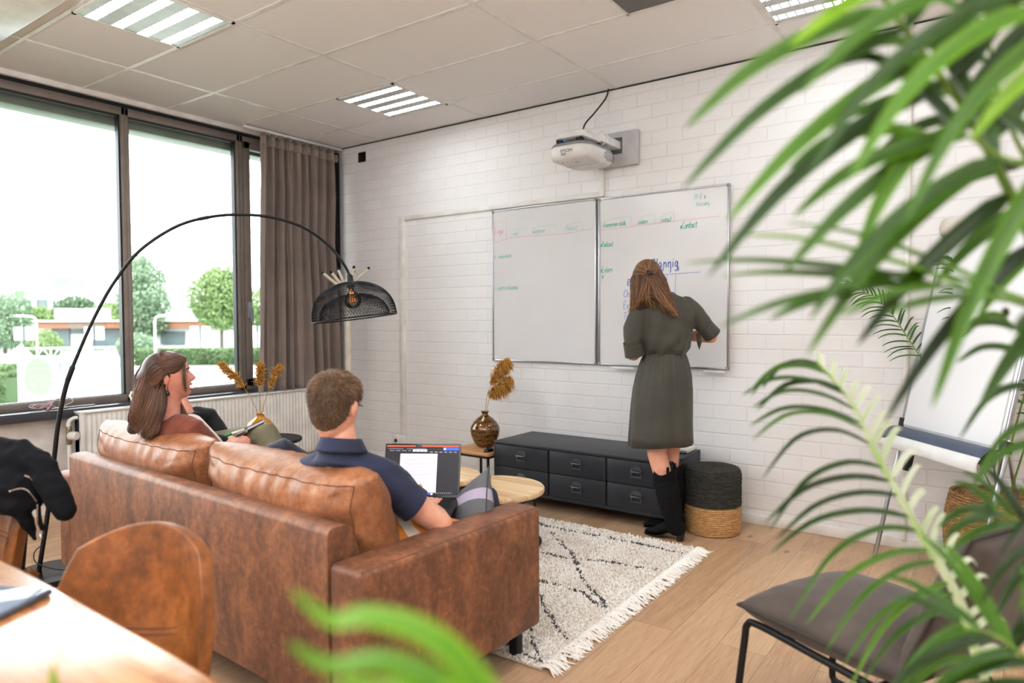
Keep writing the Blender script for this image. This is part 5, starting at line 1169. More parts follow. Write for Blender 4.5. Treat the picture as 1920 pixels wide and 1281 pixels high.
# ---------------------------------------------------------------- woman writing on the whiteboard
hR = V((cR.x, cR.y, 0)).normalized(); hF = V((cF.x, cF.y, 0)).normalized(); WB = V((-1.697, 3.946, 0))
def w_(x, f, z): return WB+hR*x+hF*f+V((0, 0, z))
def wring(cx, cf, z, rx, rf, n=64, fold=0., k=11, ph=0., sq=1.): 
    pts = []
    for j in range(n):
        a = 2*pi*j/n; q = 1+fold*(sin(k*a+ph)+.5*sin((k*1.7)*a+2*ph+1)); pts.append(w_(cx+rx*q*cos(a), cf+rf*q*sin(a), z))
    return pts
HD = look(w_(-.070, .045, 1.578), hF*1.+hR*-.30, 4, -22)
b_ = MB(); head = head_mb(HD, .98)
b_.v += head.v; b_.f += [f for f in head.f]; b_.m += head.m; b_.a += head.a
b_.cap([w_(.012, -.005, 1.44), w_(-.02, .0, 1.49), w_(-.055, .02, 1.53)], [.06, .052, .05], 18)
b_.rings([wring(cx, cf, z, rx, rf, 28) for cx, cf, z, rx, rf in ((.02, .03, .80, .13, .11), (.02, .03, .92, .14, .11), (.03, .03, 1.08, .085, .06), (.035, .025, 1.25, .12, .085), (.035, .02, 1.36, .15, .085), (.02, .01, 1.43, .09, .06))])
LE, RE = w_(-.168, .02, 1.118), w_(.318, .045, 1.222); LW, RW = w_(-.03, .215, 1.20), w_(.13, .235, 1.235)
b_.cap([w_(-.125, .01, 1.385), w_(-.165, .0, 1.25), LE], [.048, .044, .039], 14); b_.cap([LE, LE.lerp(LW, .35), LW], [.040, .040, .025], 14)
b_.cap([w_(.19, .02, 1.385), w_(.26, .03, 1.30), RE], [.048, .043, .037], 14); b_.cap([RE, RE.lerp(RW, .35), RW], [.038, .038, .025], 14)
hand(b_, LW, hR*.5+hF*.75+V((0, 0, .25)), V((0, 0, 1))-hR*.3, hR, .7); hand(b_, RW, -hR*.35+hF*.8+V((0, 0, .45)), hR*.8+V((0, 0, .5)), V((0, 0, 1))-hR*.4, .95)
LA, RA = w_(.062, -.085, .10), w_(.098, .075, .10)
b_.cap([w_(-.035, .02, .84), w_(-.03, .0, .62), w_(-.024, -.01, .50), w_(.0, -.03, .40), w_(.012, -.045, .33), LA], [.085, .072, .060, .056, .055, .028], 18)
b_.cap([w_(.095, .05, .84), w_(.085, .07, .62), w_(.080, .08, .50), w_(.080, .085, .40), w_(.085, .083, .33), RA], [.085, .068, .052, .050, .050, .028], 18)
fdL = (hR*-.80+hF*.60).normalized(); fdR = (hR*-.88+hF*.48).normalized()
body = remesh(b_, .0055, 3)
wo = person(WB, body, [M_skin], 'woman in a dark olive dress and black boots writing on the whiteboard')
# dress: bodice, sleeves and cuffs in one piece, skirt below the gathered waist
M_dr = mat('dark olive crepe', (72, 70, 61), .72, c2=(62, 60, 53), vs=6, bs=480, bst=.22, bd=.0008, sheen=.08)
d_ = MB()
d_.rings([wring(cx, cf, z, rx, rf, 40) for cx, cf, z, rx, rf in ((.031, .03, 1.085, .108, .085), (.032, .03, 1.11, .118, .092), (.034, .03, 1.125, .128, .102), (.036, .03, 1.15, .150, .122), (.036, .03, 1.20, .158, .132), (.036, .028, 1.28, .166, .135), (.036, .022, 1.35, .176, .126), (.034, .018, 1.405, .172, .108), (.030, .012, 1.445, .138, .084), (.020, .006, 1.475, .088, .068), (.008, .002, 1.492, .06, .056))])
d_.cap([w_(-.095, .01, 1.415), w_(-.138, .005, 1.35), w_(-.163, -.002, 1.27), w_(-.172, .0, 1.205)], [.056, .064, .066, .056], 18)
d_.cap([w_(.155, .015, 1.415), w_(.208, .02, 1.36), w_(.255, .028, 1.305), w_(.285, .035, 1.275)], [.056, .060, .058, .050], 18)
dm = remesh(d_, .008, 5)
def dfold(p, n):
    x = (p-WB).dot(hR); z = p.z
    v = .0075*sin(62*x+5*mn.noise((x*7, z*5, 0)))*max(0, 1-abs(z-1.15)/.20)+.0075*mn.noise((x*24, (p-WB).dot(hF)*10, z*6))
    return v+.007*mn.noise((p.x*12, p.y*12, p.z*9))
displace(dm, dfold)
def tubeopen(mb, pts, rs, n=36, th=.003, fold=0.):
    Q = crom(pts, 12); k = len(Q); RS = [interp(i/(k-1), np.linspace(0, 1, len(rs)), rs) for i in range(k)]
    s1 = MB().tube(Q, RS, n, caps=False); s2 = MB().tube(Q, [r_-th for r_ in RS], n, caps=False); s2.f = [tuple(reversed(q)) for q in s2.f]
    mb.add(s1.v, s1.f); mb.add(s2.v, s2.f); o1 = len(mb.v)-2*len(s1.v); o2 = len(mb.v)-len(s1.v)
    for e in (0, (k-1)*n): mb.f += [(o1+e+j, o1+e+(j+1) % n, o2+e+(j+1) % n, o2+e+j) for j in range(n)]; mb.m += [0]*n
tubeopen(dm, [w_(-.173, .002, 1.195), w_(-.166, .010, 1.15), w_(-.158, .018, 1.112)], [.060, .059, .062])
tubeopen(dm, [w_(.270, .034, 1.292), w_(.30, .04, 1.262), w_(.324, .048, 1.235)], [.054, .054, .058])
tie = [w_(.222, .03, 1.245), w_(.246, .02, 1.235), w_(.252, .015, 1.19), w_(.236, .01, 1.145), w_(.226, .02, 1.18)]
dm.add(tie+[p+hF*.004 for p in tie], [(0, 1, 2, 3, 4), (9, 8, 7, 6, 5)]+[(i, i+5, (i+1) % 5+5, (i+1) % 5) for i in range(5)])
sk = MB(); NS = 150
prof_ = [(1.122, .030, .127, .100, .0), (1.11, .030, .130, .104, .02), (1.09, .028, .140, .114, .018), (1.05, .026, .155, .130, .014), (.98, .022, .172, .150, .010), (.90, .017, .184, .162, .009), (.80, .012, .190, .166, .012), (.70, .008, .193, .166, .016), (.62, .006, .196, .168, .020), (.565, .005, .199, .170, .023)]
def skring(cx, z, rx, rf, fo, ins=0):
    pts = []
    for j in range(NS):
        a = 2*pi*j/NS
        q = 1+fo*1.25*(sin(23*a+.5)+.6*sin(37*a) if z > .96 else 0)+fo*1.15*(sin(7*a+1.3)+.7*sin(11*a+.4))*(1 if z < 1.02 else .3)
        hem = -.018*max(0, -cos(a)) if z < .6 else 0
        pts.append(w_(cx+(rx-ins)*q*cos(a), .035+(rf-ins)*q*sin(a), z+hem))
    return pts
sk.rings([skring(*q[:5]) for q in [(c, z, a, b2, f) for z, c, a, b2, f in prof_]], caps=False)
sk.rings([skring(c, z, a, b2, f, .004) for z, c, a, b2, f in reversed(prof_)], caps=False)
n0 = (len(prof_)-1)*NS; sk.f += [(n0+j, n0+(j+1) % NS, len(prof_)*NS+(j+1) % NS, len(prof_)*NS+j) for j in range(NS)]; sk.m += [0]*NS
dm.add(sk.v, sk.f); build('dress', dm, M_dr, wo, ang=None)
# boots
M_boot = mat('black suede', (8, 8, 9), .85, c2=(12, 12, 14), vs=20, bs=300, bst=.15, bd=.0008, spec=.2)
def boot(A_, fd, calf, top):
    bt = MB(); side = fd.cross(V((0, 0, 1)))
    ax = [V((top.x, top.y, z)).lerp(V((A_.x, A_.y, z)), k) for z, k in ((.40, 0), (.33, .15), (.24, .45), (.16, .8), (.11, 1))]
    bt.cap([ax[1], ax[2], ax[3], ax[4], A_-fd*.005+V((0, 0, -.025))], [.074, .070, .060, .054, .048], 22)
    bt.cap([A_-fd*.022+V((0, 0, -.02)), A_+fd*.055+V((0, 0, -.030)), A_+fd*.115+V((0, 0, -.060)), A_+fd*.185+V((0, 0, -.078))], [.040, .040, .030, .012], 18, flat=.85, up=(0, 0, 1))
    bt.cap([A_-fd*.035+V((0, 0, -.02)), A_-fd*.035+V((0, 0, -.045))], [.034, .033], 16)
    bm_ = remesh(bt, .006, 4); displace(bm_, wrinkle(.002, 26, (1, 1, 2.5)))
    # flared shaft top with a dip at front and back
    def tf(u, v):
        a = 2*pi*u; zt = .415+.022*cos(2*a); r_ = .070+.004*v; c_ = V((top.x, top.y, 0)); return c_+fd*cos(a)*r_+side*sin(a)*r_+V((0, 0, .32+(zt-.32)*v))
    s1 = MB().grid(tf, 40, 8, cu=True); bm_.add(s1.v, s1.f)
    s2 = MB().grid(lambda u, v: tf(u, v)*1.0+(V((top.x, top.y, 0))-V((tf(u, v).x, tf(u, v).y, 0)))*.05, 40, 8, cu=True); bm_.add(s2.v, [tuple(reversed(q)) for q in s2.f])
    o = build('boot', bm_, M_boot, wo, ang=None)
    hp = A_-fd*.048; R_ = []
    for z, k in ((.056, 1.), (.03, .86), (.0, .8)): R_.append([V((hp.x, hp.y, z))+fd*(.026*k*cos(a)+(.006 if z > .02 else .010))+side*.027*k*sin(a) for a in [2*pi*i/20 for i in range(20)]])
    build('heel', MB().rings(R_), M_blackp, o)
    so_ = []
    for s_, wd, zz in ((-.03, .028, .052), (.03, .030, .040), (.08, .034, .014), (.13, .032, .003), (.175, .02, .003), (.196, .006, .004)): so_.append((A_+fd*s_, wd, zz))
    sm = MB().rings([[V((p.x, p.y, zz))+side*wd*c+V((0, 0, .006*h)) for c, h in ((-1, 0), (1, 0), (1, 1), (-1, 1))] for p, wd, zz in so_]); build('sole', sm, M_blackp, o)
    pt = V((top.x, top.y, 0))-hF*.071; build('pull_tab', MB().box(-.008, .008, -.002, .003, .40, .445, .002, M=frame(hR, hF, (0, 0, 1), pt)), M_boot, o)
boot(LA, fdL, None, w_(.018, -.035, 0)); boot(RA, fdR, None, w_(.088, .084, 0))
# hair, half tied up
def hair_base(blobs, vox=.008): 
    mb = MB()
    for b in blobs:
        if len(b) == 2: mb.ell(b[0], b[1], 24)
        else: mb.cap(b[0], b[1], 16)
    return remesh(mb, vox, 6)
HB_ = MB(); HB_.ell(w_(-.080, .02, 1.585), (.083, .105, .112), 28)
HB_.cap([w_(-.115, -.01, 1.56), w_(-.135, .0, 1.47), w_(-.168, .015, 1.39)], [.07, .05, .018], 16); HB_.cap([w_(-.05, -.03, 1.55), w_(-.02, -.085, 1.46), w_(.03, -.112, 1.395), w_(.060, -.118, 1.352)], [.07, .05, .034, .012], 16)
HB_.cap([w_(-.045, .0, 1.57), w_(-.005, -.01, 1.525), w_(.018, -.02, 1.49)], [.06, .042, .028], 16); HB_.cap([w_(-.09, -.04, 1.53), w_(-.11, -.06, 1.45), w_(-.14, -.04, 1.40)], [.06, .045, .02], 16)
hb = remesh(HB_, .008, 5)
for p in range(len(hb.a)): hb.a[p] = .12
clip = w_(-.090, -.088, 1.612)
top_g = [[w_(-.165, .03, 1.58), w_(-.15, -.04, 1.595), clip], [w_(-.14, .06, 1.66), w_(-.13, -.03, 1.65), clip], [w_(-.08, .06, 1.695), w_(-.085, -.03, 1.685), w_(-.088, -.08, 1.645), clip], [w_(-.03, .06, 1.68), w_(-.05, -.03, 1.67), clip+hR*.004], [w_(.008, .04, 1.62), w_(-.02, -.05, 1.625), clip+hR*.006]]
dn_g = [[w_(-.168, .03, 1.58), w_(-.172, .0, 1.50), w_(-.182, .01, 1.42), w_(-.192, .015, 1.365)], [w_(-.15, -.03, 1.58), w_(-.16, -.045, 1.49), w_(-.165, -.035, 1.42), w_(-.18, -.01, 1.375)], [clip, w_(-.115, -.11, 1.55), w_(-.145, -.10, 1.48), w_(-.15, -.075, 1.42)], [clip, w_(-.088, -.12, 1.54), w_(-.06, -.135, 1.46), w_(.0, -.14, 1.40), w_(.05, -.132, 1.355)], [clip+hR*.01, w_(-.06, -.115, 1.55), w_(-.02, -.125, 1.46), w_(.035, -.14, 1.39), w_(.068, -.13, 1.345)], [w_(-.045, -.07, 1.60), w_(-.02, -.08, 1.53), w_(.02, -.095, 1.45), w_(.055, -.125, 1.375)], [w_(-.02, -.03, 1.61), w_(.005, -.045, 1.54), w_(.030, -.05, 1.49), w_(.030, -.07, 1.45)], [w_(-.008, .03, 1.60), w_(.015, .0, 1.55), w_(.036, -.02, 1.50), w_(.040, -.02, 1.465)]]
sA = strands(hb, top_g, 520, .0017, .007, .010, 1); sB = strands(hb, dn_g, 900, .0018, .009, .014, 2, free=.12)
for s_ in (sA, sB): hb.add(s_.v, s_.f, 0, s_.a)
M_hairw = hair_mat('light brown hair', [(0, (34, 22, 15)), (.35, (80, 54, 35)), (.7, (136, 96, 60)), (1, (196, 150, 100))])
hw = build('hair', hb, M_hairw, wo, ang=None, attr=True)
cl = MB().ell(clip-hF*.012, (.010, .010, .014), 12).cap([clip-hR*.014-hF*.012+V((0, 0, .01)), clip+hR*.012-hF*.014+V((0, 0, -.006))], [.006, .006], 8).cap([clip+hR*.014-hF*.012+V((0, 0, .008)), clip-hR*.008-hF*.014+V((0, 0, -.012))], [.006, .006], 8)
build('hair_clip', cl, mat('tortoise hair clip', (40, 24, 20), .3), wo)

# ---------------------------------------------------------------- woman in the rust blazer on the sofa
BW = 3.15
def q_(u, v, dw=0.): return P(u, v, BW+dw)
bd_l = V((.56, .83, 0))
HB2 = look(q_(319, 706), bd_l, 3, 7)
b_ = MB(); hh = head_mb(HB2, .93, 1.08, .55); b_.add(hh.v, hh.f)
X = V((1, 0, 0)); Y = V((0, 1, 0)); Z = V((0, 0, 1))
nk = q_(314, 780); cst = V((nk.x, nk.y+.03, .70)); hip = V((nk.x+.02, nk.y+.20, .53))
b_.cap([nk-Z*.03, nk.lerp(q_(318, 742), .55), q_(321, 738)], [.056, .049, .050], 18)
def tring(c, rx, ry, n=28, tilt=0): return [V((c.x+rx*cos(2*pi*j/n), c.y+ry*sin(2*pi*j/n), c.z+tilt*sin(2*pi*j/n)*ry)) for j in range(n)]
b_.rings([tring(c, a, d) for c, a, d in ((hip, .13, .10), (hip.lerp(cst, .4), .12, .09), (cst, .14, .09), (cst.lerp(nk, .6), .14, .08), (nk-Z*.02, .07, .05))])
sL, sR = nk+V((-.165, .02, -.055)), nk+V((.165, .02, -.055)); eL, eR = sL+V((-.05, .14, -.22)), sR+V((.04, .15, -.20)); hL, hR2 = nk+V((-.04, .36, -.26)), nk+V((.10, .38, -.27))
for s_, e2, h2 in ((sL, eL, hL), (sR, eR, hR2)): b_.cap([s_, s_.lerp(e2, .5), e2], [.045, .042, .036], 12); b_.cap([e2, e2.lerp(h2, .4), h2], [.038, .036, .024], 12)
hand(b_, hL, V((.6, .7, -.1)), Z, X, .5); hand(b_, hR2, V((-.5, .8, -.1)), Z, -X, .5)
bs2 = remesh(b_, .0042, 2); eyes(bs2, HB2, .93); lips(bs2, HB2, .93, .55)
o = person((nk.x, nk.y+.15, .43), bs2, SKM2, 'woman in a rust blazer on the sofa, seen in profile'); bwo = o
M_blz = mat('rust blazer wool', (126, 66, 46), .8, c2=(112, 57, 40), vs=10, bs=420, bst=.3, bd=.0008, sheen=.25)
b_ = MB(); b_.rings([tring(c, a, d, 36) for c, a, d in ((hip, .165, .135), (hip.lerp(cst, .4), .155, .125), (cst, .175, .12), (cst.lerp(nk, .45), .185, .11), (cst.lerp(nk, .75), .165, .09), (nk-Z*.015, .085, .066))])
for s_, e2, h2 in ((sL, eL, hL), (sR, eR, hR2)): b_.cap([nk.lerp(s_, .5)+Z*-.01, s_, s_.lerp(e2, .5), e2], [.055, .062, .058, .052], 16); b_.cap([e2, e2.lerp(h2, .8)], [.052, .040], 14)
bz = remesh(b_, .008, 5); displace(bz, wrinkle(.005, 15, (1, 1, 1), .003, 40)); build('blazer', bz, M_blz, o, ang=None)
wt = MB().cap([nk+V((.02, .10, -.06)), nk+V((.06, .15, -.16)), nk+V((.07, .19, -.28))], [.06, .075, .09], 16); build('shirt', remesh(wt, .01, 3), mat('white blouse', (232, 224, 216), .8), o, ang=None)
M_navy = mat('navy trousers', (30, 36, 56), .75, c2=(24, 29, 46), vs=8, bs=400, bst=.2, bd=.0008, sheen=.2)
b_ = MB(); kR = P(530, 849, 3.32); kL = V((kR.x-.16, kR.y+.02, .50))
b_.cap([hip+V((.09, 0, 0)), (hip+V((.09, 0, 0))).lerp(kR, .5), kR, kR+V((.03, .16, -.12)), kR+V((.05, .27, -.34))], [.105, .090, .075, .064, .05], 20); b_.cap([hip+V((-.08, 0, 0)), kL, kL+V((.03, .06, -.28)), kL+V((.03, .06, -.36))], [.105, .078, .058, .05], 18); b_.cap([hip+V((-.07, 0, 0)), hip+V((.07, 0, 0))], [.12, .12], 18)
tm = remesh(b_, .009, 4); displace(tm, wrinkle(.004, 14, (1, 1, 1), .002, 40)); build('trousers', tm, M_navy, o, ang=None)
def shoe(parent, a, d, m):
    d = V((d[0], d[1], 0)).normalized(); s_ = MB().cap([a, a+d*.10-Z*.015, a+d*.19-Z*.03], [.040, .038, .028], 16, flat=.8, up=Z); s_.cap([a+Z*.03, a+Z*.0], [.036, .04], 14); build('shoe', remesh(s_, .007, 3), m, parent, ang=None)
shoe(o, V((kR.x+.06, kR.y+.30, kR.z-.40)), (.5, .85), M_boot); shoe(o, V((kL.x+.03, kL.y+.06, .075)), (.1, 1), M_boot)
# long hair with twisted half-up strand and a white flower clip
hb2 = MB(); c0 = q_(308, 700, .01)
hb2.ell(HB2 @ V((0, -.034, .024)), (.083, .084, .094), 28, M=HB2.to_3x3().to_4x4())
hb2.cap([q_(286, 712, -.02), q_(281, 748, -.05), q_(266, 784, -.06), q_(250, 804, -.06)], [.070, .062, .052, .028], 18); hb2.cap([q_(294, 738, -.04), q_(290, 772, -.08), q_(278, 810, -.10)], [.052, .046, .035], 18)
hb2.cap([q_(300, 735, .08), q_(305, 770, .10), q_(325, 800, .10)], [.05, .04, .025], 14)
hbm = remesh(hb2, .008, 5); hbm.a = [.10]*len(hbm.v)
fclip = q_(259, 742, -.05)
def h_(x, y, z): return HB2 @ V((x*.93, y*.93, z*.93))
G1 = [[h_(.012, .078, .090), h_(.045, .03, .104), h_(.062, -.045, .082), h_(.05, -.10, .03), fclip], [h_(.040, .078, .066), h_(.070, .03, .070), h_(.080, -.03, .050), h_(.062, -.09, .005), fclip], [h_(.058, .064, .044), h_(.076, .02, .040), h_(.084, -.02, .032), h_(.070, -.075, -.012), fclip], [h_(.064, .052, .030), h_(.078, .015, .028), h_(.086, -.025, .018), h_(.072, -.08, -.028), fclip]]
hs2 = head_mb(Matrix.Identity(4), .93, 0., 0., False); kp = {}
for i, p in enumerate(hs2.v):
    l = V(p)/.93; lowb = interp(l.y, [-.11, -.03, -.012, .0, .02, .045, .065, .085, .1], [-.10, -.07, -.01, .024, .020, .024, .040, .066, .09]); e = l.z-lowb; th = max(0, min(1, e/.02))
    d = V((l.x*1.1, l.y, l.z*.8+.01)).normalized(); kp[i] = (V(p)+d*(.001+.010*th if e > -.003 else -.004), e)
capw = MB().add([kp[i][0] for i in range(len(hs2.v))], [f for f in hs2.f if any(kp[j][1] > -.003 for j in f)], 0, .3); capw.move(HB2); hbm.add(capw.v, capw.f, 0, .22)
cbase = MB().add(hbm.v, hbm.f)
G2 = [[q_(336, 668, .02), q_(305, 662, .0), q_(272, 682, -.02), q_(258, 715, -.04), q_(256, 760, -.05), q_(246, 786, -.06)], [q_(330, 666, -.01), q_(298, 672, -.05), q_(276, 705, -.09), q_(268, 750, -.09), q_(256, 788, -.08), q_(248, 798, -.08)]]
G3 = [[q_(262, 735, -.07), q_(258, 765, -.08), q_(248, 788, -.08), q_(244, 796, -.08)], [q_(280, 728, -.10), q_(274, 760, -.11), q_(262, 795, -.11), q_(256, 812, -.10)], [q_(300, 722, -.10), q_(294, 760, -.12), q_(280, 800, -.13), q_(268, 822, -.12)], [q_(310, 722, -.09), q_(306, 758, -.11), q_(296, 795, -.13), q_(276, 826, -.13)], [q_(313, 738, -.07), q_(314, 762, -.09), q_(306, 790, -.11), q_(290, 815, -.12)]]
for G_, n_, sd, fr_ in ((G1, 620, 3, 0), (G2, 420, 4, .08), (G3, 700, 5, .15)):
    s_ = strands(cbase, G_, n_, .0016, .008, .010, sd, free=fr_, shade=(.1, .8)); hbm.add(s_.v, s_.f, 0, s_.a)
for G_, n_, sp_, sd in (([[h_(.05, .076, .055), h_(.066, .07, .02), h_(.068, .066, -.03), h_(.062, .064, -.085)]], 34, .006, 6), ([[q_(334, 745, .06), q_(348, 775, .02), q_(368, 803, -.04), q_(396, 824, -.06)], [q_(330, 750, .06), q_(340, 780, .02), q_(358, 806, -.04), q_(384, 826, -.06)]], 110, .008, 7), ([[h_(.078, .0, .026), h_(.090, -.03, .006), h_(.080, -.075, -.03), fclip]], 70, .007, 8)):
    s_ = strands(hbm, G_, n_, .0015, .004, sp_, sd, blend=0., shade=(.25, .9)); hbm.add(s_.v, s_.f, 0, s_.a)
M_hair2 = hair_mat('long chestnut hair', [(0, (44, 28, 20)), (.35, (84, 56, 40)), (.7, (122, 84, 60)), (1, (172, 130, 96))])
build('hair', hbm, M_hair2, o, ang=None, attr=True)
fc = MB()
for k in range(6): a = 2*pi*k/6; fc.ell(fclip+hR*-.012+hR*.012*cos(a)+Z*.015*sin(a)-hF*.02, (.008, .006, .010), 10)
build('hair_clip', fc, mat('white flower clip', (238, 234, 230), .5), o)
ea = HB2 @ V((.076, -.008, -.036)); er = MB().tube([ea, ea-Z*.018], .0016, 6).lathe([(0, 0), (.008, .004), (.009, .014), (.005, .022), (0, .024)], ea-Z*.042, 12); build('earring', er, mat('dark drop earring', (60, 56, 54), .2, .7), o)

# ---------------------------------------------------------------- man with the laptop on the sofa
MW = 2.4
def m_(u, v, dw=0.): return P(u, v, MW+dw)
HM = look(m_(628, 764), (-.36, .93, 0), 0, -14)
nkm = m_(640, 850, -.01); b_ = MB(); hh = head_mb(HM, .99, ears=1.3); b_.add(hh.v, hh.f)
b_.cap([nkm-Z*.03, m_(636, 822, .0), m_(632, 795, .02)], [.066, .058, .058], 20)
hipm = V((-1.98, 1.98, .52)); csm = nkm.lerp(hipm, .45)
ax_r = (V((.96, .28, 0))).normalized()                  # direction from left to right shoulder
ax_f = V((-.28, .96, 0))
def mring(c, rx, ry, n=32): return [c+ax_r*rx*cos(2*pi*j/n)+ax_f*ry*sin(2*pi*j/n) for j in range(n)]
b_.rings([mring(c, a, d) for c, a, d in ((hipm, .14, .11), (csm, .15, .11), (csm.lerp(nkm, .7), .14, .09), (nkm-Z*.02, .07, .06))])
sRm, sLm = m_(706, 893, -.0), m_(566, 893, .10); eRm = m_(826, 984, .08); wRm = m_(803, 951, .28); eLm = sLm+V((-.08, .16, -.22)); wLm = V((-2.12, 2.02, .66))
b_.cap([sRm, sRm.lerp(eRm, .5), eRm], [.055, .050, .041], 16); b_.cap([eRm, eRm.lerp(wRm, .35), wRm], [.044, .045, .029], 16); b_.cap([sLm, sLm.lerp(eLm, .5), eLm], [.055, .05, .041], 16); b_.cap([eLm, eLm.lerp(wLm, .4), wLm], [.043, .043, .029], 16)
hand(b_, wRm, V((-.5, .85, .05)), V((.15, -.1, 1)), V((-.9, -.3, .35)), .55, thumb=(.55, .35, .75)); hand(b_, wLm, V((.45, .85, -.1)), Z, V((1, 0, .2)), .6)
bs3 = remesh(b_, .0048, 3); eyes(bs3, HM, .99); lips(bs3, HM, .99)
mo_ = person((-1.95, 1.75, .43), bs3, SKM, 'man in a navy polo shirt on the sofa with a laptop, seen from behind')
M_polo = mat('navy polo cotton', (36, 44, 72), .8, c2=(29, 36, 60), vs=7, bs=600, bst=.25, bd=.0006, sheen=.1)
b_ = MB(); b_.rings([mring(c, a, d, 40) for c, a, d in ((hipm, .175, .15), (hipm.lerp(csm, .5), .178, .148), (csm, .195, .145), (csm.lerp(nkm, .45), .205, .125), (csm.lerp(nkm, .75), .175, .105), (nkm-Z*.02, .094, .084), (nkm+Z*.012, .076, .072), (nkm+Z*.03, .072, .068))])
b_.cap([nkm.lerp(sRm, .45)-Z*.015, sRm, sRm.lerp(eRm, .3), sRm.lerp(eRm, .5)], [.066, .072, .068, .058], 20); b_.cap([nkm.lerp(sLm, .45)-Z*.015, sLm, sLm.lerp(eLm, .5)], [.066, .070, .062], 20)
pm_ = remesh(b_, .008, 5); displace(pm_, lambda p, n: .006*mn.noise((p.x*9, p.y*9, p.z*14))+.004*sin(p.z*70+6*mn.noise((p.x*6, p.y*6, 0)))*max(0, mn.noise((p.x*5, p.y*5, p.z*5+3))))
tubeopen(pm_, [sRm.lerp(eRm, .36), sRm.lerp(eRm, .49), sRm.lerp(eRm, .60)], [.064, .065, .066])
po_ = build('polo_shirt', pm_, M_polo, mo_, ang=None)
def colf(u, v):
    a = 2*pi*u; c = nkm+V((0, 0, .005)).lerp(V((0, 0, .05)), v); rr_ = .074-.008*v+.004*sin(pi*v); return c+ax_r*rr_*cos(a)*1.02+ax_f*(rr_*.98*sin(a))+Z*(-.012*sin(a))
co_ = MB().grid(colf, 48, 8, cu=True); f2 = MB().grid(lambda u, v: (nkm+Z*(.052-.045*v)+ax_r*(.067+.020*v)*cos(2*pi*u)*1.02+ax_f*(.066+.020*v)*sin(2*pi*u)+Z*(-.012*sin(2*pi*u))), 48, 6, cu=True); co_.add(f2.v, f2.f)
cc = build('collar', co_, M_polo, po_, ang=None); cc.modifiers.new('s', 'SOLIDIFY').thickness = .003
b_ = MB(); kRm, kLm = V((-1.84, 2.36, .55)), V((-2.12, 2.40, .56))
for hx, k_ in ((.09, kRm), (-.09, kLm)): h3 = hipm+ax_r*hx; b_.cap([h3-Z*.03, h3.lerp(k_, .5), k_, k_+V((.0, .10, -.25)), k_+V((0, .12, -.43))], [.10, .085, .068, .056, .048], 18)
b_.cap([hipm-ax_r*.07, hipm+ax_r*.07], [.11, .11], 18)
build('trousers', displace(remesh(b_, .009, 4), wrinkle(.004, 14)), mat('dark blue denim', (36, 44, 62), .8, bs=300, bst=.25), mo_, ang=None)
shoe(mo_, kRm+V((0, .12, -.465)), (-.1, 1), mat('white leather shoe', (225, 225, 222), .5)); shoe(mo_, kLm+V((0, .12, -.475)), (-.1, 1), MATS['white leather shoe'])
# short cropped hair
def hairline(p):                                        # p in head space: hair where this is above zero
    x, y, z = p
    front = z-(.052+.0*abs(x)) if y > .03 else 9
    low = z-interp(y, [-.11, -.06, -.03, -.012, .02, .05], [-.096, -.090, -.045, .004, -.005, .04])
    return min(front, low)
hs = head_mb(Matrix.Identity(4), .99, 0., 0., False); cap_ = MB(); keep = {}
for i, p in enumerate(hs.v):
    l = V(p); e = hairline(l); th = max(0, min(1, e/.035)); tk = .0025+.0115*th*min(1, max(.12, (l.z+.03)/.12)); d = V((l.x*1.1, (l.y+.0), l.z*.8+.01)).normalized(); keep[i] = (l+d*(tk if e > -.004 else -.004), e)
cap_.add([keep[i][0] for i in range(len(hs.v))], [f for f in hs.f if any(keep[j][1] > -.004 for j in f)], 0, .25)
rnd = random.Random(9); st_ = MB(); idx = [i for i in keep if keep[i][1] > -.002]
for k in range(9000):
    f = hs.f[rnd.randrange(len(hs.f))]
    if not all(keep[j][1] > .0 for j in f) or len(f) != 4: continue
    a, b2, c, d2 = (keep[j][0] for j in f); u, v = rnd.random(), rnd.random(); p = a.lerp(b2, u).lerp(d2.lerp(c, u), v); n = V((p.x*1.2, p.y, p.z*.8+.02)).normalized()
    whorl = V((0, -.055, .1)); fl = (p-whorl); fl = (fl-n*fl.dot(n)); fl = fl.normalized() if fl.length > 1e-4 else V((0, 1, 0)); e = keep[f[0]][1]
    L = .006+.011*min(1, max(0, e/.05))*min(1, max(.3, (p.z+.04)/.1)); dr = (fl*.95+n*.26+V((rnd.gauss(0, .25), rnd.gauss(0, .25), rnd.gauss(0, .25)))).normalized()
    st_.tube([p-n*.002, p+dr*L*.6, p+dr*L+fl*L*.2-n*L*.12], [.0010, .0009, .0003], 3, a=min(1, max(0, rnd.uniform(.1, .75)+.25*mn.noise(p*30)+(.15 if p.z > .05 else 0))), caps=False)
cap_.add(st_.v, st_.f, 0, st_.a); cap_.move(HM)
build('hair', cap_, hair_mat('cropped brown hair', [(0, (58, 42, 30)), (.4, (102, 76, 54)), (.75, (136, 106, 78)), (1, (178, 146, 110))]), mo_, ang=None, attr=True)
build('glasses_arm', MB().tube([HM @ V((.079, -.012, .012)), HM @ V((.079, .035, .014)), HM @ V((.075, .06, .013))], .0022, 6), M_blackp, mo_)
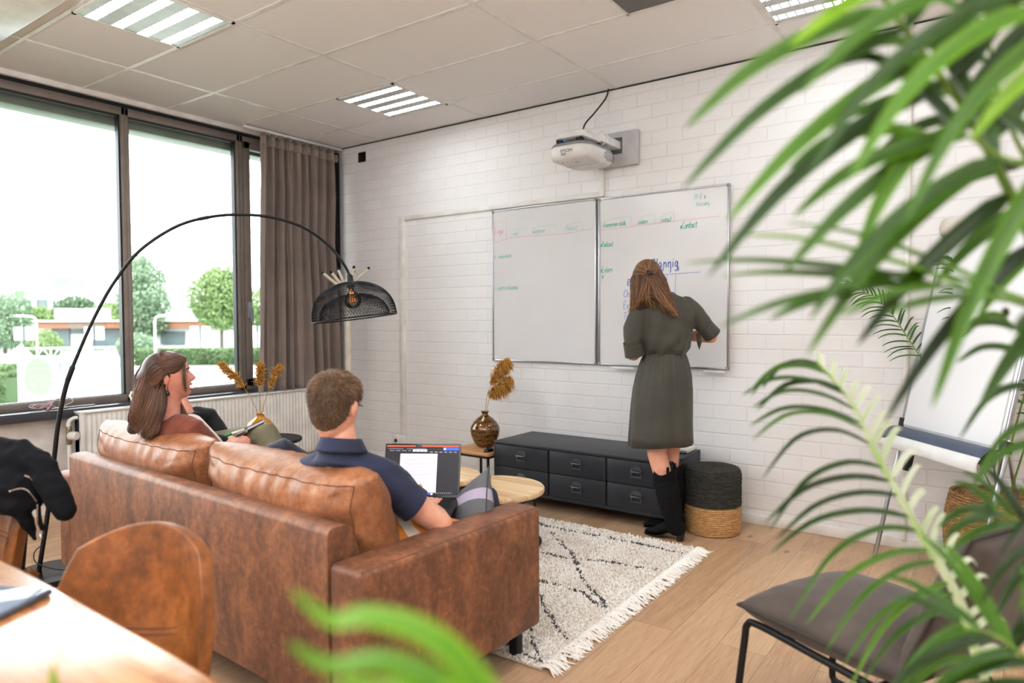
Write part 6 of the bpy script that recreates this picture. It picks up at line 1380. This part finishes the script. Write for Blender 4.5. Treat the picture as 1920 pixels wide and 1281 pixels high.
# laptop on his lap
LC = P(788, 934, 2.80); lx = (hR*.995-hF*.06).normalized(); ln_ = V((-lx.y, lx.x, 0)); tl = (Z*cos(rad(20))+ln_*sin(rad(20))).normalized(); LWd, LH = .318, .222
t = thing('laptop', LC, 'open dark grey laptop on the man\'s lap showing a text document', 'laptop')
M_lap = mat('space grey aluminium', (70, 72, 78), .35, .8); M_scr = emis('dark screen', (22, 21, 28), .8)
ld = frame(lx, tl, lx.cross(tl), LC)                     # lid: x across, y up, z towards the man
build('lid', MB().box(-LWd/2, LWd/2, 0, LH, -.006, 0, .0025, M=ld), M_lap, t)
def rect(x0, x1, y0, y1, z, mi, mb): mb.add([ld @ V((x0, y0, z)), ld @ V((x1, y0, z)), ld @ V((x1, y1, z)), ld @ V((x0, y1, z))], [(0, 1, 2, 3)], mi)
sc_ = MB(); rect(-LWd/2+.002, LWd/2-.002, .003, LH-.002, .0004, 0, sc_); rect(-LWd/2+.006, LWd/2-.006, .012, LH-.006, .0007, 1, sc_)
rect(-LWd/2+.007, -.032, LH-.0125, LH-.0075, .001, 2, sc_); rect(-.004, LWd/2-.007, LH-.0125, LH-.0075, .001, 2, sc_); rect(-.03, -.006, LH-.0125, LH-.002, .0011, 0, sc_)
x0, x1 = -.093, .062; rect(x0, x1, .022, LH-.042, .001, 3, sc_)
rnd = random.Random(4); yy = LH-.060
for nl in (4, 3, 2, 2, 3, 2, 2, 1):
    for k in range(nl):
        xe = x1-.02-(rnd.uniform(.03, .08) if k == nl-1 else rnd.uniform(0, .006)); rect(x0+.02, xe, yy-.0017, yy, .0013, 4, sc_); yy -= .0037
    yy -= .0058
for k in range(4): rect(-.042+.0155*k, -.0285+.0155*k, LH-.033, LH-.024, .001, 3, sc_)
for k in range(22): rect(-.145+.0072*k, -.1405+.0072*k, LH-.0225, LH-.0205, .001, 5, sc_) if k not in (9, 10) else None
for k in range(15): rect(-.145+.0065*k, -.1415+.0065*k, LH-.031, LH-.028, .001, 5, sc_) if k % 4 else None
rect(.085, .15, LH-.027, LH-.0155, .001, 6, sc_); rect(.088, .096, LH-.0255, LH-.018, .0012, 3, sc_)
for k in range(6): rect(.03+.02*k, .042+.02*k, LH-.036, LH-.0335, .001, 5, sc_)
for k, mi in enumerate((7, 6, 6, 2, 3, 8, 6, 3)): rect(-.047+.0125*k, -.038+.0125*k, .0125, .0195, .0011, mi, sc_)
for k in range(8): rect(.062+.0085*k, .0665+.0085*k, .019, .0215, .001, 5, sc_)
build('screen', sc_, [mat('screen bezel', (10, 10, 12), .2), M_scr, emis('orange menu bar', (232, 86, 50), .9), emis('white page', (226, 222, 240), .72), emis('grey text', (150, 148, 166), .75), emis('pale icons', (170, 170, 184), .6), emis('blue icon', (58, 92, 220), .8), emis('amber icon', (230, 140, 40), .8), emis('green icon', (120, 214, 110), .8)], t, smooth=False)
kd = frame(lx, -ln_, Z, LC)                              # deck: x across, y towards the man
build('deck', MB().box(-LWd/2, LWd/2, .004, .225, -.014, 0, .003, M=kd), M_lap, t)
ky = MB()
for r_ in range(6):
    for c in range(14): ky.box(-.137+.0197*c, -.1195+.0197*c, .022+.0185*r_, .038+.0185*r_, .0, .0012, M=kd)
build('keyboard', ky, M_blackp, t, smooth=False); build('trackpad', MB().box(-.06, .06, .145, .215, .0, .0006, M=kd), M_greyp, t, smooth=False)

# ---------------------------------------------------------------- person in black by the window
TW = 3.85
def t_(u, v, dw=0.): return P(u, v, TW+dw)
HT = look(t_(318, 704, .12), (.92, .35, 0), 0, -12); nkt = t_(345, 768, .03)
b_ = MB(); hh = head_mb(HT, .96); b_.add(hh.v, hh.f); b_.cap([nkt-Z*.03, nkt.lerp(t_(326, 738, .09), .6), t_(324, 736, .1)], [.056, .05, .05], 16)
hipt = V((-4.06, 2.18, .53)); cst_ = nkt.lerp(hipt, .45); fx = V((.985, .17, 0)); fy = V((-.17, .985, 0))
def tr2(c, a, d, n=28): return [c+fy*a*cos(2*pi*j/n)-fx*d*sin(2*pi*j/n) for j in range(n)]
b_.rings([tr2(c, a, d) for c, a, d in ((hipt, .13, .10), (cst_, .14, .09), (cst_.lerp(nkt, .65), .14, .08), (nkt-Z*.02, .07, .05))])
sRt, sLt = nkt+fy*-.16-Z*.06, nkt+fy*.16-Z*.06; wRt = t_(422, 827, -.10); eRt = t_(385, 826, -.18); wLt = t_(455, 838, .12); eLt = sLt+V((.10, .08, -.20))
b_.cap([sRt, sRt.lerp(eRt, .5), eRt], [.046, .042, .036], 12); b_.cap([eRt, eRt.lerp(wRt, .4), wRt], [.037, .035, .024], 12); b_.cap([sLt, eLt], [.046, .036], 12); b_.cap([eLt, wLt], [.036, .024], 12)
hand(b_, wRt, V((.93, .3, .12)), V((-.2, -.5, .8)), V((-.1, .5, .8)), .95, thumb=(.8, .45, .1)); hand(b_, wLt, V((.9, .1, .0)), Z, -fy, .5)
bs4 = remesh(b_, .005, 3); eyes(bs4, HT, .96); lips(bs4, HT, .96)
to = person((-4.0, 2.18, .45), bs4, SKM2, 'person in a black sweater and olive trousers by the window, mostly hidden')
b_ = MB(); b_.rings([tr2(c, a, d, 36) for c, a, d in ((hipt, .16, .135), (cst_, .17, .12), (cst_.lerp(nkt, .5), .18, .105), (cst_.lerp(nkt, .8), .15, .085), (nkt-Z*.015, .072, .06))])
for s_, e2, h2 in ((sRt, eRt, wRt), (sLt, eLt, wLt)): b_.cap([nkt.lerp(s_, .5)-Z*.01, s_, s_.lerp(e2, .5), e2], [.05, .058, .054, .048], 16); b_.cap([e2, e2.lerp(h2, .9)], [.048, .034], 14)
build('sweater', displace(remesh(b_, .008, 5), wrinkle(.004, 16)), mat('black knit', (18, 19, 26), .85, bs=400, bst=.3, sheen=.2), to, ang=None)
M_olv = mat('olive chino', (126, 122, 98), .8, c2=(110, 106, 84), vs=8, bs=400, bst=.2, bd=.0008)
kt = P(499, 822, 3.85); kt2 = V((kt.x-.08, kt.y+.18, .50)); b_ = MB(); h3 = hipt-fy*.08
b_.cap([h3, h3.lerp(kt, .5), kt, kt+V((.14, .03, -.20)), kt+V((.20, .05, -.42))], [.105, .095, .090, .066, .052], 18); b_.cap([hipt+fy*.08, kt2, kt2+V((.02, .02, -.28)), kt2+V((.02, .02, -.38))], [.105, .078, .058, .05], 18); b_.cap([hipt-fy*.06, hipt+fy*.06], [.12, .12], 16)
build('trousers', displace(remesh(b_, .009, 4), wrinkle(.005, 14)), M_olv, to, ang=None)
shoe(to, kt+V((.22, .05, -.50)), (1, .1), M_boot); shoe(to, kt2+V((.02, .02, -.42)), (1, .1), M_boot)
hb3 = MB(); hb3.ell(HT @ V((0, -.02, .03)), (.092, .10, .095), 24, M=HT.to_3x3().to_4x4()); hb3.cap([HT @ V((0, -.07, -.02)), HT @ V((0, -.085, -.10)), HT @ V((0, -.07, -.15))], [.075, .07, .05], 16); hm3 = remesh(hb3, .01, 4); hm3.a = [.1]*len(hm3.v); rnd = random.Random(5)
for k in range(420):
    i = rnd.randrange(len(hm3.n)); p = V(hm3.v[i]); n = V(hm3.n[i]); u = n.orthogonal().normalized(); v2 = n.cross(u); rr_ = rnd.uniform(.006, .012); ph = rnd.uniform(0, 6)
    hm3.add(*(lambda m: (m.v, m.f, 0, rnd.uniform(.1, .9)))(MB().tube([p+n*(.002+.0022*j)+u*rr_*cos(ph+j*1.1)+v2*rr_*sin(ph+j*1.1) for j in range(9)], .0014, 4, caps=False)))
build('hair', hm3, hair_mat('dark curly hair', [(0, (30, 24, 20)), (.5, (66, 52, 42)), (1, (110, 90, 72))]), to, ang=None, attr=True)
build('ring', MB().tube([wRt+V((.93, .3, .12)).normalized()*.095+V((0, .012*cos(a), .012*sin(a))) for a in [2*pi*i/14 for i in range(14)]], .0018, 6, closed=True), M_chrome, to)
build('bracelet', MB().tube([wRt-V((.01, 0, 0))+V((0, .027*cos(a), .027*sin(a))) for a in [2*pi*i/20 for i in range(20)]], .004, 6, closed=True), M_chrome, to)
mkA, mkB = P(424, 817, 3.66), P(461, 805, 3.72); dm_ = (mkB-mkA).normalized()
t = thing('marker', mkA, 'white marker pen with a green cap held above the notebook', 'marker')
build('barrel', MB().cap([mkA+dm_*.02, mkB-dm_*.012], .0075, 12), M_white, t); M_grn = mat('green marker cap', (20, 140, 84), .4)
build('cap', MB().cap([mkA, mkA+dm_*.026], .0082, 12), M_grn, t, label='green end cap'); build('tip', MB().cap([mkB-dm_*.010, mkB+dm_*.006], [.005, .003], 10), M_grn, t)
nA, nB = P(452, 812, 3.74), P(496, 791, 3.86)
nx = (nB-nA); nx.z = 0; nl_ = (nB-nA).length; nx = (nB-nA).normalized(); ny = V((-.35, .9, .1)); ny = (ny-nx*ny.dot(nx)).normalized(); nz = nx.cross(ny)
t = thing('notebook', nA, 'grey notebook resting on the olive trousered knee', 'notebook'); Mn = frame(nx, ny, nz, nA)
build('cover', MB().box(-.02, nl_+.01, 0, .21, -.004, .0, .001, M=Mn).box(-.02, nl_+.01, 0, .21, .012, .016, .001, M=Mn), mat('slate notebook cover', (86, 88, 92), .6), t)
build('pages', MB().box(-.015, nl_+.006, .004, .206, .0, .012, .001, M=Mn), M_paper, t)
# ================================================================ OUTSIDE
GZ0 = -1.2
def G(u, w, v=None, z=None):
    """a point out of the window: image column u at camera depth w, on the ground or at row v / height z"""
    p = P(u, v if v is not None else 600, w)
    if v is None: p.z = GZ0 if z is None else z
    return p
M_lawn = mat('sunlit lawn', (84, 92, 70), .9, c2=(98, 104, 84), vs=.6)
M_pave = mat('pale paving', (226, 226, 224), .8, c2=(212, 212, 210), vs=.4)
struct('ground', MB().box(-130, -5.7, -60, 160, GZ0-.3, GZ0), M_lawn, smooth=False)
def quad(pts, z0, z1):
    mb = MB(); n = len(pts); mb.add([(p.x, p.y, z0) for p in pts]+[(p.x, p.y, z1) for p in pts], [tuple(reversed(range(n))), tuple(range(n, 2*n))]+[(i, (i+1) % n, n+(i+1) % n, n+i) for i in range(n)]); return mb
struct('path', quad([G(-200, 18.5), G(900, 16.), G(900, 37.5), G(180, 37), G(-300, 31)], GZ0-.05, GZ0+.02), M_pave, smooth=False)
struct('road', quad([G(-300, 41), G(1000, 44), G(1000, 56), G(-300, 54)], GZ0-.05, GZ0+.03), M_pave, smooth=False)
M_hedge = attr_mat('clipped hedge leaves', [(0, (62, 80, 48)), (.5, (82, 102, 66)), (1, (108, 124, 90))], .7, trans=.2)
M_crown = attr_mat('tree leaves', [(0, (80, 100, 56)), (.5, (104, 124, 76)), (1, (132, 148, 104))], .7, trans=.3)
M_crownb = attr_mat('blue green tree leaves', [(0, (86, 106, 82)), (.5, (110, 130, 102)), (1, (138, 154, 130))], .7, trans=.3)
M_crownd = attr_mat('deep green tree leaves', [(0, (60, 80, 58)), (.5, (80, 100, 74)), (1, (106, 122, 96))], .7, trans=.25)
M_trunk = mat('grey bark', (74, 68, 58), .9)
def leaves(mb, c, r_, n, size, rnd):
    for k in range(n):
        d = V((rnd.gauss(0, 1), rnd.gauss(0, 1), rnd.gauss(0, 1))).normalized(); q = rnd.random()**.4; p = V(c)+V((d.x*r_[0], d.y*r_[1], d.z*r_[2]))*q
        a = V((rnd.gauss(0, 1), rnd.gauss(0, 1), rnd.gauss(0, 1))).normalized()*size*rnd.uniform(.6, 1.3); b = a.orthogonal().normalized()*size*.6
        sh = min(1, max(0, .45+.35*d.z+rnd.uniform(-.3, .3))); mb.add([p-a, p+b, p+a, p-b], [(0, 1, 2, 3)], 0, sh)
def tree(name, label, base, blobs, n, size, m, tr=.12, th=2., seed=1, group=None):
    rnd = random.Random(seed); t = thing(name, base, label, 'tree', group)
    mb = MB(); tot = sum(b[1][0]*b[1][2] for b in blobs)
    for c, r_ in blobs: leaves(mb, V(base)+V(c), r_, int(n*r_[0]*r_[2]/tot), size, rnd)
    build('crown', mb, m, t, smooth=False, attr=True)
    if th: build('trunk', MB().tube([V(base), V(base)+V((0, 0, th*.6)), V(base)+V((.1, 0, th*1.4))], [tr, tr*.8, tr*.5], 8), M_trunk, t)
    return t
def hedge(label, p0, p1, h, wd, n, seed):
    rnd = random.Random(seed); mb = MB(); d = (p1-p0); nn = V((-d.y, d.x, 0)).normalized()
    for k in range(n):
        s = rnd.random(); q = rnd.uniform(-1, 1); f = rnd.choice((0, 0, 1)); z = GZ0+h*(rnd.random() if f == 0 else 1)
        p = p0+d*s+nn*(wd*(q if f else (1 if q > 0 else -1))*.5); p.z = z+rnd.uniform(-.04, .04); a = V((rnd.gauss(0, 1), rnd.gauss(0, 1), rnd.gauss(0, 1))).normalized()*.10; b = a.orthogonal()*.7
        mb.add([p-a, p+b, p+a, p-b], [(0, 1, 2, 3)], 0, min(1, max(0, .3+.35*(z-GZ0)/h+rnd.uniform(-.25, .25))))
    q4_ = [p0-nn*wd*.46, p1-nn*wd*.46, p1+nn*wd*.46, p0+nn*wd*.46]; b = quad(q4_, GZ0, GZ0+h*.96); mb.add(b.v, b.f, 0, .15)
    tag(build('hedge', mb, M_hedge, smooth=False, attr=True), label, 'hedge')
hedge('long clipped hedge beyond the paving behind the woman on the sofa', G(262, 39), G(640, 40), .84, 1.4, 7000, 1)
hedge('clipped hedge beside the top of the banner frame outside', G(-120, 27), G(33, 27.5), .70, 1.2, 3000, 2)
hedge('lowest clipped hedge outside, beside the foot of the banner frame', G(-160, 21), G(30, 21), .86, 1.2, 3000, 3)
g_ = 'trees outside the window'
def tb(u, w): return tuple(G(u, w))
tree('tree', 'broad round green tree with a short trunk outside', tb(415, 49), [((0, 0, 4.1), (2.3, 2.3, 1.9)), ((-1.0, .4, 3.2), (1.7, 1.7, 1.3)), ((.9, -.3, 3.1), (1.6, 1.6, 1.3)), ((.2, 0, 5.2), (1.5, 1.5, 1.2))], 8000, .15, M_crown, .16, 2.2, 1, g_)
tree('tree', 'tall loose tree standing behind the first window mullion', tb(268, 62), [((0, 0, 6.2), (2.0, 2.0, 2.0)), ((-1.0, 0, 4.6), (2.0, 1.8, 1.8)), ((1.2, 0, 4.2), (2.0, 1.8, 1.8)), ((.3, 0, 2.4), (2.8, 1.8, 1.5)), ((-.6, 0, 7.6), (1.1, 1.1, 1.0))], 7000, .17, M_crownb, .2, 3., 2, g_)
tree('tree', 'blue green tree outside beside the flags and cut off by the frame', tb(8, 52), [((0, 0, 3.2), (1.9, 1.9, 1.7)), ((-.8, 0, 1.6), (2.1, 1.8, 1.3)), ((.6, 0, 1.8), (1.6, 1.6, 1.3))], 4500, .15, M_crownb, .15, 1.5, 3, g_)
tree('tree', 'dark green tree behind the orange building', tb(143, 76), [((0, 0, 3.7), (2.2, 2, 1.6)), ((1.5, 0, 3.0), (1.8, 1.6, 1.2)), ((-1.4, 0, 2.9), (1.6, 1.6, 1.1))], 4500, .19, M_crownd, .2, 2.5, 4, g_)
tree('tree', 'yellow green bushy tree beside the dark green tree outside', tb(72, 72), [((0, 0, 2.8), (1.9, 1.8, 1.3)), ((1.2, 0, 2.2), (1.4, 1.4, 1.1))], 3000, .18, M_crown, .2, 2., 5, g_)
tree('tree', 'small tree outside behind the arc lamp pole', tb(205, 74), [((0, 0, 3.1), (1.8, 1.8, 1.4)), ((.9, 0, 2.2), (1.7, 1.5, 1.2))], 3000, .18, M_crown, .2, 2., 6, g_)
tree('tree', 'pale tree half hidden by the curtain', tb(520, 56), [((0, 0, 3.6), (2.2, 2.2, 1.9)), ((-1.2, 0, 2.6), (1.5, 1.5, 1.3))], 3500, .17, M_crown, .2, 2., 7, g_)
for k, (u, w, h, sd) in enumerate(((20, 130, 7.2, 11), (70, 135, 6.6, 12), (110, 138, 6.3, 13), (-40, 130, 7.4, 14))):
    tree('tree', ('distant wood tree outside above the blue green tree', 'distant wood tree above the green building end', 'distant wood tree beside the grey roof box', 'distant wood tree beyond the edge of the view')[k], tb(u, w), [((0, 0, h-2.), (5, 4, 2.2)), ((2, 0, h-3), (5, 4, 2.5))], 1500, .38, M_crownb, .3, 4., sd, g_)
tree('bush', 'bush in front of the glass part of the orange building', tb(78, 50), [((0, 0, .9), (1.5, 1.2, 1.0)), ((1.0, 0, .7), (1.2, 1.0, .8))], 2500, .12, M_crown, .1, 0, 21)
tree('bush', 'bush beside the street lamp under the tall tree', tb(255, 46), [((0, 0, .8), (1.4, 1.2, .9)), ((-.9, 0, .6), (1.0, 1.0, .7))], 2500, .12, M_crownb, .1, 0, 22)
# low building with an orange fascia
M_or = mat('orange fascia', (128, 82, 56), .6); M_bw = mat('white render', (226, 226, 226), .8); M_gl = mat('dark glass front', (72, 86, 90), .3, c2=(88, 98, 98), vs=.6)
def facade(u0, u1, w, z0, z1, dep, ww=0):
    a, b = G(u0, w), G(u1, w+ww); n = V((b.y-a.y, -(b.x-a.x), 0)).normalized()
    if n.dot(V((-.58, .81, 0))) < 0: n = -n
    return quad([a, b, b+n*dep, a+n*dep], z0, z1)
ob = thing('building', tb(200, 62), 'low flat building with an orange fascia across the road', 'building')
build('wall', facade(-20, 520, 62.4, GZ0, 1.05, 9), M_bw, ob, smooth=False)
build('glass_front', facade(96, 129, 62.2, GZ0, .75, .4), M_gl, ob, smooth=False); build('glass_front', facade(172, 232, 62.2, GZ0, .75, .4), M_gl, ob, smooth=False); build('window', facade(133, 160, 62.2, .12, .48, .4), M_gl, ob, smooth=False); build('window', facade(300, 345, 62.2, -.9, .3, .4), M_gl, ob, smooth=False)
for u0, u1 in ((66, 128), (193, 420)): build('fascia', facade(u0, u1, 61.5, .62, 1.22, .6), M_or, ob, smooth=False)
build('fascia', facade(128, 193, 61.5, .62, 1.22, .6), mat('pale orange fascia', (112, 92, 80), .6), ob, smooth=False); build('roof', facade(-20, 520, 61.3, 1.22, 1.36, 10), M_bw, ob, smooth=False)
for u0, u1 in ((103, 130), (157, 184)): build('roof_box', facade(u0, u1, 64, 1.36, 2.45, 2), M_bw, ob, smooth=False)
M_gr = mat('light green panel', (92, 120, 80), .6)
wb_ = thing('building', tb(110, 95), 'white block of offices with green window reveals behind the trees', 'building')
build('wall', facade(28, 200, 95, GZ0, 5.6, 10), mat('bright white render', (236, 240, 236), .8), wb_, smooth=False)
for u0, u1, z0, z1 in ((48, 58, 3.0, 4.3), (70, 89, 3.0, 4.3), (100, 104, 2.3, 4.1), (113, 119, 3.0, 4.2), (168, 176, 2.6, 4.1)):
    f = build('window', facade(u0, u1, 94.8, z0, z1, .3), M_gl, wb_, smooth=False); build('reveal', facade(u0-1.2, u0, 94.7, z0, z1, .3), M_gr, f, smooth=False)
build('end_panel', facade(28, 46, 94.8, 3.6, 5.5, .3), M_gr, wb_, smooth=False); build('roof_box', facade(103, 131, 98, 5.6, 7.6, 4), mat('pale grey roof box', (102, 105, 112), .7), wb_, smooth=False)
fb_ = thing('building', tb(320, 110), 'pale flat roofed building behind the tall tree', 'building'); build('wall', facade(250, 420, 110, GZ0, 7.2, 10), M_bw, fb_, smooth=False); build('roof', facade(330, 356, 112, 7.2, 8.4, 4), M_bw, fb_, smooth=False)
# banner frame seen from behind
bn = thing('banner_frame', tb(128, 20), 'scaffold frame with a white banner seen from behind', 'banner')
B0, B1 = G(32, 19.6), G(214, 20.4); bd_ = (B1-B0).normalized(); bnn = V((-bd_.y, bd_.x, 0)); zt, zb = .54, GZ0
def Bp(s, z, o=0): p = B0.lerp(B1, s)+bnn*o; return V((p.x, p.y, z))
fr = MB()
for z in (zt, zt-.32): fr.tube([Bp(0, z), Bp(1, z)], .024, 6)
for s in (0, .33, .66, 1): fr.tube([Bp(s, zb), Bp(s, zt)], .024, 6)
for s in range(6): fr.tube([Bp(s/6, zt-.32), Bp((s+.5)/6, zt)], .014, 5); fr.tube([Bp((s+.5)/6, zt), Bp((s+1)/6, zt-.32)], .014, 5)
for s in (0, 1): fr.tube([Bp(s, zt-.05), Bp(s+.14*(1 if s else -.0), zb, 1.1 if s else 1.2)], .022, 5)
build('scaffold', fr, mat('galvanised scaffold tube', (216, 220, 224), .4, .4), bn)
sh = MB().add([Bp(.01, zb+.02, -.03), Bp(.99, zb+.02, -.03), Bp(.99, zt-.2, -.03), Bp(.01, zt-.2, -.03)], [(0, 1, 2, 3)]); build('sheet', sh, mat('white banner sheet', (120, 123, 126), .6), bn, smooth=False)
xm = -bd_; txM = frame(xm, (0, 0, 1), xm.cross(V((0, 0, 1))), Bp(.5, -.02, -.034 if (-bnn).dot(-V((B0.x, B0.y, 0))) > 0 else -.034))
build('lettering', text_mb('023', .34, txM), mat('faint grey print', (100, 104, 110), .6), bn, smooth=False)
lg_ = MB().lathe([(0, 0), (.34, 0), (.34, .002)], n=32, sy=1.6, M=frame(xm, (0, 0, 1), xm.cross(V((0, 0, 1))), Bp(.2, -.28, -.036))); build('emblem', lg_, mat('faint green emblem', (106, 112, 96), .6), bn, smooth=False)
# flags on posts and street lamps
M_post = mat('dark post', (44, 50, 56), .5); M_flag = mat('white flag cloth', (238, 238, 238), .7)
for k, (u, w, lb) in enumerate(((44, 44, 'pair of white flags on a dark post before the blue green tree'), (176, 44, 'pair of white flags on a post behind the arc lamp pole'), (375, 44, 'pair of white flags on a post beside the broad tree trunk'), (482, 44, 'white flag beside the curtain edge'))):
    t = thing('flag_post', tb(u, w), lb, 'flag', 'white double flags along the road'); p = G(u, w)
    build('post', MB().tube([p, V((p.x, p.y, .95))], .05, 8), M_post, t)
    for s in (-1, 1):
        q = V((p.x, p.y, 0))+V((cR.x, cR.y, 0)).normalized()*s*.36; x = V((cR.x, cR.y, 0)).normalized()*.27
        build('flag', MB().add([q-x+V((0, 0, .10)), q+x+V((0, 0, .10)), q+x+V((0, 0, .92)), q-x+V((0, 0, .92))], [(0, 1, 2, 3)]), M_flag, t, smooth=False)
for u, w, s, lb in ((290, 36, 1, 'white street lamp with a curved arm beside the broad tree'), (68, 38, -1, 'white street lamp outside above the banner frame')):
    p = G(u, w); t = thing('street_lamp', p, lb, 'street lamp'); x = V((cR.x, cR.y, 0)).normalized()*s
    build('post', MB().tube(crom([p, V((p.x, p.y, .6)), V((p.x, p.y, 1.35))+x*.02, V((p.x, p.y, 1.55))+x*.25, V((p.x, p.y, 1.6))+x*.85], 30), .045, 8), M_flag, t)
    c_ = V((p.x, p.y, 1.6))+x*.95; build('lamp_head', MB().ell(c_, (.26, .26, .06), 12), M_flag, t)

# ================================================================ LIGHT
w = bpy.data.worlds.new('world'); SC.world = w; w.use_nodes = True
nt = w.node_tree; bg = nt.nodes['Background']
tc = node(nt, 'ShaderNodeTexCoord'); sp = node(nt, 'ShaderNodeSeparateXYZ'); nt.links.new(tc.outputs['Generated'], sp.inputs[0])
nt.links.new(ramp(nt, sp.outputs[2], [(0, (.96, .98, 1, 1)), (.5, (.90, .95, 1, 1)), (1, (.80, .90, 1, 1))]), bg.inputs[0]); bg.inputs[1].default_value = SKY = 8.6
S = bpy.data.lights.new('sun', 'SUN'); S.energy = 3.; S.angle = rad(1.); S.color = (1, .96, .9); so = bpy.data.objects.new('sun', S); COL.objects.link(so)
so.rotation_euler = V((-.55, .35, -.75)).to_track_quat('-Z', 'Y').to_euler()
for k, (y0, y1) in enumerate(((-2.6, -.86), (-.86, .86), (.86, 2.58), (2.58, 3.55), (3.55, 4.46))):
    L = bpy.data.lights.new('window_portal', 'AREA'); L.shape = 'RECTANGLE'; L.size = (WZ1-WZ0); L.size_y = (y1-y0); L.cycles.is_portal = True
    lo = bpy.data.objects.new('window_portal', L); COL.objects.link(lo); lo.location = (-5.57, (y0+y1)/2, (WZ0+WZ1)/2); lo.rotation_euler = (0, -pi/2, 0)
for ux, uy in ((.4, -1.4), (-2.6, -1.6)):  # unseen fill lights added behind the camera to brighten the ceiling
    UL = bpy.data.lights.new('ceiling_fill_light', 'AREA'); UL.shape = 'DISK'; UL.size = 1.2; UL.energy = 150; UL.color = (.97, .985, 1); uo = bpy.data.objects.new('ceiling_fill_light', UL); COL.objects.link(uo); uo.location = (ux, uy, 1.9); uo.rotation_euler = (pi, 0, 0)
SC.view_settings.view_transform = 'Standard'; SC.view_settings.look = 'None'; SC.view_settings.exposure = .02; SC.view_settings.gamma = 1.
vs_ = SC.view_settings; vs_.use_curve_mapping = True
cv = vs_.curve_mapping.curves[3]
for x, y in ((.22, .205), (.72, .75)): cv.points.new(x, y)
vs_.curve_mapping.update()
SC.cycles.use_denoising = True
try: SC.cycles.denoiser = 'OPENIMAGEDENOISE'
except Exception: pass
SC.cycles.max_bounces = 10; SC.cycles.diffuse_bounces = 5; SC.cycles.glossy_bounces = 4; SC.cycles.transparent_max_bounces = 16; SC.cycles.transmission_bounces = 6
SC.cycles.sample_clamp_indirect = 6.; SC.cycles.caustics_reflective = False; SC.cycles.caustics_refractive = False
